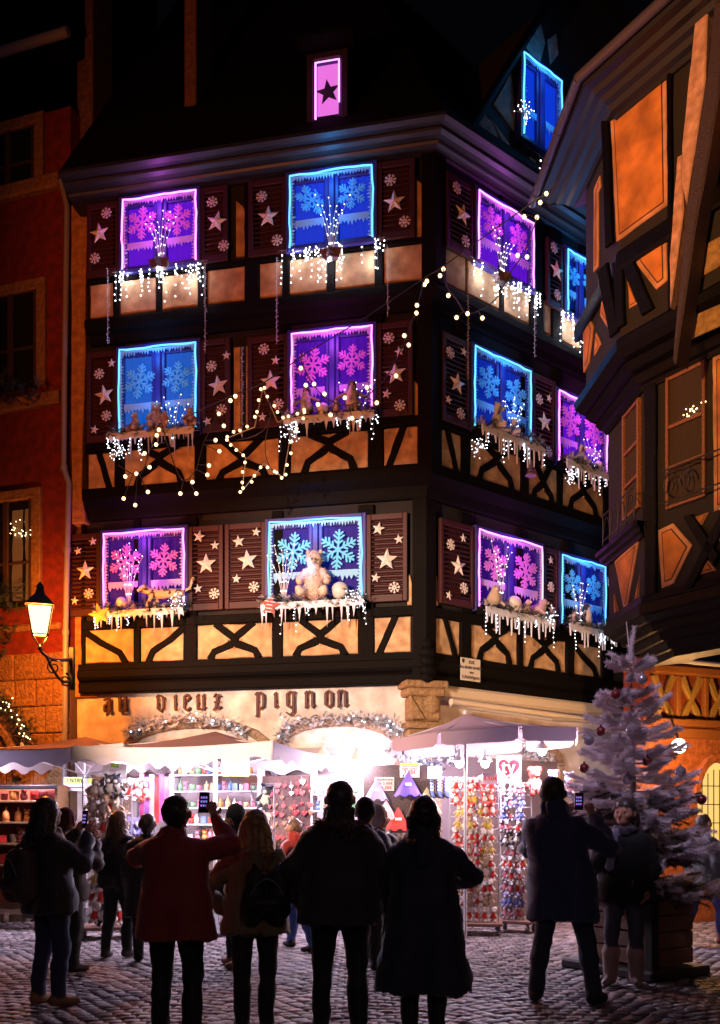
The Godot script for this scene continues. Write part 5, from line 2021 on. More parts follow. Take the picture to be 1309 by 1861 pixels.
func plush_bones(kind: String) -> Array:   # one unit high, facing +z
	var V := func(x: float, y: float, z: float) -> Vector3: return Vector3(x, y, z)
	var b := []
	match kind:
		"polar_bear", "teddy", "blue_bear":
			var c: Color = {"polar_bear": Color(0.64, 0.44, 0.36), "teddy": Color(0.42, 0.2, 0.09), "blue_bear": Color(0.5, 0.47, 0.5)}[kind]
			var pale: Color = c.lerp(Color(0.7, 0.6, 0.52), 0.5)
			var dark := Color(0.02, 0.015, 0.015)
			b.append([Vector3(0, 0.2, 0), Vector3(0, 0.5, -0.02), 0.22, 0.16, c, 0.05])
			b.append([Vector3(0, 0.6, 0), Vector3(0, 0.78, 0.01), 0.11, 0.15, c, 0.05])
			b.append([Vector3(0, 0.8, 0.02), Vector3(0, 0.86, 0.0), 0.145, 0.11, c, 0.04])
			b.append([Vector3(0, 0.74, 0.1), Vector3(0, 0.72, 0.2), 0.085, 0.062, pale, 0.03])
			b.append([Vector3(0, 0.735, 0.26), Vector3(0, 0.735, 0.262), 0.026, 0.026, dark, 0.0])
			for s in [-1, 1]:
				b.append([Vector3(s * 0.12, 0.93, -0.02), Vector3(s * 0.13, 0.95, -0.02), 0.045, 0.04, c, 0.02])
				b.append([Vector3(s * 0.055, 0.81, 0.145), Vector3(s * 0.055, 0.81, 0.147), 0.017, 0.017, dark, 0.0])
				var up := 0.28 if kind == "blue_bear" and s < 0 else 0.0
				b.append([Vector3(s * 0.17, 0.54, 0.0), Vector3(s * 0.27, 0.38 + up, 0.08), 0.08, 0.07, c, 0.03])
				b.append([Vector3(s * 0.27, 0.38 + up, 0.08), Vector3(s * 0.27, 0.33 + up * 1.7, 0.14), 0.072, 0.065, c, 0.03])
				b.append([Vector3(s * 0.13, 0.14, 0.05), Vector3(s * 0.23, 0.1, 0.3), 0.11, 0.085, c, 0.04])
				b.append([Vector3(s * 0.23, 0.09, 0.32), Vector3(s * 0.25, 0.13, 0.35), 0.085, 0.07, pale, 0.03])
		"leopard":
			var c := Color(0.6, 0.44, 0.3)
			b.append([Vector3(0, 0.62, -0.75), Vector3(0, 0.6, 0.45), 0.2, 0.22, c, 0.06])
			b.append([Vector3(0, 0.66, 0.5), Vector3(0, 0.78, 0.78), 0.17, 0.14, c, 0.06])
			b.append([Vector3(0, 0.82, 0.82), Vector3(0, 0.82, 0.88), 0.18, 0.16, c, 0.05])
			b.append([Vector3(0, 0.76, 0.98), Vector3(0, 0.75, 1.06), 0.1, 0.08, Color(0.6, 0.5, 0.42), 0.03])
			for s in [-1, 1]:
				b.append([Vector3(s * 0.11, 0.98, 0.8), Vector3(s * 0.12, 1.0, 0.8), 0.05, 0.04, c, 0.02])
				b.append([Vector3(s * 0.12, 0.52, 0.42), Vector3(s * 0.13, 0.28, 0.46 + s * 0.1), 0.11, 0.075, c, 0.04])
				b.append([Vector3(s * 0.13, 0.28, 0.46 + s * 0.1), Vector3(s * 0.13, 0.06, 0.5 + s * 0.16), 0.075, 0.07, c, 0.03])
				b.append([Vector3(s * 0.12, 0.5, -0.68), Vector3(s * 0.14, 0.3, -0.6 + s * 0.08), 0.15, 0.09, c, 0.04])
				b.append([Vector3(s * 0.14, 0.3, -0.6 + s * 0.08), Vector3(s * 0.14, 0.2, -0.75 + s * 0.08), 0.09, 0.065, c, 0.03])
				b.append([Vector3(s * 0.14, 0.2, -0.75 + s * 0.08), Vector3(s * 0.14, 0.06, -0.66 + s * 0.1), 0.065, 0.07, c, 0.03])
			b.append([Vector3(0, 0.7, -0.9), Vector3(0, 0.85, -1.2), 0.06, 0.055, c, 0.03])
			b.append([Vector3(0, 0.85, -1.2), Vector3(0, 1.3, -1.35), 0.055, 0.06, c, 0.03])
		"seal":
			var c := Color(0.45, 0.33, 0.25)
			b.append([Vector3(0, 0.36, 0.1), Vector3(0, 0.3, -0.5), 0.34, 0.24, c, 0.1])
			b.append([Vector3(0, 0.3, -0.5), Vector3(0, 0.12, -1.1), 0.24, 0.1, c, 0.08])
			b.append([Vector3(0, 0.5, 0.2), Vector3(0, 0.78, 0.36), 0.26, 0.2, c, 0.1])
			b.append([Vector3(0, 0.76, 0.5), Vector3(0, 0.74, 0.58), 0.1, 0.08, Color(0.6, 0.5, 0.42), 0.04])
			b.append([Vector3(0, 0.79, 0.66), Vector3(0, 0.79, 0.67), 0.03, 0.03, Color(0.02, 0.02, 0.02), 0.0])
			for s in [-1, 1]:
				b.append([Vector3(s * 0.3, 0.25, 0.1), Vector3(s * 0.5, 0.04, 0.25), 0.09, 0.06, c, 0.04])
				b.append([Vector3(0, 0.12, -1.1), Vector3(s * 0.2, 0.05, -1.35), 0.08, 0.05, c, 0.04])
				b.append([Vector3(s * 0.1, 0.86, 0.5), Vector3(s * 0.1, 0.86, 0.505), 0.035, 0.035, Color(0.02, 0.02, 0.02), 0.0])
		"penguin":
			var w := Color(0.62, 0.5, 0.42)
			var k := Color(0.03, 0.03, 0.045)
			b.append([Vector3(0, 0.25, 0.05), Vector3(0, 0.55, 0.05), 0.2, 0.16, w, 0.02])
			b.append([Vector3(0, 0.25, -0.05), Vector3(0, 0.6, -0.03), 0.21, 0.17, k, 0.02])
			b.append([Vector3(0, 0.78, 0.0), Vector3(0, 0.84, 0.01), 0.14, 0.13, k, 0.03])
			b.append([Vector3(0, 0.68, 0.06), Vector3(0, 0.7, 0.07), 0.11, 0.1, w, 0.02])
			b.append([Vector3(0, 0.82, 0.12), Vector3(0, 0.79, 0.24), 0.04, 0.02, Color(0.5, 0.25, 0.05), 0.0])
			for s in [-1, 1]:
				b.append([Vector3(s * 0.17, 0.58, 0.0), Vector3(s * 0.5, 0.42, 0.02), 0.055, 0.035, w.lerp(k, 0.3), 0.02])
				b.append([Vector3(s * 0.1, 0.04, 0.1), Vector3(s * 0.12, 0.03, 0.2), 0.05, 0.05, Color(0.4, 0.2, 0.05), 0.02])
	return b


func plush(kind: String, label: String, category: String, f: Face, off: float, px: float, py: float, h: float, yaw: float, z: float) -> void:
	var p := f.uv(off + z, px, py)
	p.y = maxf(p.y, 4.78 if off < 0.1 else 7.37 if f == main_l else 7.31)      # never below its sill
	var key := "plush " + kind
	if not cache.has(key):
		var a := fresh()
		field(plush_bones(kind), 0.022 if kind == "polar_bear" else 0.03, a, -99.0, 0.012, 0.08)
		if kind == "leopard":
			var n := FastNoiseLite.new()
			n.seed = 3
			n.frequency = 4.2
			n.fractal_octaves = 1
			for i in a[0].size():
				if n.get_noise_3dv(a[0][i]) > 0.3:
					a[2][i] = Color(0.05, 0.03, 0.02)
		fuzz(a, 2200, 0.04, 0.2, 0.005)
		cache[key] = body_mesh(a)
	var m := tinted("plush fur", 0.95)
	m.rim_enabled = true
	m.rim = 0.6
	m.rim_tint = 0.4
	var o := solo("toy_" + kind, cache[key], m, f.xf(off + z) * Transform3D(Basis(UP, yaw), Vector3(p.x, p.y, 0)).scaled_local(Vector3.ONE * h), label, category)


# ---------------------------------------------------------------- strings of lights

func icicle_lights() -> void:
	for n in ["violet top window", "blue top window", "violet side top window", "half hidden blue top window"]:
		var w: Array = window_table()[n]
		var r := box_of(w[0], w[1], w)
		light_curtain(w[0], w[1] + 0.09, Rect2(r.position.x - 0.16, r.position.y - 0.56, r.size.x + 0.32, 0.56), 120, "curtain of white icicle lights below the %s" % n, 0.011)
		for k in 3:
			lamp("icicle_light_glow", w[0].at(Vector2(lerpf(r.position.x, r.end.x, k * 0.46 + 0.02 + rng.randf() * 0.06), r.position.y - rng.randf_range(0.12, 0.34)), w[1] + 0.16), Color(0.92, 0.94, 1.0), 0.1, 0.03, 3.0)
	var g := main_r.uv(0.5, 990, 292)
	light_curtain(main_r, 0.58, Rect2(g.x - 0.55, g.y - 0.75, 1.3, 0.7), 26, "white drop lights below the dark gable window", 0.012)
	var tinsel := mat("silver tinsel", Color(0.55, 0.55, 0.6), 0.25)
	for q in [[main_l, F3, 196, 488, 625, "first from the lantern end"], [main_l, F3, 373, 478, 642, "beyond the violet top window"], [main_l, F3, 503, 468, 625, "before the blue top window"], [main_l, F3, 705, 448, 575, "beside the corner post on the square"], [main_r, F3, 851, 490, 690, "beside the corner post on the side street"], [main_r, F3, 972, 545, 650, "between the two side top windows"], [main_l, F2, 440, 630, 795, "between the teddy and the penguin windows"]]:
		var a: Vector2 = q[0].uv(q[1] + 0.14, q[2], q[3])
		var b: Vector2 = q[0].uv(q[1] + 0.14, q[2], q[4])
		var st := kit()
		add_tube(st, [Vector3(0, 0, 0), Vector3(0, b.y - a.y, 0)], 0.004, 0.004, 4)
		for i in int((a.y - b.y) / 0.018):
			var d := Vector3(rng.randfn(), rng.randfn() * 0.5, rng.randfn()).normalized() * 0.026
			var c := Vector3(0, -i * 0.018, 0)
			tri(st, c, c + d, c + d + Vector3(0.008, 0.012, 0))
		solo("tinsel_strand", done(st), tinsel, q[0].xf(q[1] + 0.14).translated_local(Vector3(a.x, a.y, 0)), "thin silver tinsel strand hanging over the timbers, %s" % q[5], "tinsel", "tinsel strands")


func light_strings() -> void:
	var wire := mat("black cable", Color(0.02, 0.018, 0.016), 0.5)
	# the long cable across the street corner
	var pts := [[1032, 318, 11.6], [1000, 345, 11.8], [880, 430, 12.2], [800, 488, 12.4], [770, 506, 12.5], [660, 580, 12.5], [560, 640, 12.5], [480, 695, 12.5], [415, 722, 12.6], [330, 762, 13.2]]
	string_of("festoon_cable", "long slack cable crossing the corner with pairs of warm bulbs", pts, [[993, 352], [982, 368], [953, 394], [976, 395], [806, 489], [800, 501], [776, 511], [772, 517], [419, 728], [428, 720]])
	string_of("festoon_string", "bulb string looping before the violet side top window", [[806, 489, 12.3], [812, 520, 12.2], [830, 545, 12.2], [852, 570, 12.2], [900, 545, 12.2], [925, 500, 12.2], [955, 455, 12.1], [976, 395, 11.9]], [[815, 537], [830, 577], [850, 570], [877, 578], [901, 526], [931, 523], [941, 464], [958, 467]])
	string_of("festoon_string", "bulb string falling from the cable to the penguins", [[770, 508, 12.4], [762, 545, 12.3], [745, 600, 12.3], [720, 655, 12.3], [690, 700, 12.3], [640, 735, 12.3], [600, 728, 12.3], [570, 700, 12.3], [548, 658, 12.4], [550, 640, 12.4]], [[758, 555], [757, 569], [735, 610], [743, 627], [720, 683], [685, 732], [667, 704], [627, 723], [590, 716], [571, 698], [556, 700], [547, 669], [601, 754], [578, 735], [640, 760]])
	string_of("festoon_string", "bulb string hanging in front of the teddy pile", [[400, 745, 12.9], [372, 800, 12.9], [355, 855, 12.9], [330, 870, 12.9], [305, 810, 12.9], [290, 770, 12.9], [262, 850, 12.9], [245, 862, 12.9], [215, 845, 12.9]], [[398, 752], [407, 774], [392, 800], [399, 820], [377, 863], [380, 846], [350, 876], [328, 897], [357, 897], [269, 894], [225, 906], [246, 918], [248, 861], [272, 849], [285, 791], [284, 808], [289, 781], [263, 824], [228, 866]])
	# the star drawn with bulbs
	var c := spot(472, 800, 12.5)
	var t := thing("bulb_star", "big star outlined with warm bulbs hanging before the timber front", "light star", Transform3D(Basis(), c))
	var corners := [[478, 706], [505, 768], [556, 745], [527, 800], [515, 868], [480, 842], [440, 893], [447, 832], [411, 797], [463, 776]]
	var line := []
	for q in corners + [corners[0]]:
		line.append(spot(q[0], q[1], 12.5))
	var st := kit()
	for i in line.size() - 1:
		add_tube(st, [line[i], line[i + 1]], 0.007, 0.007, 5)
	part(t, "frame", done(st), mat("grey star frame", Color(0.25, 0.22, 0.2), 0.5), Transform3D())
	st = kit()
	add_tube(st, bez(spot(490, 770, 12.48), spot(470, 830, 12.48), spot(500, 860, 12.48), 8), 0.006, 0.006, 4)
	add_tube(st, bez(spot(480, 706, 12.48), spot(520, 790, 12.48), spot(430, 800, 12.48), 8), 0.006, 0.006, 4)
	add_tube(st, [spot(478, 706, 12.5), spot(476, 697, 12.5)], 0.006, 0.006, 4)
	part(t, "cable", done(st), wire, Transform3D())
	for i in line.size() - 1:
		for k in 4:
			var p: Vector3 = line[i].lerp(line[i + 1], (k + 0.4 + rng.randf_range(-0.2, 0.2)) / 4.0) + Vector3(rng.randf_range(-0.02, 0.02), rng.randf_range(-0.02, 0.02), 0)
			var out: Vector3 = (p - c).normalized() * 0.035 + Vector3(0, 0.01, 0.02)
			part(t, "bulb", bulb_mesh(0.021), glow("festoon bulb", Color(1.0, 0.62, 0.28), 3.6), Transform3D(Basis(), p + out))
	lamp("bulb_star_light", c + Vector3(0, 0, 0.15), Color(1.0, 0.62, 0.28), 0.22, 0.3, 5.0)


func string_of(n: String, label: String, pts: Array, bulbs: Array) -> void:
	var line := []
	for q in pts:
		line.append(spot(q[0], q[1], q[2]))
	var t := thing(n, label, "string lights", Transform3D(Basis(), line[0]))
	var st := kit()
	var curve := Curve3D.new()
	for i in line.size():
		var d: Vector3 = (line[mini(i + 1, line.size() - 1)] - line[maxi(i - 1, 0)]) / 6.0
		curve.add_point(line[i], -d, d)
	var smooth := []
	for p in curve.tessellate(4, 3.0):
		smooth.append(p)
	add_tube(st, smooth, 0.008, 0.008, 5)
	part(t, "cable", done(st), mat("black cable", Color(0.02, 0.018, 0.016)), Transform3D())
	for q in bulbs:
		var best := 1e9
		var at: Vector3 = line[0]
		for p in smooth:
			var e := Vector2(MID.x + p.x / -p.z * FOCAL, MID.y - (p.y - 1.6) / -p.z * FOCAL).distance_to(Vector2(q[0], q[1]))
			if e < best:
				best = e
				at = p
		var where := spot(q[0], q[1], -at.z)
		part(t, "bulb", bulb_mesh(0.028), glow("festoon bulb", Color(1.0, 0.62, 0.28), 3.6), Transform3D(Basis(), where))
		if best > 3:
			st = kit()
			add_tube(st, [at, where], 0.006, 0.006, 4)
			part(t, "bulb_holder", done(st), mats["black cable"], Transform3D())


# ---------------------------------------------------------------- the shop front and the market before it

func gothic(ch: String) -> Array:   # strokes of a blackletter letter in units of its body height: [x0, y0, x1, y1, width]
	var v := func(x: float, a := 0.08, b := 0.92) -> Array: return [x, a, x, b, 0.17]
	match ch:
		"a": return [v.call(0.5), [0.16, 0.1, 0.16, 0.48, 0.16], [0.5, 0.56, 0.16, 0.42, 0.1], [0.12, 0.78, 0.5, 0.94, 0.13], [0.5, 0.06, 0.64, 0.2, 0.1], [0.14, 0.05, 0.34, 0.17, 0.1]]
		"u": return [v.call(0.14), v.call(0.52), [0.14, 0.12, 0.52, 0.06, 0.09], [0.52, 0.06, 0.66, 0.2, 0.1], [0.05, 0.82, 0.2, 0.98, 0.1], [0.43, 0.82, 0.58, 0.98, 0.1]]
		"v": return [[0.14, 0.15, 0.14, 0.9, 0.17], [0.52, 0.15, 0.52, 0.85, 0.17], [0.14, 0.16, 0.34, 0.0, 0.12], [0.52, 0.18, 0.32, 0.0, 0.12], [0.3, 0.98, 0.54, 0.82, 0.12], [0.05, 0.86, 0.18, 1.02, 0.1]]
		"i": return [v.call(0.16), [0.06, 0.82, 0.2, 0.98, 0.1], [0.14, 0.04, 0.3, 0.18, 0.1], [0.1, 1.24, 0.22, 1.36, 0.16]]
		"e": return [[0.14, 0.14, 0.14, 0.86, 0.17], [0.12, 0.86, 0.34, 1.0, 0.12], [0.34, 1.0, 0.5, 0.78, 0.13], [0.48, 0.78, 0.16, 0.5, 0.09], [0.14, 0.14, 0.32, 0.0, 0.12], [0.32, 0.0, 0.52, 0.18, 0.11]]
		"x": return [[0.22, 0.08, 0.38, 0.92, 0.17], [0.1, 0.8, 0.24, 0.98, 0.11], [0.36, 0.92, 0.56, 0.86, 0.13], [0.08, 0.0, 0.24, 0.16, 0.12], [0.36, 0.06, 0.56, 0.2, 0.11], [0.12, 0.48, 0.5, 0.52, 0.08]]
		"p": return [[0.14, -0.42, 0.14, 0.96, 0.17], [0.52, 0.14, 0.52, 0.86, 0.17], [0.14, 0.84, 0.34, 1.0, 0.12], [0.34, 1.0, 0.54, 0.84, 0.12], [0.5, 0.14, 0.3, 0.0, 0.12], [0.3, 0.0, 0.12, 0.06, 0.08], [0.04, -0.46, 0.2, -0.34, 0.1], [0.0, 0.86, 0.16, 1.0, 0.1]]
		"g": return [[0.14, 0.14, 0.14, 0.86, 0.17], [0.52, -0.24, 0.52, 0.9, 0.17], [0.12, 0.84, 0.34, 1.0, 0.12], [0.3, 0.98, 0.68, 0.94, 0.1], [0.14, 0.14, 0.32, 0.02, 0.12], [0.32, 0.02, 0.5, 0.14, 0.1], [0.52, -0.22, 0.3, -0.44, 0.12], [0.32, -0.42, 0.08, -0.26, 0.1]]
		"n": return [v.call(0.14), v.call(0.52), [0.14, 0.82, 0.36, 1.0, 0.11], [0.34, 1.0, 0.54, 0.84, 0.12], [0.05, 0.84, 0.18, 0.99, 0.1], [0.08, 0.0, 0.22, 0.14, 0.11], [0.5, 0.02, 0.66, 0.18, 0.1]]
		"o": return [[0.14, 0.16, 0.14, 0.84, 0.17], [0.52, 0.16, 0.52, 0.84, 0.17], [0.12, 0.84, 0.34, 1.0, 0.12], [0.32, 1.0, 0.54, 0.84, 0.12], [0.12, 0.16, 0.34, 0.0, 0.12], [0.32, 0.0, 0.54, 0.16, 0.12]]
	return []


func shop_lettering() -> void:
	var f := main_l
	var off := -0.12
	var base := f.uv(off, 400, 1291)
	var t := thing("shop_lettering", "dark red blackletter words 'au vieux pignon' standing off the pale shop wall", "lettering", f.xf(off).translated_local(Vector3(base.x, base.y, 0.05)))
	var m := mat("dark red letter paint", Color(0.05, 0.005, 0.005), 0.6)
	var size := 0.25
	for q in [["a", 190], ["u", 218], ["v", 287], ["i", 318], ["e", 335], ["u", 359], ["x", 389], ["p", 467], ["i", 499], ["g", 521], ["n", 555], ["o", 590], ["n", 614]]:
		var p := f.uv(off, q[1], _py(f, off, q[1], base.y))
		var st := kit()
		var k := 0
		for s in gothic(q[0]):
			var a := Vector2(s[0], s[1])
			var b := Vector2(s[2], s[3])
			var d := (b - a).normalized()
			var n: Vector2 = Vector2(-d.y, d.x) * float(s[4]) / 2
			var tip: Vector2 = d * s[4] * 0.42
			var poly := PackedVector2Array()
			for v in [a - n - tip * 0.2, a - tip, a + n + tip * 0.2, b + n - tip * 0.2, b + tip, b - n + tip * 0.2]:
				poly.append(v * size)
			add_slab(st, poly, 0.0, 0.032 + 0.0012 * k, 0.004)
			k += 1
		add_slab(st, PackedVector2Array([Vector2(0.03, 0.1), Vector2(0.05, 0.1), Vector2(0.05, 0.13), Vector2(0.03, 0.13)]), -0.05, 0.0)
		part(t, "letter", done(st), m, f.xf(off + 0.055).translated_local(Vector3(p.x, base.y, 0)))


func board(n: String, label: String, category: String, xf: Transform3D, w: float, h: float, paper: Color, lines: Array, group := "") -> Node3D:   # a printed sign; lines: [text, height, x, y, colour]
	var t := thing(n, label, category, xf, group)
	var st := kit()
	add_box(st, Vector3.ZERO, Vector3(w, h, 0.012), 0.003)
	part(t, "panel", done(st), mat("paper %s" % paper, paper, 0.6), xf)
	for l in lines:
		part(t, "lettering", text_mesh(l[0], l[1], 0.003), mat("print %s" % l[4], l[4], 0.6), xf.translated_local(Vector3(l[2], l[3], 0.0075)))
	return t


func facing(px: float, py: float, away: float, yaw := 0.0) -> Transform3D:
	return Transform3D(Basis(UP, yaw), spot(px, py, away))


func shop_front() -> void:
	shop_lettering()
	var stone := mat("pink sandstone surround", Color(0.42, 0.3, 0.22), 0.85, "dirt", 2.0, "bump", 1.5)
	var h := get_node("corner_house")
	# openings: stone arch, flat back wall
	for q in [[main_l, 238, 478, 1326], [main_l, 512, 716, 1322], [main_r, 800, 1012, 1345]]:
		var f: Face = q[0]
		var off := -0.12
		var a := f.uv(off, q[1], q[3])
		var b := f.uv(off, q[2], q[3])
		var top := (a.y + b.y) / 2
		var mid := (a.x + b.x) / 2
		var half := (b.x - a.x) / 2
		var ring := PackedVector2Array()
		for i in 11:
			var g := PI * i / 10
			ring.append(Vector2(mid + cos(g) * (half + 0.16), top - 0.32 + sin(g) * 0.5))
		for i in 11:
			var g := PI * (10 - i) / 10
			ring.append(Vector2(mid + cos(g) * half, top - 0.32 + sin(g) * 0.34))
		part(h, "stone_arch", slab(ring, 0.0, 0.06, 0.02), stone, f.xf(off))
		for s in [-1, 1]:
			part(h, "stone_jamb", slab(box_poly(Rect2(mid + s * (half + 0.08) - 0.08, 0.0, 0.16, top - 0.34)), 0.0, 0.058, 0.02), stone, f.xf(off))
		part(h, "shop_back_wall", slab(box_poly(Rect2(mid - half, 0.0, half * 2, top - 0.3)), 0.0, 0.01), mat("white shop wall", Color(0.34, 0.28, 0.27), 0.7) if f == main_l else mat("shop wall with painted shade", Color(0.16, 0.12, 0.13), 0.7), f.xf(off))  # on the side street, shade of the opening is painted into the wall colour
	# silver garlands
	for q in [["silver garland arched over the opening below the first two words", [[234, 1334], [262, 1314], [340, 1304], [410, 1314], [448, 1336]], main_l], ["silver garland arched over the opening below the last word", [[508, 1342], [526, 1314], [620, 1304], [700, 1308], [722, 1338]], main_l], ["silver garland piece curled beside the hanging hearts", [[478, 1378], [492, 1396], [510, 1400], [528, 1378]], main_l], ["silver garland sagging from the corbel to the small parasol pole", [[712, 1362], [745, 1378], [780, 1392], [800, 1388]], main_r], ["silver garland over the arch behind the small parasol", [[820, 1378], [850, 1366], [905, 1352], [960, 1362], [1005, 1380]], main_r]]:
		var f: Face = q[2]
		var line := []
		for k in q[1].size() - 1:
			for i in 7:
				var p: Vector2 = Vector2(q[1][k][0], q[1][k][1]).lerp(Vector2(q[1][k + 1][0], q[1][k + 1][1]), i / 7.0)
				line.append(f.at(f.uv(0.02, p.x, p.y), 0.02))
		var t := thing("silver_garland", q[0], "garland", Transform3D(Basis(), line[0]), "silver garlands")
		var st := kit()
		var st2 := kit()
		for p in line:
			for i in 19:
				var at: Vector3 = p + Vector3(rng.randfn() * 0.045, rng.randfn() * 0.045, rng.randfn() * 0.03 + 0.03)
				sprig(st if i % 3 else st2, at, 0.08)
		part(t, "foliage", done(st), mat("silver frosted foliage", Color(0.6, 0.62, 0.72), 0.5), Transform3D())
		part(t, "dark_foliage", done(st2), mat("blue-grey foliage", Color(0.07, 0.08, 0.11), 0.6), Transform3D())
		for i in 14:
			var p: Vector3 = line[rng.randi() % line.size()]
			part(t, "bulb", bulb_mesh(0.013), mats["cold white bulb"], Transform3D(Basis(), p + Vector3(rng.randfn() * 0.04, rng.randfn() * 0.04, 0.1)))
	# awning box and folded arms on the side street
	var f := main_r
	var t := thing("folded_awning", "long cream awning box with folded arms below the street sign", "awning", f.xf(0.05).translated_local(Vector3(2.2, 3.3, 0)))
	var cream := mat("cream awning metal", Color(0.62, 0.52, 0.4), 0.45)
	var y := f.uv(0.2, 940, 1282).y
	var st := kit()
	add_box(st, Vector3(2.3, y + 0.1, 0.12), Vector3(4.1, 0.2, 0.24), 0.05)
	part(t, "cassette", done(st), cream, f.xf(-0.12))
	st = kit()
	add_tube(st, [Vector3(0.35, y - 0.1, 0.3), Vector3(2.3, y - 0.2, 0.55)], 0.035, 0.035, 6)
	add_tube(st, [Vector3(2.3, y - 0.2, 0.55), Vector3(4.3, y - 0.12, 0.42)], 0.035, 0.035, 6)
	part(t, "arm", done(st), mat("grey awning arm", Color(0.4, 0.36, 0.33), 0.4), f.xf(-0.12))
	st = kit()
	add_tube(st, [Vector3(0.3, y - 0.06, 0.36), Vector3(4.3, y - 0.16, 0.5)], 0.05, 0.05, 8)
	part(t, "front_bar", done(st), cream, f.xf(-0.12))
	# street sign
	var sp := f.uv(0.12, 857, 1217)
	var ink := Color(0.03, 0.03, 0.04)
	var sign := board("street_sign", "white bilingual street name plate with small crest on the dark beam", "street sign", f.xf(0.1).translated_local(Vector3(sp.x, sp.y, 0)), 0.42, 0.34, Color(0.62, 0.56, 0.48), [["RUE", 0.05, 0.02, 0.11, ink], ["des MARCHANDS", 0.044, 0.0, 0.03, ink], ["WEG", 0.03, 0.02, -0.045, ink], ["Schädelgass", 0.048, 0.0, -0.115, ink]])
	part(sign, "crest", slab(PackedVector2Array([Vector2(-0.025, 0.03), Vector2(0.025, 0.03), Vector2(0.025, -0.01), Vector2(0, -0.035), Vector2(-0.025, -0.01)]), 0.006, 0.01), mat("print ink", ink), sign.global_transform.translated_local(Vector3(-0.16, 0.12, 0)))
	shelves()


func goods_mesh(k: int) -> ArrayMesh:
	var key := "goods %d" % k
	if cache.has(key):
		return cache[key]
	var st := kit()
	match k:
		0: add_box(st, Vector3(0, 0.05, 0), Vector3(0.08, 0.1, 0.06), 0.006)
		1: add_lathe(st, [Vector2(0, 0), Vector2(0.035, 0), Vector2(0.038, 0.06), Vector2(0.03, 0.1), Vector2(0.012, 0.12), Vector2(0.012, 0.15), Vector2(0, 0.155)], 10)
		2: add_lathe(st, [Vector2(0, 0), Vector2(0.04, 0.005), Vector2(0.045, 0.08), Vector2(0.04, 0.085), Vector2(0, 0.08)], 10)
		3:
			add_ball(st, Vector3(0, 0.04, 0), Vector3(0.04, 0.045, 0.035), 8, 6)
			add_ball(st, Vector3(0, 0.1, 0.005), Vector3(0.032, 0.032, 0.03), 8, 6)
			add_ball(st, Vector3(0.025, 0.135, 0), Vector3.ONE * 0.014, 6, 4)
			add_ball(st, Vector3(-0.025, 0.135, 0), Vector3.ONE * 0.014, 6, 4)
	cache[key] = done(st)
	return cache[key]


const ORDER := ["first", "second", "third", "fourth", "fifth", "sixth", "seventh", "eighth", "ninth", "tenth", "eleventh", "twelfth", "thirteenth", "fourteenth", "fifteenth", "sixteenth", "seventeenth", "eighteenth", "nineteenth", "twentieth", "next to last", "last"]
const GOODS := ["boxed", "bottle-shaped", "mug-like", "little figure"]


func shelves() -> void:
	var tones := [Color(0.5, 0.05, 0.03), Color(0.55, 0.35, 0.15), Color(0.6, 0.55, 0.5), Color(0.1, 0.16, 0.3), Color(0.5, 0.15, 0.2), Color(0.12, 0.25, 0.12), Color(0.55, 0.2, 0.04)]
	for q in [["white_shelf", "white souvenir shelving behind the big parasol pole", 318, 476, 13.7, 1.55, "white shelf behind the big parasol", 5], ["window_shelf", "bright shop window shelving between hearts and price boards", 572, 662, 13.45, 1.5, "bright shelf beside the price boards", 4]]:
		var a := on_ground(q[2], q[4])
		var b := on_ground(q[3], q[4])
		var mid := (a + b) / 2
		var w := a.distance_to(b)
		var xf := Transform3D(Basis(UP, -deg_to_rad(11.8)), mid)
		var t := thing(q[0], q[1], "shelf", xf)
		var m := mat("white shelf board", Color(0.45, 0.42, 0.43), 0.5)
		for i in q[7]:
			part(t, "shelf_board", box_mesh(Vector3(snappedf(w, 0.01), 0.025, 0.3), 0.004), m, xf.translated_local(Vector3(0, q[5] - 0.3 + i * 0.24, 0)))
		for s in [-1, 1]:
			part(t, "upright", box_mesh(Vector3(0.03, 2.3, 0.28), 0.004), m, xf.translated_local(Vector3(s * (w / 2 + 0.02), 1.15, 0)))
		for i in q[7]:
			var nth := -1
			var x: float = -w / 2 + 0.06
			while x < w / 2 - 0.05:
				var k := rng.randi() % 4
				var c: int = rng.randi() % tones.size()
				nth += 1
				solo("souvenir", goods_mesh(k), mat("souvenir tone %d" % c, tones[c], 0.5), xf * Transform3D(Basis(UP, rng.randf_range(-0.4, 0.4)).scaled(Vector3.ONE * rng.randf_range(0.8, 1.15)), Vector3(x, q[5] - 0.287 + i * 0.24, rng.randf_range(0.02, 0.09))), "%s souvenir, %s across, %s board up, %s" % [GOODS[k], ORDER[nth], ORDER[i], q[6]], "souvenir", q[1])
				x += rng.randf_range(0.075, 0.11)


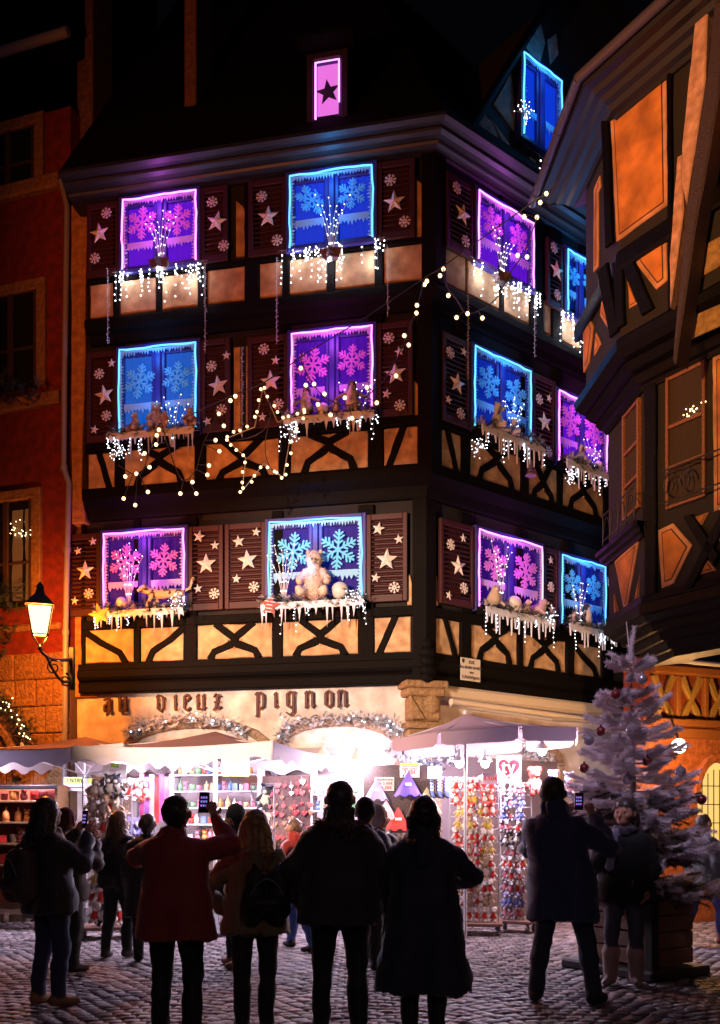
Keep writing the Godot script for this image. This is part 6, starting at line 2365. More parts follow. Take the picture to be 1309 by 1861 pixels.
func parasol_square(n: String, label: String, corners: Array, eave: float, apex: float, pole: Vector3) -> void:   # corners run round the canopy, x and depth
	var t := thing(n, label, "parasol", Transform3D(Basis(), pole))
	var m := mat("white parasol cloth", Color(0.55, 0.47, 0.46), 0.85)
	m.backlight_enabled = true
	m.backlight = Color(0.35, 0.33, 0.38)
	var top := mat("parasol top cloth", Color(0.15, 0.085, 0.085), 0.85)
	var st := kit()
	var sv := kit()
	st.set_smooth_group(6)
	sv.set_smooth_group(7)
	var peak := pole + UP * apex
	for i in 4:
		var a := Vector3(corners[i].x, eave, -corners[i].y)
		var b := Vector3(corners[(i + 1) % 4].x, eave, -corners[(i + 1) % 4].y)
		var k := 12
		for j in k:
			var p := a.lerp(b, float(j) / k)
			var q := a.lerp(b, (j + 1.0) / k)
			p.y -= 0.05 * sin(PI * j / k)
			q.y -= 0.05 * sin(PI * (j + 1.0) / k)
			for r in 4:
				var p0 := p.lerp(peak, r / 4.0) - UP * 0.07 * sin(PI * r / 4.0)
				var q0 := q.lerp(peak, r / 4.0) - UP * 0.07 * sin(PI * r / 4.0)
				var p1 := p.lerp(peak, (r + 1) / 4.0) - UP * 0.07 * sin(PI * (r + 1) / 4.0)
				var q1 := q.lerp(peak, (r + 1) / 4.0) - UP * 0.07 * sin(PI * (r + 1) / 4.0)
				quad(st, p0, q0, q1, p1)
				quad(sv, q0 - UP * 0.012, p0 - UP * 0.012, p1 - UP * 0.012, q1 - UP * 0.012)
			var w := 4
			for e in w:
				var s0 := float(j * w + e) / w
				var s1 := (j * w + e + 1.0) / w
				var pa := a.lerp(b, s0 / k)
				var pb := a.lerp(b, s1 / k)
				pa.y -= 0.05 * sin(PI * s0 / k)
				pb.y -= 0.05 * sin(PI * s1 / k)
				var ya := 0.2 + 0.035 * cos(s0 * PI)
				var yb := 0.2 + 0.035 * cos(s1 * PI)
				quad(sv, pa - UP * ya, pb - UP * yb, pb, pa)
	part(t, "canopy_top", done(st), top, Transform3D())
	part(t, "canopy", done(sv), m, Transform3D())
	var metal := mat("white parasol metal", Color(0.55, 0.53, 0.55), 0.4)
	st = kit()
	add_tube(st, [pole, peak - UP * 0.05], 0.026, 0.026, 8)
	part(t, "pole", done(st), metal, Transform3D())
	for c in corners:
		var e := Vector3(c.x, eave, -c.y)
		st = kit()
		add_tube(st, [peak - UP * 0.08, peak.lerp(e, 0.97) - UP * 0.06], 0.012, 0.012, 5)
		add_tube(st, [pole + UP * (apex - 0.55), peak.lerp(e, 0.52) - UP * 0.13], 0.01, 0.01, 5)
		part(t, "rib", done(st), metal, Transform3D())
	st = kit()
	add_lathe(st, [Vector2(0, 0), Vector2(0.28, 0), Vector2(0.28, 0.06), Vector2(0.05, 0.08), Vector2(0.04, 0.3), Vector2(0, 0.3)], 16, Transform3D(Basis(), pole + UP * 0.01))
	part(t, "foot", done(st), mat("grey iron foot", Color(0.08, 0.08, 0.08), 0.6), Transform3D())


func parasol_round(label: String, c: Vector3, r: float, eave: float, apex: Vector3) -> void:
	var t := thing("round_parasol", label, "parasol", Transform3D(Basis(), c))
	var m: StandardMaterial3D = mats["white parasol cloth"]
	var top := mat("mauve parasol cloth", Color(0.3, 0.2, 0.21), 0.85)
	top.backlight_enabled = true
	top.backlight = Color(0.3, 0.26, 0.3)
	var n := 8
	var rim := []
	for i in n + 1:
		var a := TAU * i / n + 0.2
		rim.append(c + Vector3(cos(a) * r, eave + cos(a) * 0.06, -sin(a) * r))
	for i in n:
		var st := kit()
		st.set_smooth_group(6)
		for j in 5:
			var p: Vector3 = rim[i].lerp(rim[i + 1], j / 5.0)
			var q: Vector3 = rim[i].lerp(rim[i + 1], (j + 1) / 5.0)
			for k in 4:
				var p0 := p.lerp(apex, k / 4.0) - UP * 0.05 * sin(PI * k / 4.0)
				var q0 := q.lerp(apex, k / 4.0) - UP * 0.05 * sin(PI * k / 4.0)
				var p1 := p.lerp(apex, (k + 1) / 4.0) - UP * 0.05 * sin(PI * (k + 1) / 4.0)
				var q1 := q.lerp(apex, (k + 1) / 4.0) - UP * 0.05 * sin(PI * (k + 1) / 4.0)
				quad(st, p0, q0, q1, p1)
		part(t, "canopy_panel", done(st), top, Transform3D())
		st = kit()
		var a: Vector3 = rim[i].lerp(rim[i + 1], 0.03)
		var b: Vector3 = rim[i].lerp(rim[i + 1], 0.97)
		var d := UP * 0.17
		quad(st, a.lerp(b, 0.0) - d * 0.8, a.lerp(b, 0.08) - d, a.lerp(b, 0.08), a)
		quad(st, a.lerp(b, 0.08) - d, a.lerp(b, 0.92) - d, a.lerp(b, 0.92), a.lerp(b, 0.08))
		quad(st, a.lerp(b, 0.92) - d, b - d * 0.8, b, a.lerp(b, 0.92))
		part(t, "valance", done(st), top, Transform3D())
		st = kit()
		add_tube(st, [apex - UP * 0.06, rim[i] - UP * 0.03], 0.01, 0.01, 5)
		part(t, "rib", done(st), mats["white parasol metal"], Transform3D())
	var st := kit()
	add_tube(st, [Vector3(apex.x, 0, apex.z), apex], 0.022, 0.022, 8)
	add_ball(st, apex + UP * 0.02, Vector3.ONE * 0.03, 8, 6)
	part(t, "pole", done(st), mats["white parasol metal"], Transform3D())


func flood(px: float, py: float, away: float, e: float, label: String, r := 0.06) -> void:
	var p := spot(px, py, away)
	var t := thing("flood_light", label, "lamp", Transform3D(Basis(), p), "white market lamps")
	part(t, "bulb", bulb_mesh(r), glow("white flood bulb", Color(0.97, 0.94, 1.0), 16.0), Transform3D(Basis(), p))
	var st := kit()
	add_lathe(st, [Vector2(0.1, 0.03), Vector2(0.07, 0.08), Vector2(0.03, 0.12), Vector2(0.02, 0.2), Vector2(0, 0.2)], 12, Transform3D(Basis(), p))
	part(t, "reflector", done(st), mat("white enamel", Color(0.6, 0.6, 0.6), 0.4), Transform3D())
	lamp("flood_light_source", p, Color(0.94, 0.87, 1.0), e * 1.45, 0.08, 12.0)


func toy_mesh(k: int) -> ArrayMesh:
	var key := "toy %d" % k
	if cache.has(key):
		return cache[key]
	var fur: Color = [Color(0.62, 0.56, 0.5), Color(0.5, 0.34, 0.2), Color(0.5, 0.06, 0.04), Color(0.3, 0.27, 0.3), Color(0.6, 0.45, 0.3), Color(0.05, 0.05, 0.06), Color(0.25, 0.22, 0.4)][k]
	var coat: Color = [Color(0.55, 0.03, 0.02), Color(0.6, 0.5, 0.4), Color(0.65, 0.6, 0.55), Color(0.4, 0.1, 0.12), Color(0.6, 0.45, 0.08), Color(0.65, 0.63, 0.6), Color(0.1, 0.15, 0.35)][k]
	var b := [[Vector3(0, 0.3, 0), Vector3(0, 0.45, 0), 0.2, 0.17, coat, 0.03], [Vector3(0, 0.74, 0.02), Vector3(0, 0.78, 0.02), 0.2, 0.19, fur, 0.03], [Vector3(0, 0.7, 0.18), Vector3(0, 0.69, 0.22), 0.085, 0.07, Color(0.65, 0.6, 0.55), 0.02]]
	for s in [-1, 1]:
		b.append([Vector3(s * 0.15, 0.92, 0), Vector3(s * 0.2, 0.98 if k % 2 else 0.86, 0), 0.075, 0.06, fur, 0.02])
		b.append([Vector3(s * 0.16, 0.48, 0.03), Vector3(s * 0.3, 0.3, 0.1), 0.075, 0.07, fur, 0.02])
		b.append([Vector3(s * 0.1, 0.16, 0.05), Vector3(s * 0.15, 0.06, 0.16), 0.09, 0.09, fur, 0.02])
		b.append([Vector3(s * 0.08, 0.8, 0.19), Vector3(s * 0.08, 0.8, 0.195), 0.032, 0.032, Color(0.01, 0.01, 0.01), 0.0])
	cache[key] = soft(b, 0.05, -99.0, 0.02, 0.12, 500, 0.07, 0.3)
	return cache[key]


func rack(label: String, px: float, away: float, w: float, top: float, rows: int, per_row: int, size: float, kinds: Array, toys: String, yaw := 0.0) -> void:
	var at := on_ground(px, away)
	var xf := Transform3D(Basis(UP, yaw), at)
	var t := thing("display_rack", label, "display rack", xf)
	var metal := mat("rack metal", Color(0.3, 0.3, 0.32), 0.35)
	var st := kit()
	add_box(st, Vector3(0, 0.16, 0), Vector3(w + 0.1, 0.05, w * 0.8), 0.012)
	part(t, "tray", done(st), mat("brown tray board", Color(0.2, 0.1, 0.07), 0.6), xf)
	for s in [[-1, -1], [1, -1], [1, 1], [-1, 1]]:
		st = kit()
		add_lathe(st, [Vector2(0, -0.018), Vector2(0.05, -0.018), Vector2(0.056, 0), Vector2(0.05, 0.018), Vector2(0, 0.018)], 12, Transform3D(Basis(Vector3(0, 0, 1), PI / 2), Vector3.ZERO))
		var o := xf.translated_local(Vector3(s[0] * w * 0.48, 0.066, s[1] * w * 0.33))
		add_box(st, Vector3(0, 0.05, 0), Vector3(0.03, 0.08, 0.02), 0.004)
		part(t, "castor", done(st), mat("castor rubber", Color(0.06, 0.06, 0.06), 0.5), o)
	st = kit()
	add_tube(st, [Vector3(0, 0.18, 0), Vector3(0, top, 0)], 0.025, 0.025, 8)
	for s in [-1, 1]:
		add_tube(st, [Vector3(s * w / 2, 0.18, 0), Vector3(s * w / 2, top, 0)], 0.01, 0.01, 5)
	part(t, "post", done(st), metal, xf)
	for r in rows:
		var y := lerpf(0.2, top - size * 0.9, float(r) / (rows - 1))
		st = kit()
		add_tube(st, [Vector3(-w / 2, y + size * 0.95, 0.02), Vector3(w / 2, y + size * 0.95, 0.02)], 0.006, 0.006, 4)
		part(t, "rail", done(st), metal, xf)
		var k0 := rng.randi() % kinds.size()
		for i in per_row:
			var x := lerpf(-w / 2 + size * 0.3, w / 2 - size * 0.3, (i + 0.5) / per_row) + rng.randf_range(-0.02, 0.02)
			var k: int = kinds[(k0 + (1 if rng.randf() < 0.25 else 0)) % kinds.size()]
			var m := tinted("toy fur", 0.95)
			var tr := xf * Transform3D(Basis(UP, rng.randf_range(-0.5, 0.5)) * Basis(Vector3(0, 0, 1), rng.randf_range(-0.25, 0.25)), Vector3(x, y + rng.randf_range(-0.01, 0.02), 0.09 + rng.randf_range(-0.02, 0.05))).scaled_local(Vector3.ONE * size * rng.randf_range(0.9, 1.12))
			solo("soft_toy", toy_mesh(k), m, tr, "%s soft toy, %s across, %s row up, on the %s" % [["cream", "brown", "red", "grey", "tan", "black", "lilac"][k], ORDER[i], ORDER[r], toys], "soft toy", "soft toys on the " + toys)


func heart_poly(r: float) -> PackedVector2Array:
	var p := PackedVector2Array()
	for i in 22:
		var a := TAU * i / 22
		p.append(Vector2(16 * pow(sin(a), 3), 13 * cos(a) - 5 * cos(2 * a) - 2 * cos(3 * a) - cos(4 * a)) * r / 16.0)
	return p


func market() -> void:
	mat("white parasol metal", Color(0.55, 0.53, 0.55), 0.4)
	var a_c := [Vector2(-1.03, 11.0), Vector2(-0.29, 13.6), Vector2(-2.89, 14.3), Vector2(-3.63, 11.74)]
	parasol_square("market_parasol", "large square parasol with wavy white valance in front of the lettered wall", a_c, 2.5, 2.76, Vector3(-1.96, 0, -12.67))
	var b_c := []
	for q in a_c:
		b_c.append(q + Vector2(-1.92, 0.62))
	parasol_square("market_parasol", "second square parasol reaching out of the photo under the lantern", b_c, 2.52, 2.74, Vector3(-3.9, 0, -13.3))
	parasol_round("round mauve parasol over the soft toy racks by the corner", on_ground(882, 12.3), 1.27, 2.66, spot(846, 1297, 12.3))
	for q in [[648, 1386, 13.1, 3.2, "round white lamp at the bright shop window, nearer the price boards"], [588, 1377, 13.2, 2.6, "round white lamp at the bright shop window, nearer the hearts"], [835, 1388, 12.7, 2.3, "white lamp under the round parasol, nearer the corbel"], [882, 1388, 12.7, 2.6, "white lamp in the middle under the round parasol"], [985, 1366, 12.6, 3.4, "strongest white lamp, at the fir side of the round parasol"], [440, 1384, 12.6, 3.0, "white lamp under the big parasol beside the yellow card"], [345, 1384, 12.6, 3.0, "white lamp under the big parasol near its pole"], [245, 1388, 12.9, 2.2, "white lamp between the two square parasols"], [40, 1376, 12.9, 2.4, "white lamp over the souvenir stall under the lantern"]]:
		flood(q[0], q[1], q[2], q[3], q[4])
	# racks of soft toys
	rack("rolling rack packed with red and white soft toys under the round parasol", 862, 12.75, 0.66, 2.12, 11, 6, 0.2, [0, 2, 4, 0, 1], "packed rolling rack", -0.15)
	rack("narrower rack of grey and dark soft toys beside the packed rack", 938, 12.95, 0.44, 2.06, 11, 4, 0.2, [3, 5, 6, 3, 0], "narrow rack", -0.5)
	rack("tall rack of dolls and plush between the backpack woman and the dark puffer jacket", 195, 12.3, 0.62, 2.1, 8, 4, 0.3, [4, 1, 0, 5, 1], "tall rack by the entry sign", 0.2)
	rack("slim stand of hanging dolls beside the white shelf", 252, 13.1, 0.45, 2.08, 4, 4, 0.3, [2, 0, 4, 6], "slim stand beside the white shelf", 0.1)
	rack("rack with big black and white plush beside the hearts", 478, 12.4, 0.3, 2.02, 5, 2, 0.34, [5, 0, 5], "rack beside the hearts", 0.1)
	# hearts on a board
	var bx := Transform3D(Basis(UP, -deg_to_rad(11.8)), spot(522, 1470, 13.5))
	var hb := thing("heart_board", "brown board hung full of little hearts between big plush and bright shelf", "board", bx)
	part(hb, "panel", box_mesh(Vector3(0.78, 0.95, 0.02), 0.004), mat("brown board", Color(0.14, 0.06, 0.04), 0.7, "grain", 1.0), bx)
	for r in 6:
		for i in 8:
			var x := -0.34 + i * 0.097 + rng.randf_range(-0.03, 0.03)
			var y := 0.36 - r * 0.15 + rng.randf_range(-0.05, 0.05)
			var tone: int = [0, 0, 1, 2, 2, 3, 3][rng.randi() % 7]
			var st := kit()
			var size := rng.randf_range(0.026, 0.056)
			add_slab(st, heart_poly(size), -0.008, 0.01, 0.006)
			add_tube(st, [Vector3(0, size * 0.4, 0), Vector3(0, size + 0.05, -0.004)], 0.003, 0.003, 3)
			solo("heart_ornament", done(st), mat("heart tone %d" % tone, [Color(0.3, 0.015, 0.015), Color(0.6, 0.52, 0.5), Color(0.28, 0.06, 0.05), Color(0.2, 0.09, 0.04)][tone], 0.5), bx * Transform3D(Basis(Vector3(0, 0, 1), rng.randf_range(-0.2, 0.2)), Vector3(x, y, 0.03)), "%s heart, %s along, %s row down on the brown board of hearts" % [["dark red", "white", "faded red", "wooden brown"][tone], ORDER[i], ORDER[r]], "heart", "hearts on the brown board")
	# hand towels folded to cones
	var tb := Transform3D(Basis(UP, -0.1), spot(722, 1452, 13.15))
	var tbd := thing("towel_board", "dark wooden board behind the cone-shaped hand towels", "board", tb)
	part(tbd, "panel", box_mesh(Vector3(0.95, 0.95, 0.03), 0.006), mat("dark stall board", Color(0.08, 0.04, 0.03), 0.7, "grain", 1.0), tb)
	for q in [[684, 1440, Color(0.3, 0.27, 0.42), "grey-lilac", 0.17], [742, 1432, Color(0.1, 0.06, 0.42), "violet", 0.19], [702, 1474, Color(0.6, 0.3, 0.27), "pink", 0.15], [776, 1462, Color(0.4, 0.4, 0.25), "pale green", 0.2], [724, 1494, Color(0.55, 0.03, 0.02), "red", 0.18], [702, 1512, Color(0.2, 0.35, 0.5), "light blue", 0.11]]:
		var p := facing(q[0], q[1] + 14, 13.0)
		var t := thing("hand_towel", "%s hand towel hanging as a cone with a small tag" % q[3], "towel", p)
		var st := kit()
		st.set_smooth_group(6)
		var k := 14
		for i in k:
			var a0 := PI * i / k
			var a1 := PI * (i + 1) / k
			var r0: float = q[4] * (1 + 0.05 * sin(i * 2.1))
			var r1: float = q[4] * (1 + 0.05 * sin((i + 1) * 2.1))
			quad(st, Vector3(cos(a0) * r0, -0.02 * sin(i * 1.7), sin(a0) * r0 * 0.5), Vector3(cos(a1) * r1, -0.02 * sin((i + 1) * 1.7), sin(a1) * r1 * 0.5), Vector3(0, 0.3 * q[4] / 0.17, 0.01), Vector3(0, 0.3 * q[4] / 0.17, 0.01))
		var o := part(t, "cloth", done(st), mat("towel " + q[3], q[2], 0.95), p)
		st = kit()
		add_box(st, Vector3(0, 0.14 * q[4] / 0.17, q[4] * 0.36), Vector3(0.085, 0.035, 0.004), 0.001, Basis(Vector3.RIGHT, -0.3))
		part(t, "tag", done(st), mat("white card", Color(0.7, 0.68, 0.66), 0.6), p)
	# printed signs
	var red := Color(0.55, 0.02, 0.03)
	var ink := Color(0.03, 0.03, 0.04)
	var white := Color(0.68, 0.66, 0.62)
	var s := board("price_sign", "white price board reading hand towel 7.95 with a small French flag", "price sign", facing(745, 1400, 13.05), 0.27, 0.2, white, [["ESSUIE MAINS", 0.025, 0, 0.055, ink], ["HAND TOWEL", 0.027, 0, 0.02, ink], ["7.95€", 0.05, 0, -0.025, red]])
	for i in 3:
		part(s, "flag_stripe", box_mesh(Vector3(0.02, 0.035, 0.004), 0.0), mat("flag tone %d" % i, [Color(0.02, 0.03, 0.3), Color(0.7, 0.7, 0.7), Color(0.5, 0.02, 0.02)][i], 0.6), s.global_transform.translated_local(Vector3(-0.09 + i * 0.02, -0.075, 0.007)))
	part(s, "yellow_band", box_mesh(Vector3(0.26, 0.03, 0.002), 0.0), mat("yellow band", Color(0.65, 0.6, 0.05), 0.6), s.global_transform.translated_local(Vector3(0, 0.082, 0.007)))
	board("price_sign", "white promotion board with prices 5.95 and 20 above the towel cones", "price sign", facing(699, 1425, 13.08), 0.27, 0.19, white, [["PROMOTION", 0.028, 0, 0.06, ink], ["1 = 5.95€", 0.04, 0, 0.01, red], ["4 = 20€", 0.045, 0, -0.05, red]])
	board("price_sign", "small lilac price card 4.50 on the packed toy rack", "price sign", facing(891, 1415, 12.5), 0.2, 0.15, Color(0.5, 0.38, 0.5), [["4.50€", 0.055, 0, 0, red]])
	board("price_sign", "small card with yellow-green header left of the packed toy rack", "price sign", facing(790, 1404, 12.9), 0.19, 0.17, white, [["=", 0.03, 0, 0.06, Color(0.3, 0.4, 0.02)], ["-", 0.16, 0, 0.0, Color(0.3, 0.3, 0.3)]])
	board("notice_board", "blank white notice panel beside the bright shop window", "panel", facing(684, 1386, 13.2), 0.27, 0.36, Color(0.66, 0.62, 0.58), [["10€", 0.05, 0.07, -0.1, Color(0.1, 0.35, 0.15)]])
	board("price_sign", "yellow-green price card under the big parasol, beside its pole", "price sign", facing(428, 1394, 12.9), 0.38, 0.25, Color(0.6, 0.6, 0.12), [["-", 0.3, 0, 0.12, Color(0.03, 0.2, 0.1)], ["-", 0.32, 0, 0.0, Color(0.05, 0.25, 0.15)], ["-", 0.2, 0, -0.05, Color(0.05, 0.25, 0.15)]])
	board("price_sign", "tilted pale card with green header above the doll rack", "price sign", Transform3D(Basis(UP, 0.3) * Basis(Vector3(0, 0, 1), -0.08), spot(208, 1404, 12.5)), 0.32, 0.26, Color(0.66, 0.66, 0.58), [["-", 0.3, 0, 0.12, Color(0.2, 0.4, 0.02)], ["-", 0.26, -0.02, 0.04, Color(0.45, 0.4, 0.4)], ["-", 0.2, -0.03, -0.04, Color(0.05, 0.3, 0.2)]])
	var en := board("entry_sign", "green and white entry sign with a dark red arrow", "sign", facing(148, 1425, 13.4), 0.5, 0.2, Color(0.66, 0.66, 0.64), [["ENTRY  E", 0.055, -0.05, 0.05, ink]])
	part(en, "green_band", box_mesh(Vector3(0.495, 0.09, 0.002), 0.0), mat("sign green", Color(0.36, 0.5, 0.1), 0.6), en.global_transform.translated_local(Vector3(0, 0.05, 0.0065)))
	part(en, "arrow", slab(PackedVector2Array([Vector2(-0.2, -0.06), Vector2(0.06, -0.06), Vector2(0.06, -0.08), Vector2(0.13, -0.05), Vector2(0.06, -0.02), Vector2(0.06, -0.04), Vector2(-0.2, -0.04)]), 0.006, 0.009), mat("arrow red", Color(0.3, 0.02, 0.08), 0.6), en.global_transform)
	var ty := board("heart_sign", "white card with a red heart and joined white letters over the narrow rack", "sign", facing(925, 1398, 12.7), 0.33, 0.38, Color(0.68, 0.64, 0.64), [])
	part(ty, "red_heart", slab(heart_poly(0.15), 0.006, 0.01), mat("print red", red, 0.5), ty.global_transform.translated_local(Vector3(0, 0.02, 0)))
	part(ty, "lettering", text_mesh("ty", 0.15, 0.003), mat("white card", Color(0.7, 0.68, 0.66)), ty.global_transform.translated_local(Vector3(-0.01, 0.02, 0.013)))
	# pink and grey plush hung beside the narrow rack
	for q in [[972, 1420, 12.9, 0.42, 2, "long pink plush hanging beside the heart sign"], [1006, 1418, 13.0, 0.36, 6, "grey-blue plush hanging between pink plush and fir"], [1034, 1420, 13.1, 0.34, 3, "grey plush hanging behind the tip of a fir branch"]]:
		var p := spot(q[0], q[1], q[2])
		solo("hanging_plush", toy_mesh(q[4]), mats["toy fur"], Transform3D(Basis(UP, 0.2).scaled(Vector3.ONE * q[3]), p - UP * 0.2), q[5], "soft toy")
	for i in 9:                    # socks on a rail beside the packed rack
		var p := spot(784 + i * 4.5, 1446, 12.95 + (i % 3) * 0.05)
		var st2 := kit()
		add_slab(st2, PackedVector2Array([Vector2(-0.03, 0.26), Vector2(0.03, 0.26), Vector2(0.035, 0.06), Vector2(0.09, 0.01), Vector2(0.075, -0.04), Vector2(0.0, -0.02), Vector2(-0.03, 0.04)]), -0.012, 0.012, 0.008)
		var k := i % 3
		var sock := thing("sock", "%s sock, %s along the rail between green towel and packed rack" % [["navy dotted", "white", "red"][k], ORDER[i]], "sock", Transform3D(Basis(UP, 0.5), p), "socks on the rail")
		part(sock, "knit", done(st2), mat("sock tone %d" % k, [Color(0.03, 0.04, 0.1), Color(0.5, 0.48, 0.46), Color(0.4, 0.03, 0.02)][k], 0.95), sock.global_transform)
		for j in 4:
			part(sock, "dot", box_mesh(Vector3(0.05, 0.012, 0.004), 0.0), mat("sock dot %d" % k, [Color(0.5, 0.48, 0.46), Color(0.4, 0.05, 0.04), Color(0.5, 0.48, 0.46)][k], 0.95), sock.global_transform.translated_local(Vector3(0, 0.08 + j * 0.045, 0.012)))
	for i in 7:                    # scarves hanging from the parasol rim behind the crowd
		var p := spot(258 + i * 9, 1440 + (i % 2) * 5, 13.0)
		var st2 := kit()
		st2.set_smooth_group(8)
		for j in 8:
			var y0 := 0.25 - j * 0.08
			var z0 := 0.02 * sin(j * 1.3 + i)
			var z1 := 0.02 * sin((j + 1) * 1.3 + i)
			quad(st2, Vector3(-0.03, y0 - 0.08, z1), Vector3(0.03, y0 - 0.08, z1 + 0.01), Vector3(0.03, y0, z0 + 0.01), Vector3(-0.03, y0, z0))
		var k := i % 4
		solo("scarf", done(st2), mat("scarf tone %d" % k, [Color(0.45, 0.06, 0.2), Color(0.3, 0.1, 0.4), Color(0.5, 0.42, 0.4), Color(0.4, 0.02, 0.02)][k], 0.95), Transform3D(Basis(UP, 0.2), p), "%s scarf, %s along, hanging before the slim doll stand" % [["pink", "purple", "cream", "red"][k], ORDER[i]], "scarf", "scarves before the doll stand")
	souvenir_stall()


func souvenir_stall() -> void:
	var at := on_ground(42, 13.3)
	var xf := Transform3D(Basis(UP, -0.1), at)
	var t := thing("souvenir_stall", "wooden souvenir stall with lit shelves of red goods under the lantern", "stall", xf)
	var wood := mat("orange stall wood", Color(0.4, 0.2, 0.07), 0.6, "grain", 1.2)
	for i in 5:
		part(t, "shelf_board", box_mesh(Vector3(1.1, 0.03, 0.4), 0.005), wood, xf.translated_local(Vector3(-0.05, 0.62 + i * 0.3, 0)))
	part(t, "header_bar", box_mesh(Vector3(1.2, 0.06, 0.06), 0.01), mat("black header bar", Color(0.02, 0.02, 0.022), 0.4), xf.translated_local(Vector3(0, 2.02, 0.2)))
	for s in [-1, 1]:
		part(t, "upright", box_mesh(Vector3(0.05, 2.05, 0.36), 0.008), wood, xf.translated_local(Vector3(s * 0.57, 1.03, 0)))
	part(t, "back_panel", box_mesh(Vector3(1.1, 1.7, 0.02), 0.0), mat("red stall back", Color(0.35, 0.08, 0.03), 0.7), xf.translated_local(Vector3(0, 1.2, -0.2)))
	var tones := [Color(0.5, 0.03, 0.02), Color(0.6, 0.2, 0.04), Color(0.55, 0.42, 0.3), Color(0.3, 0.05, 0.04), Color(0.62, 0.55, 0.45)]
	for i in 5:
		var x := -0.52
		var nth := -1
		while x < 0.48:
			var k := rng.randi() % 4
			var c := rng.randi() % 5
			nth += 1
			solo("souvenir", goods_mesh(k), mat("stall goods %d" % c, tones[c], 0.45), xf * Transform3D(Basis(UP, rng.randf_range(-0.4, 0.4)).scaled(Vector3.ONE * rng.randf_range(1.1, 1.6)), Vector3(x, 0.637 + i * 0.3, rng.randf_range(0.05, 0.14))), "%s warm-toned souvenir, %s along, %s shelf up, on the stall under the lantern" % [GOODS[k], ORDER[nth], ORDER[i]], "souvenir", "souvenirs on the stall under the lantern")
			x += rng.randf_range(0.11, 0.17)
	board("number_plate", "little black plate with the white number 66 at the stall's foot", "plate", facing(52, 1652, 12.9), 0.17, 0.26, Color(0.02, 0.02, 0.024), [["66", 0.09, 0, 0.0, Color(0.6, 0.6, 0.6)]])


# ---------------------------------------------------------------- the frosted fir

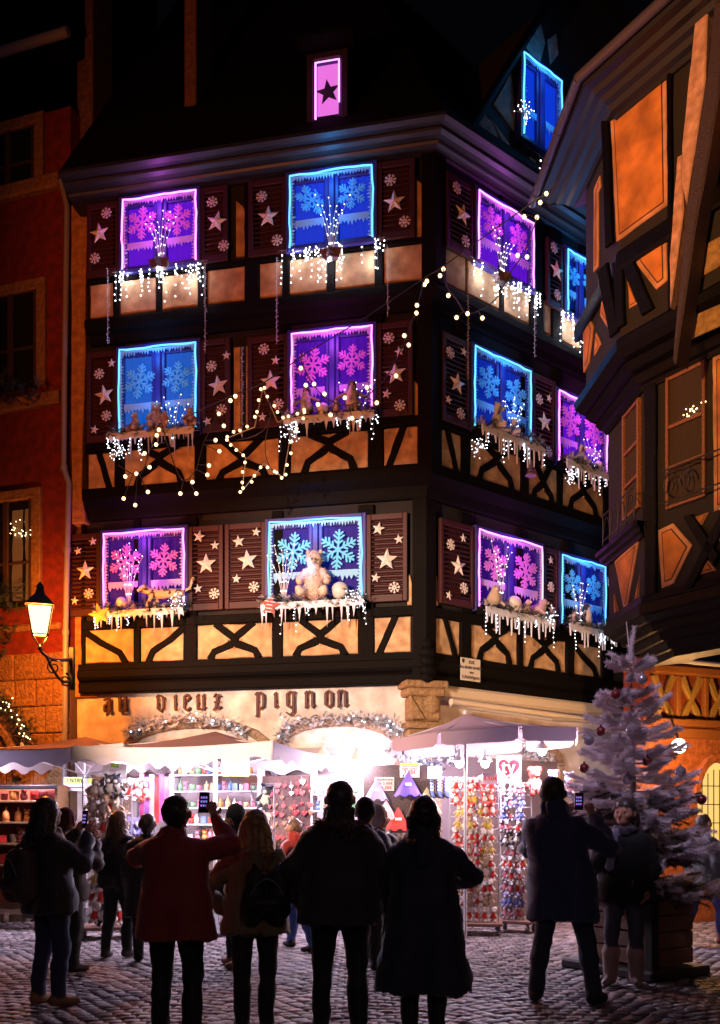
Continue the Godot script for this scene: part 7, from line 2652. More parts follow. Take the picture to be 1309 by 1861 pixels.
func christmas_tree() -> void:
	var base := Vector3(2.8, 0, -9.66)
	var t := thing("fir_tree", "frosted white Christmas fir in a plank box by the bay house", "tree", Transform3D(Basis(), base))
	var st := kit()
	add_tube(st, [base + UP * 0.6, base + Vector3(0.02, 2.0, 0), base + Vector3(-0.01, 3.3, 0)], 0.05, 0.008, 7)
	part(t, "trunk", done(st), mat("frosted bark", Color(0.2, 0.16, 0.16), 0.9), Transform3D())
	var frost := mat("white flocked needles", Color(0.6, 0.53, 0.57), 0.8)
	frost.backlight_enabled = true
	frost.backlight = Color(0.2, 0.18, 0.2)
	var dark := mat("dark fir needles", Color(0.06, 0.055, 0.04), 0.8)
	var tiers := 13
	var tips := []
	for i in tiers:
		var q := float(i) / (tiers - 1)
		var y := lerpf(0.98, 3.2, pow(q, 0.9))
		var r := lerpf(0.94, 0.16, pow(q, 0.85)) * (0.85 if i == 0 else 1.0)
		var n := int(lerpf(16, 5, q))
		for k in n:
			var a := TAU * (k + rng.randf() * 0.4) / n + i * 0.7
			var out := Vector3(cos(a), 0, sin(a))
			var len := r * rng.randf_range(0.78, 1.12)
			var s := kit()
			var d := kit()
			var p0 := base + UP * (y + rng.randf_range(-0.09, 0.09))
			var rise := lerpf(-0.14, 0.3, q) + rng.randf_range(-0.14, 0.14)
			var line := bez(p0, p0 + out * len * 0.55 + UP * len * (rise - 0.12), p0 + out * len + UP * len * (rise + 0.12), 8)
			add_tube(s, line, 0.011, 0.006, 5)
			var m := int(5 + len * lerpf(14, 7, q))
			for j in m:
				var u := 0.18 + 0.82 * (j + 0.5) / m
				var c: Vector3 = line[0].lerp(line[8], u)
				var fi := u * 8
				c = line[int(fi)].lerp(line[mini(int(fi) + 1, 8)], fi - int(fi))
				for sd in [-1, 1]:
					var side: Vector3 = (out.cross(UP) * sd * 0.8 + out * 0.75 + UP * rng.randf_range(-0.15, 0.25)).normalized()
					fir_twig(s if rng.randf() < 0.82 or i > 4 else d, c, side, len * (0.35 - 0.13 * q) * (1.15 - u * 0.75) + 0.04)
			fir_twig(s, line[7], (line[8] - line[6]).normalized(), 0.1)
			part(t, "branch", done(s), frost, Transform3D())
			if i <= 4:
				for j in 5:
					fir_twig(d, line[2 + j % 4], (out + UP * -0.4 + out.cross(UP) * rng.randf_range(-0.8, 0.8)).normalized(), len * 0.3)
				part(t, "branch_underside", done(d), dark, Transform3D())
			if i < 10 and len > r * 0.9:
				tips.append(line[7])
	st = kit()
	for k in 3:
		fir_twig(st, base + UP * (3.15 + k * 0.1), Vector3(0.12 * (k - 1), 1, 0.1).normalized(), 0.22)
	add_tube(st, [base + Vector3(-0.01, 3.25, 0), base + Vector3(-0.05, 3.62, 0)], 0.008, 0.004, 5)
	part(t, "leader", done(st), frost, Transform3D())
	# baubles
	var glass := mat("clear glass bauble", Color(0.4, 0.36, 0.4), 0.08)
	glass.metallic = 0.6
	var wine := mat("dark red bauble", Color(0.12, 0.012, 0.015), 0.25)
	for q in [[1119, 1262, 0, "dark red bauble near the fir's top"], [1092, 1329, 0, "dark red bauble beside the white awning bracket"], [1123, 1385, 0, "dark red bauble in the middle of the fir"], [1176, 1383, 0, "dark red bauble between fir stem and white lamp"], [1062, 1396, 0, "dark red bauble on the branch over the hanging plush"], [1086, 1432, 0, "dark red bauble low on the toy rack side"], [1085, 1481, 0, "dark red bauble beside the raised phone"], [1275, 1453, 0, "dark red bauble at the lit arch"], [1142, 1416, 1, "large dark glass bauble under the fir's middle"], [1237, 1402, 1, "glass bauble with a star print below the white lamp"], [1167, 1234, 1, "clear glass bauble near the fir's top"], [1148, 1325, 1, "small glass bauble hanging at the stem"], [1070, 1345, 1, "clear glass bauble by the awning bracket"]]:
		var p := spot(q[0], q[1], 9.35 if q[2] == 0 else 9.3)
		var s := kit()
		var r := 0.05 if q[2] == 0 else 0.055
		add_ball(s, Vector3.ZERO, Vector3.ONE * r, 14, 10)
		add_lathe(s, [Vector2(0.012, r * 0.96), Vector2(0.012, r + 0.018), Vector2(0.0, r + 0.02)], 8)
		solo("bauble", done(s), wine if q[2] == 0 else glass, Transform3D(Basis(), p), q[3], "bauble", "baubles on the fir")
	# plank box
	var k := Vector3(2.83, 0, -9.07)
	var left := Vector3(-0.55, 0, -0.835).normalized()
	var right := Vector3(0.835, 0, -0.55).normalized()
	var bt := thing("planter_box", "square wooden plank box holding the frosted fir", "planter", Transform3D(Basis(), base))
	var tones := [Color(0.3, 0.12, 0.05), Color(0.24, 0.1, 0.05), Color(0.34, 0.15, 0.06)]
	for side in 4:
		var o := k if side < 2 else k + left * 1.0 + right * 0.66
		var u: Vector3 = [left, right, -left, -right][side]
		var w: float = [1.0, 0.66, 1.0, 0.66][side]
		var n: Vector3 = [-right, -left, right, left][side]
		for i in 5:
			var tone := rng.randi() % 3
			var xf := Transform3D(Basis(u, UP, u.cross(UP)), o + u * w / 2 + UP * (0.22 + i * 0.165))
			part(bt, "plank", box_mesh(Vector3(w - 0.1, 0.15, 0.03), 0.008), mat("planter wood %d" % tone, tones[tone], 0.75, "grain", 2.0, "fine", 0.8), xf)
		part(bt, "corner_post", box_mesh(Vector3(0.1, 0.95, 0.1), 0.012), mat("dark planter post", Color(0.02, 0.015, 0.012), 0.7), Transform3D(Basis(left, UP, left.cross(UP)), o + UP * 0.5))
	part(bt, "base", box_mesh(Vector3(1.2, 0.1, 0.9), 0.02), mats["dark planter post"], Transform3D(Basis(left, UP, left.cross(UP)), k + left * 0.5 + right * 0.33 + UP * 0.06))
	part(bt, "soil", box_mesh(Vector3(0.94, 0.05, 0.6), 0.0), mats["dark planter post"], Transform3D(Basis(left, UP, left.cross(UP)), k + left * 0.5 + right * 0.33 + UP * 0.86))


func fir_twig(st: SurfaceTool, at: Vector3, d: Vector3, size: float) -> void:
	var s := d.cross(UP).normalized()
	var u := s.cross(d)
	st.set_smooth_group(-1)
	var e := at + d * size
	tri(st, at - s * 0.007, at + s * 0.007, e)
	tri(st, at - u * 0.007, at + u * 0.007, e)
	var n := int(7 + size * 42)
	for i in n:
		var c := at.lerp(e, (i + 0.3) / n)
		for k in 3:
			var a := TAU * k / 3 + i * 1.1
			var o := (s * cos(a) + u * sin(a)) * rng.randf_range(0.026, 0.042) + d * 0.026
			var w := d * 0.0065
			tri(st, c - w, c + w, c + o)


# ---------------------------------------------------------------- people: they face +z before they are turned

const SKIN := Color(0.42, 0.22, 0.15)


func hand_bones(w: Vector3, d: Vector3, palm: Vector3, curl: float, c: Color) -> Array:   # wrist, direction of the fingers, way the palm faces
	d = d.normalized()
	palm = (palm - d * palm.dot(d)).normalized()
	var s := d.cross(palm)
	var b := [[w, w + d * 0.07, 0.028, 0.03, c, 0.02]]
	for i in 4:
		var o := w + d * 0.078 + s * (i - 1.5) * 0.021
		var l: float = [0.062, 0.075, 0.07, 0.052][i]
		var d1 := (d + palm * curl * 0.6).normalized()
		var d2 := (d + palm * curl * 1.7).normalized()
		b.append([o, o + d1 * l * 0.55, 0.0105, 0.0095, c, 0.006])
		b.append([o + d1 * l * 0.55, o + d1 * l * 0.55 + d2 * l * 0.55, 0.0095, 0.0082, c, 0.006])
	var t := w + d * 0.022 - s * 0.026
	b.append([t, t + (d * 0.7 - s * 0.8 + palm * 0.3).normalized() * 0.04, 0.014, 0.0115, c, 0.008])
	b.append([t + (d * 0.7 - s * 0.8 + palm * 0.3).normalized() * 0.04, t + (d * 1.2 - s * 0.8 + palm * 0.6).normalized() * 0.068, 0.0115, 0.009, c, 0.006])
	return b


func person(label: String, px: float, away: float, yaw: float, h: float, p: Dictionary) -> Node3D:
	var at := on_ground(px, away, 0.012)
	var root := thing("person", label, "person", Transform3D(Basis(UP, yaw), at), "people watching the lit houses")
	var k := h / 1.75
	var xf := Transform3D(Basis(UP, yaw).scaled(Vector3.ONE * k), at)
	var legs: Array = p.get("feet", [[-0.1, 0.0], [0.1, 0.0]])
	var trousers: Color = p.get("trousers", Color(0.012, 0.012, 0.015))
	var shoes: Color = p.get("shoes", Color(0.02, 0.015, 0.012))
	var coat: Color = p.get("coat", Color(0.012, 0.012, 0.014))
	var hem: float = p.get("hem", 0.8)
	var bulk: float = p.get("bulk", 1.0)
	var lean: Vector3 = p.get("lean", Vector3.ZERO)          # of the shoulders
	var cell := 0.02 if away > 9.5 else 0.016
	# arms: elbow and wrist for each side
	var arms: Array = p.get("arms", [[Vector3(-0.25, 1.14, -0.03), Vector3(-0.24, 0.9, 0.06)], [Vector3(0.25, 1.14, -0.03), Vector3(0.24, 0.9, 0.06)]])
	var b := []
	for i in 2:
		var s := -1.0 if i == 0 else 1.0
		var f: Array = legs[i]
		var hip := Vector3(s * 0.09, 0.92, 0)
		var ankle := Vector3(f[0], 0.09, f[1])
		var knee := hip.lerp(ankle, 0.52) + Vector3(s * 0.012, 0, 0.035 + (0.05 if f[1] > 0.1 else 0.0))
		b.append([hip, knee, 0.096 * bulk, 0.07, trousers, 0.03])
		b.append([knee, knee.lerp(ankle, 0.35) - Vector3(0, 0, 0.015), 0.068, 0.07, trousers, 0.03])
		b.append([knee.lerp(ankle, 0.35) - Vector3(0, 0, 0.015), ankle + UP * 0.015, 0.07, 0.06, trousers, 0.02])
		var toe: float = p.get("toe", 0.25) * s
		var dir := Vector3(sin(toe), 0, cos(toe))
		if p.has("boots"):
			b.append([ankle + UP * 0.2, ankle, 0.08, 0.066, shoes, 0.01])
			b.append([ankle + UP * 0.215, ankle + UP * 0.22, 0.086, 0.086, shoes * 1.15, 0.01])
		b.append([ankle - dir * 0.04 - UP * 0.035, ankle + dir * 0.05 - UP * 0.04, 0.048, 0.045, shoes, 0.02])
		b.append([ankle + dir * 0.05 - UP * 0.045, ankle + dir * 0.16 - UP * 0.055, 0.044, 0.034, shoes, 0.02])
		b.append([ankle + UP * 0.03, ankle - UP * 0.03, 0.046, 0.05, shoes, 0.02])
	for s in [-1.0, 1.0]:
		b.append([Vector3(s * 0.065, 0.95, 0), Vector3(s * 0.06, 1.12, 0) + lean * 0.4, 0.12 * bulk, 0.105 * bulk, trousers, 0.05])
		b.append([Vector3(s * 0.06, 1.12, 0) + lean * 0.4, Vector3(s * 0.1, 1.36, -0.01) + lean, 0.105 * bulk, 0.1, coat, 0.05])
	b.append([Vector3(0, 1.42, -0.01) + lean, Vector3(0, 1.56, 0.01) + lean * 1.2, 0.058, 0.052, SKIN, 0.03])
	for i in 2:
		var s := -1.0 if i == 0 else 1.0
		var sh := Vector3(s * 0.17, 1.39, -0.01) + lean
		b.append([sh, arms[i][0], 0.06, 0.046, coat, 0.03])
		b.append([arms[i][0], arms[i][1], 0.046, 0.032, coat, 0.02])
	var a := fresh()
	field(b, cell, a, 0.0, 0.014, 0.06)
	# head on a finer grid
	var hc := Vector3(0, 1.645, 0.015) + lean * 1.3
	var turn := Basis(UP, p.get("look", 0.0)) * Basis(Vector3.RIGHT, -p.get("tilt", 0.12))
	var skin: Color = p.get("skin", SKIN)
	var H := func(x: float, y: float, z: float) -> Vector3: return hc + turn * Vector3(x, y, z)
	var hb := [
		[H.call(0, 0.02, -0.015), H.call(0, 0.012, 0.0), 0.096, 0.094, skin, 0.02], [H.call(0, -0.045, 0.03), H.call(0, -0.065, 0.045), 0.068, 0.052, skin, 0.03],
		[H.call(0, -0.04, -0.01), H.call(0, -0.13, -0.015), 0.056, 0.055, skin, 0.03], [H.call(0, 0.02, 0.093), H.call(0, -0.022, 0.115), 0.009, 0.016, skin, 0.012],
		[H.call(-0.04, 0.028, 0.076), H.call(0.04, 0.028, 0.076), 0.017, 0.017, skin, 0.015], [H.call(-0.045, -0.02, 0.06), H.call(0.045, -0.02, 0.06), 0.03, 0.03, skin, 0.02],
		[H.call(-0.022, -0.058, 0.086), H.call(0.022, -0.058, 0.086), 0.009, 0.009, Color(0.35, 0.09, 0.08), 0.004],
	]
	for s in [-1.0, 1.0]:
		hb.append([H.call(s * 0.092, 0.01, -0.005), H.call(s * 0.096, -0.015, 0.0), 0.022, 0.016, skin, 0.01])
		hb.append([H.call(s * 0.034, 0.008, 0.086), H.call(s * 0.034, 0.008, 0.087), 0.0125, 0.0125, Color(0.05, 0.04, 0.035), 0.002])
	field(hb, 0.009, a)
	for i in 2:
		var d: Vector3 = arms[i][1] - arms[i][0]
		if p.has("grip"):
			d = (arms[i][1] - arms[i][0]).normalized() + Vector3(0, 0.9, 0.2)
		field(hand_bones(arms[i][1] + (arms[i][1] - arms[i][0]).normalized() * 0.01, d, Vector3(0.4 if i == 0 else -0.4, 0, 1) if p.has("grip") else Vector3(1 if i == 0 else -1, 0, 0.2), p.get("curl", 0.5), p.get("gloves", skin)), 0.0065, a)
	part(root, "body", body_mesh(a), tinted("people", 0.75), xf)
	# coat
	var c := []
	var t := 0.028 * bulk + 0.012
	for s in [-1.0, 1.0]:
		c.append([Vector3(s * 0.085, 1.0, -0.005), Vector3(s * 0.1, 1.34, -0.01) + lean, 0.125 * bulk + t * 0.5, 0.115 * bulk + t * 0.3, coat, 0.06])
		c.append([Vector3(s * 0.085, 1.0, 0), Vector3(s * (0.1 + p.get("flare", 0.02)), hem - 0.1, 0), 0.13 * bulk + t * 0.6, 0.125 * bulk + t * 0.6 + p.get("flare", 0.02), coat, 0.05])
		c.append([Vector3(s * 0.05, 1.43, -0.015) + lean, Vector3(s * 0.145, 1.38, -0.012) + lean, 0.066, 0.072 + t * 0.35, coat, 0.04])
	c.append([Vector3(0, 1.36, -0.03) + lean, Vector3(0, 1.05, -0.02), 0.13 * bulk, 0.12 * bulk, coat, 0.06])
	for i in 2:
		var s := -1.0 if i == 0 else 1.0
		var sh := Vector3(s * 0.16, 1.385, -0.01) + lean
		var e: Vector3 = arms[i][0]
		var w: Vector3 = arms[i][1]
		c.append([sh, e, 0.068 + t * 0.4, 0.056 + t * 0.35, coat, 0.035])
		c.append([e, w - (w - e).normalized() * 0.015, 0.06 + t * 0.4, 0.045 + t * 0.3, coat, 0.025])
	match p.get("collar", "plain"):
		"plain":
			for i in 9:
				var g := TAU * i / 9
				c.append([Vector3(cos(g) * 0.062, 1.47, sin(g) * 0.06) + lean, Vector3(cos(g) * 0.068, 1.53, sin(g) * 0.066) + lean * 1.1, 0.025, 0.022, coat, 0.02])
		"high":
			for i in 9:
				var g := TAU * i / 9
				c.append([Vector3(cos(g) * 0.085, 1.46, sin(g) * 0.08) + lean, Vector3(cos(g) * 0.09, 1.57, sin(g) * 0.085) + lean * 1.1, 0.035, 0.03, coat, 0.02])
		"hood":
			for i in 9:
				var g := TAU * i / 9
				c.append([Vector3(cos(g) * 0.09, 1.46 - sin(g) * 0.01, sin(g) * 0.085 - 0.01) + lean, Vector3(cos(g) * 0.1, 1.52 + (0.02 if sin(g) < 0 else -0.02), sin(g) * 0.09 - 0.015) + lean, 0.04, 0.035, coat, 0.03])
			c.append([Vector3(0, 1.44, -0.11) + lean, Vector3(0, 1.33, -0.14) + lean, 0.09, 0.05, coat, 0.04])
	var cm := mat("coat %s" % coat, coat, p.get("shine", 0.7), "", 1.0)
	cm.rim_enabled = true
	cm.rim = p.get("rim", 0.9)
	cm.rim_tint = 0.25
	part(root, "coat", soft(c, cell * 0.9, hem, 0.034, p.get("fold", 0.075), 2600, 0.018, 0.3), cm, xf)
	# hair
	var hair: Color = p.get("hair", Color(0.03, 0.018, 0.012))
	var hr := []
	match p.get("style", "short"):
		"short":
			hr = [[H.call(0, 0.03, -0.026), H.call(0, 0.05, -0.01), 0.1, 0.092, hair, 0.02], [H.call(0, -0.01, -0.05), H.call(0, -0.06, -0.05), 0.075, 0.055, hair, 0.02]]
		"long":
			hr = [[H.call(0, 0.03, -0.026), H.call(0, 0.05, -0.005), 0.108, 0.098, hair, 0.02]]
			for i in 7:
				var g := lerpf(-0.3, PI + 0.3, i / 6.0)
				var o := Vector3(cos(g) * 0.085, 0, -sin(g) * 0.075 - 0.02)
				hr.append([H.call(o.x, 0.0, o.z), hc + Vector3(o.x * 1.35, -0.2, o.z - 0.05), 0.046, 0.05, hair, 0.02])
				hr.append([hc + Vector3(o.x * 1.35, -0.2, o.z - 0.05), hc + Vector3(o.x * 1.5 + rng.randf_range(-0.02, 0.02), -0.2 - p.get("hair_long", 0.2) * rng.randf_range(0.85, 1.1), o.z - 0.08), 0.05, 0.022, hair, 0.02])
		"bob":
			hr = [[H.call(0, 0.035, -0.036), H.call(0, 0.068, -0.016), 0.107, 0.097, hair, 0.02]]
			for i in 6:
				var g := lerpf(0.1, PI - 0.1, i / 5.0)
				hr.append([H.call(cos(g) * 0.09, 0.0, -sin(g) * 0.07 - 0.04), H.call(cos(g) * 0.09, -0.09, -sin(g) * 0.065 - 0.045), 0.04, 0.034, hair, 0.02])
	if hr.size():
		var hm := mat("hair %s" % hair, hair, 0.45)
		hm.backlight_enabled = true
		hm.backlight = Color(0.5, 0.5, 0.5)
		hm.rim_enabled = true
		hm.rim = 0.6
		part(root, "hair", soft(hr, 0.011, -99.0, 0.01, 0.025, 2200, 0.045 if p.get("style", "short") != "short" else 0.016, 2.2), hm, xf)
	if p.has("hat"):
		var hat: Color = p.hat
		var q := [[H.call(0, 0.055, -0.02), H.call(0, 0.085, -0.02), 0.108, 0.1, hat, 0.02], [H.call(0, 0.03, -0.04), H.call(0, 0.0, -0.055), 0.1, 0.085, hat, 0.02]]
		for i in 12:
			var g := TAU * i / 12
			q.append([H.call(cos(g) * 0.09, 0.05 - 0.02 * (1 - sin(g)), sin(g) * 0.09 - 0.015), H.call(cos(g) * 0.09, 0.075, sin(g) * 0.085 - 0.015), 0.022, 0.022, hat, 0.015])
		if p.has("pompom"):
			q.append([H.call(0, 0.2, -0.02), H.call(0, 0.21, -0.02), 0.035, 0.035, hat, 0.01])
		part(root, "knitted_hat", soft(q, 0.011, -99.0, 0.006, 0.02), mat("hat %s" % hat, hat, 0.95), xf)
	if p.has("fur"):
		var st := kit()
		var fc: Vector3 = Vector3(0, 1.5, -0.05) + lean
		for i in 900:
			var g := rng.randf() * TAU
			var v := rng.randf_range(-0.5, 1.0)
			var o := Vector3(cos(g) * (0.125 + rng.randf() * 0.035), (0.04 if sin(g) < 0 else -0.04) * v - absf(cos(g)) * 0.02, sin(g) * 0.115 - 0.03)
			if sin(g) < 0:
				o.y -= rng.randf() * 0.1
				o.z -= rng.randf() * 0.06
			var d := (o * Vector3(1, 0.3, 1)).normalized() * rng.randf_range(0.03, 0.06) + Vector3(rng.randfn(), rng.randfn(), rng.randfn()) * 0.014
			var s := d.cross(Vector3(rng.randf(), 1, rng.randf())).normalized() * 0.005
			tri(st, fc + o - s, fc + o + s, fc + o + d)
		part(root, "fur_trim", done(st), mat("fur %s" % p.fur, p.fur, 0.9), xf)
	return root


func phone(r: Node3D, at: Vector3, yaw: float, k: float, label: String, tilt := 0.1) -> void:   # held up, screen towards its owner
	var xf := r.global_transform * Transform3D(Basis(UP, yaw) * Basis(Vector3.RIGHT, tilt), at * k)
	var t := thing("phone", label, "phone", xf)
	part(t, "case", box_mesh(Vector3(0.078, 0.155, 0.01), 0.004), mat("black phone case", Color(0.015, 0.015, 0.018), 0.3), xf)
	part(t, "lit_screen", box_mesh(Vector3(0.07, 0.143, 0.002), 0.0), mat("dark phone glass", Color(0.02, 0.02, 0.03), 0.1), xf.translated_local(Vector3(0, 0, -0.0055)))
	for i in 3:                    # the small picture of lit windows on it
		for j in 3:
			part(t, "screen_light", box_mesh(Vector3(0.012, 0.016, 0.001), 0.0), glow("phone picture %s" % ("blue" if (i + j) % 2 else "violet"), Color(0.15, 0.3, 0.8) if (i + j) % 2 else Color(0.5, 0.15, 0.8), 0.9), xf.translated_local(Vector3(-0.018 + i * 0.018, -0.025 + j * 0.03, -0.0072)))


func rucksack(r: Node3D, at: Vector3, size: Vector3, c: Color, label: String, category := "backpack") -> void:
	var xf := r.global_transform.translated_local(at)
	var t := thing("backpack", label, category, xf)
	var b := []
	for s in [-1.0, 1.0]:
		b.append([Vector3(s * size.x * 0.28, -size.y * 0.32, 0), Vector3(s * size.x * 0.24, size.y * 0.28, 0.01), size.z * 0.5, size.z * 0.42, c, 0.04])
	b.append([Vector3(-size.x * 0.2, -size.y * 0.2, -size.z * 0.4), Vector3(size.x * 0.2, -size.y * 0.2, -size.z * 0.4), size.z * 0.3, size.z * 0.3, c, 0.03])
	part(t, "bag", soft(b, 0.014, -99.0, 0.01, 0.08), mat("bag %s" % c, c, 0.65), xf)
	var st := kit()
	for s in [-1.0, 1.0]:
		add_tube(st, bez(Vector3(s * size.x * 0.25, size.y * 0.45, 0.0), Vector3(s * size.x * 0.3, size.y * 0.7, 0.1), Vector3(s * size.x * 0.34, size.y * 0.3, 0.26), 8), 0.016, 0.016, 6)
	part(t, "strap", done(st), mats["bag %s" % c], xf)
	st = kit()
	add_tube(st, bez(Vector3(-size.x * 0.36, -size.y * 0.05, -size.z * 0.46), Vector3(0, size.y * 0.62, -size.z * 0.62), Vector3(size.x * 0.36, -size.y * 0.05, -size.z * 0.46), 10), 0.006, 0.006, 5)
	part(t, "zip", done(st), mat("grey zip", Color(0.16, 0.16, 0.17), 0.4), xf)


func people() -> void:
	var up := func(x: float, y: float, z: float) -> Vector3: return Vector3(x, y, z)
	var black := Color(0.012, 0.011, 0.013)
	# the near row
	var a := person("person with long dark hair and checked backpack, lifting a phone before the doll rack", 92, 7.9, PI - 0.75, 1.72, {"coat": black, "bulk": 1.12, "hem": 0.8, "trousers": Color(0.02, 0.03, 0.075), "shoes": Color(0.28, 0.15, 0.08), "style": "long", "hair_long": 0.2, "shine": 0.65, "feet": [[-0.1, 0.02], [0.12, -0.05]], "arms": [[Vector3(-0.3, 1.22, 0.14), Vector3(-0.1, 1.46, 0.3)], [Vector3(0.3, 1.2, 0.14), Vector3(0.09, 1.48, 0.3)]], "grip": true, "lean": Vector3(0, 0, -0.03), "tilt": 0.2, "collar": "hood"})
	phone(a, Vector3(0, 1.6, 0.33), 0.0, 0.98, "phone lifted by the person with the checked backpack")
	rucksack(a, Vector3(0.0, 1.12, -0.27), Vector3(0.34, 0.46, 0.2), Color(0.05, 0.03, 0.032), "dark checked backpack on the person before the doll rack")
	a = person("person in a dark red coat with cropped hair, holding a phone overhead", 320, 6.5, PI - 0.12, 1.71, {"coat": Color(0.3, 0.026, 0.028), "bulk": 1.12, "hem": 0.76, "hair": Color(0.03, 0.022, 0.02), "feet": [[-0.12, 0.0], [0.12, 0.02]], "arms": [[Vector3(-0.37, 1.42, 0.16), Vector3(-0.2, 1.62, 0.3)], [Vector3(0.35, 1.34, 0.16), Vector3(0.13, 1.52, 0.32)]], "grip": true, "tilt": 0.25, "collar": "plain", "fold": 0.12})
	phone(a, Vector3(-0.1, 1.73, 0.36), 0.0, 0.98, "phone held overhead by the person in the dark red coat", 0.2)
	a = person("person with long blonde hair and olive tweed jacket, hand in pocket", 464, 6.9, PI + 0.12, 1.61, {"coat": Color(0.17, 0.135, 0.075), "bulk": 1.02, "hem": 0.8, "style": "long", "hair": Color(0.3, 0.15, 0.055), "hair_long": 0.32, "feet": [[-0.09, 0.0], [0.1, 0.03]], "arms": [[Vector3(-0.25, 1.13, 0.02), Vector3(-0.19, 0.95, 0.13)], [Vector3(0.4, 1.16, -0.06), Vector3(0.25, 0.97, 0.1)]], "tilt": 0.16, "collar": "hood", "fold": 0.05})
	rucksack(a, Vector3(-0.08, 1.05, -0.24), Vector3(0.32, 0.36, 0.17), Color(0.012, 0.012, 0.014), "small black leather backpack of the blonde person")
	person("tall broad person with a fur-trimmed hood and dark jacket, arms hanging", 618, 6.8, PI + 0.05, 1.82, {"coat": Color(0.03, 0.025, 0.03), "bulk": 1.18, "hem": 0.79, "hair": Color(0.05, 0.03, 0.05), "fur": Color(0.16, 0.07, 0.06), "feet": [[-0.13, 0.0], [0.13, 0.05]], "arms": [[Vector3(-0.33, 1.16, -0.02), Vector3(-0.3, 0.9, 0.08)], [Vector3(0.34, 1.17, -0.02), Vector3(0.29, 0.93, 0.12)]], "collar": "high", "tilt": 0.2})
	person("person in a long dark padded coat reaching the ankles, arms folded forward", 770, 6.7, PI - 0.1, 1.69, {"coat": Color(0.016, 0.019, 0.04), "bulk": 1.08, "hem": 0.36, "flare": 0.06, "style": "bob", "hair": Color(0.03, 0.02, 0.018), "feet": [[-0.1, 0.0], [0.1, 0.02]], "arms": [[Vector3(-0.38, 1.2, 0.1), Vector3(-0.16, 1.14, 0.28)], [Vector3(0.33, 1.14, 0.06), Vector3(0.14, 1.16, 0.28)]], "collar": "hood", "tilt": 0.22})
	a = person("tall person in a navy coat and jeans, legs apart, photographing beside the fir", 1022, 8.0, PI - 0.45, 1.9, {"coat": Color(0.022, 0.032, 0.1), "bulk": 1.05, "hem": 0.66, "trousers": Color(0.022, 0.03, 0.06), "hair": Color(0.035, 0.026, 0.025), "feet": [[-0.24, 0.05], [0.2, -0.05]], "arms": [[Vector3(-0.34, 1.22, 0.16), Vector3(-0.16, 1.46, 0.34)], [Vector3(0.3, 1.2, 0.16), Vector3(0.06, 1.46, 0.34)]], "grip": true, "collar": "high", "tilt": 0.2, "lean": Vector3(0.05, 0, -0.03), "toe": 0.35})
	phone(a, Vector3(-0.05, 1.6, 0.37), 0.0, 1.08, "phone raised by the tall person in the navy coat")
	a = person("person facing the square in a black coat, scarf and pinkish fur boots", 1136, 8.9, -0.35, 1.72, {"coat": Color(0.009, 0.009, 0.012), "bulk": 1.12, "hem": 0.8, "rim": 0.05, "shine": 0.9, "trousers": Color(0.05, 0.05, 0.075), "shoes": Color(0.32, 0.2, 0.17), "boots": true, "style": "bob", "hair": Color(0.03, 0.02, 0.016), "skin": Color(0.34, 0.17, 0.11), "look": -0.35, "tilt": 0.05, "feet": [[-0.13, 0.04], [0.1, 0.0]], "arms": [[Vector3(-0.27, 1.15, 0.02), Vector3(-0.17, 1.33, 0.2)], [Vector3(0.27, 1.13, -0.02), Vector3(0.22, 0.92, 0.1)]], "collar": "plain"})
	var sc := fresh()
	var ring := []
	for i in 10:
		var g := TAU * i / 10
		ring.append([Vector3(cos(g) * 0.085, 1.45 + 0.02 * sin(g * 3), sin(g) * 0.08 + 0.01), Vector3(cos(g + 0.6) * 0.09, 1.475, sin(g + 0.6) * 0.085 + 0.01), 0.035, 0.035, Color(0.06, 0.05, 0.07), 0.015])
	ring.append([Vector3(-0.08, 1.44, 0.1), Vector3(-0.13, 1.12, 0.16), 0.04, 0.045, Color(0.2, 0.2, 0.28), 0.02, 1.8])
	part(a, "scarf", soft(ring, 0.014, -99.0, 0.014, 0.04, 700, 0.014, 0.6), tinted("knitted scarf", 0.95), a.global_transform)
	# farther back, among the racks
	person("person in a black puffer jacket with brown hair before the doll rack", 216, 10.6, PI - 0.35, 1.63, {"coat": Color(0.01, 0.01, 0.012), "bulk": 1.15, "hem": 0.86, "style": "long", "hair": Color(0.13, 0.06, 0.03), "hair_long": 0.12, "shine": 0.35, "look": -0.5, "fold": 0.05, "shoes": Color(0.06, 0.04, 0.03), "feet": [[-0.08, 0.06], [0.12, -0.1]], "collar": "hood"})
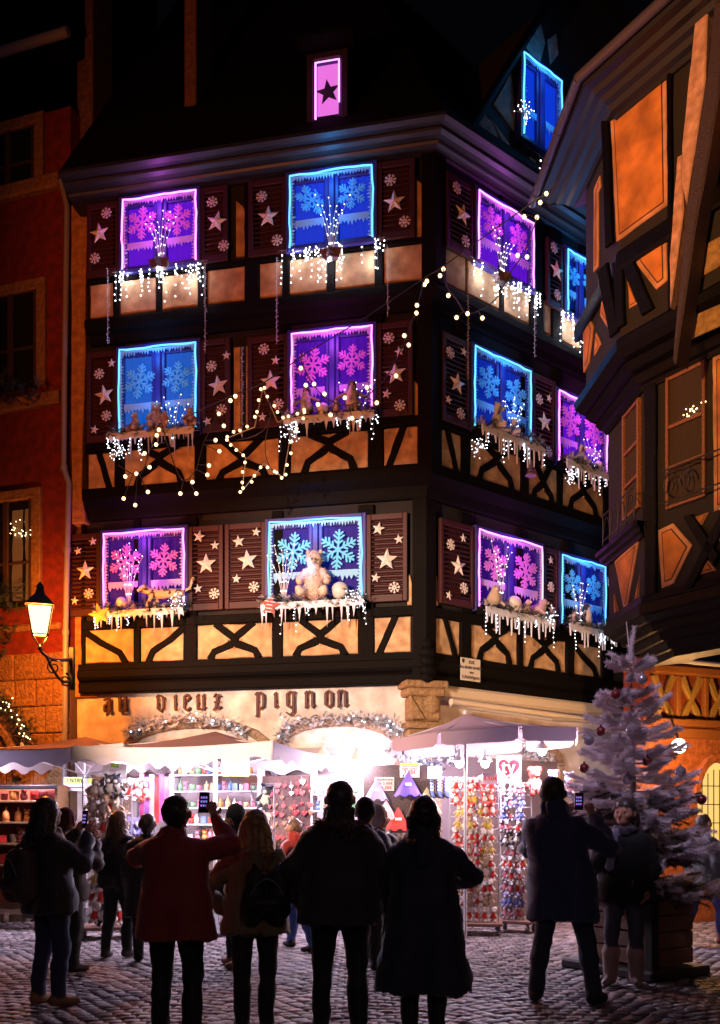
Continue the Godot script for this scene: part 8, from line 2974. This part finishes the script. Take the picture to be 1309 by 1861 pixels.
	a = person("person in a dark cap half hidden by the backpack wearer, holding a phone", 122, 9.6, PI - 0.5, 1.62, {"coat": Color(0.03, 0.016, 0.016), "hat": Color(0.08, 0.015, 0.015), "arms": [[Vector3(-0.3, 1.2, 0.16), Vector3(-0.12, 1.44, 0.3)], [Vector3(0.28, 1.2, 0.16), Vector3(0.06, 1.46, 0.32)]], "grip": true})
	phone(a, Vector3(-0.03, 1.6, 0.34), 0.0, 0.92, "phone held by the half hidden person in the dark cap")
	person("person in a dark beanie and fur-collared jacket looking along the stalls", 428, 9.9, -PI / 2 - 0.5, 1.66, {"coat": Color(0.012, 0.014, 0.022), "bulk": 1.1, "hem": 0.82, "hat": Color(0.015, 0.016, 0.025), "style": "none", "fur": Color(0.05, 0.035, 0.03), "collar": "high", "shoes": Color(0.2, 0.09, 0.04), "look": 0.1, "tilt": 0.0, "feet": [[-0.1, 0.12], [0.1, -0.15]]})
	person("person in an orange-red jacket and jeans walking past the hearts", 548, 11.2, PI + 0.9, 1.58, {"coat": Color(0.42, 0.03, 0.012), "bulk": 1.1, "hem": 0.84, "trousers": Color(0.03, 0.06, 0.2), "hair": Color(0.16, 0.08, 0.05), "feet": [[-0.1, 0.28], [0.1, -0.3]], "lean": Vector3(0, -0.03, 0.1), "collar": "high", "look": 0.3})
	person("person in a black cap and denim-blue jacket behind the broad person's shoulder", 664, 9.6, PI - 0.1, 1.72, {"coat": Color(0.03, 0.04, 0.09), "hat": Color(0.012, 0.012, 0.02), "style": "none", "bulk": 1.05, "feet": [[-0.1, 0.1], [0.1, -0.08]]})
	person("person in a pale knitted hat and grey coat facing the price boards", 689, 10.4, PI - 0.55, 1.66, {"coat": Color(0.05, 0.045, 0.06), "hat": Color(0.4, 0.33, 0.3), "style": "none", "look": -0.35, "bulk": 1.05})
	person("person in dark clothes mostly hidden behind the dark red coat", 268, 10.3, PI + 0.2, 1.6, {"coat": Color(0.014, 0.014, 0.018), "hem": 0.55, "bulk": 1.05})
	person("person walking behind the planter in blue trousers", 1278, 11.6, PI - 1.1, 1.6, {"coat": Color(0.012, 0.012, 0.016), "trousers": Color(0.03, 0.035, 0.14), "shoes": Color(0.12, 0.04, 0.015), "boots": true, "feet": [[-0.1, 0.25], [0.1, -0.25]]})
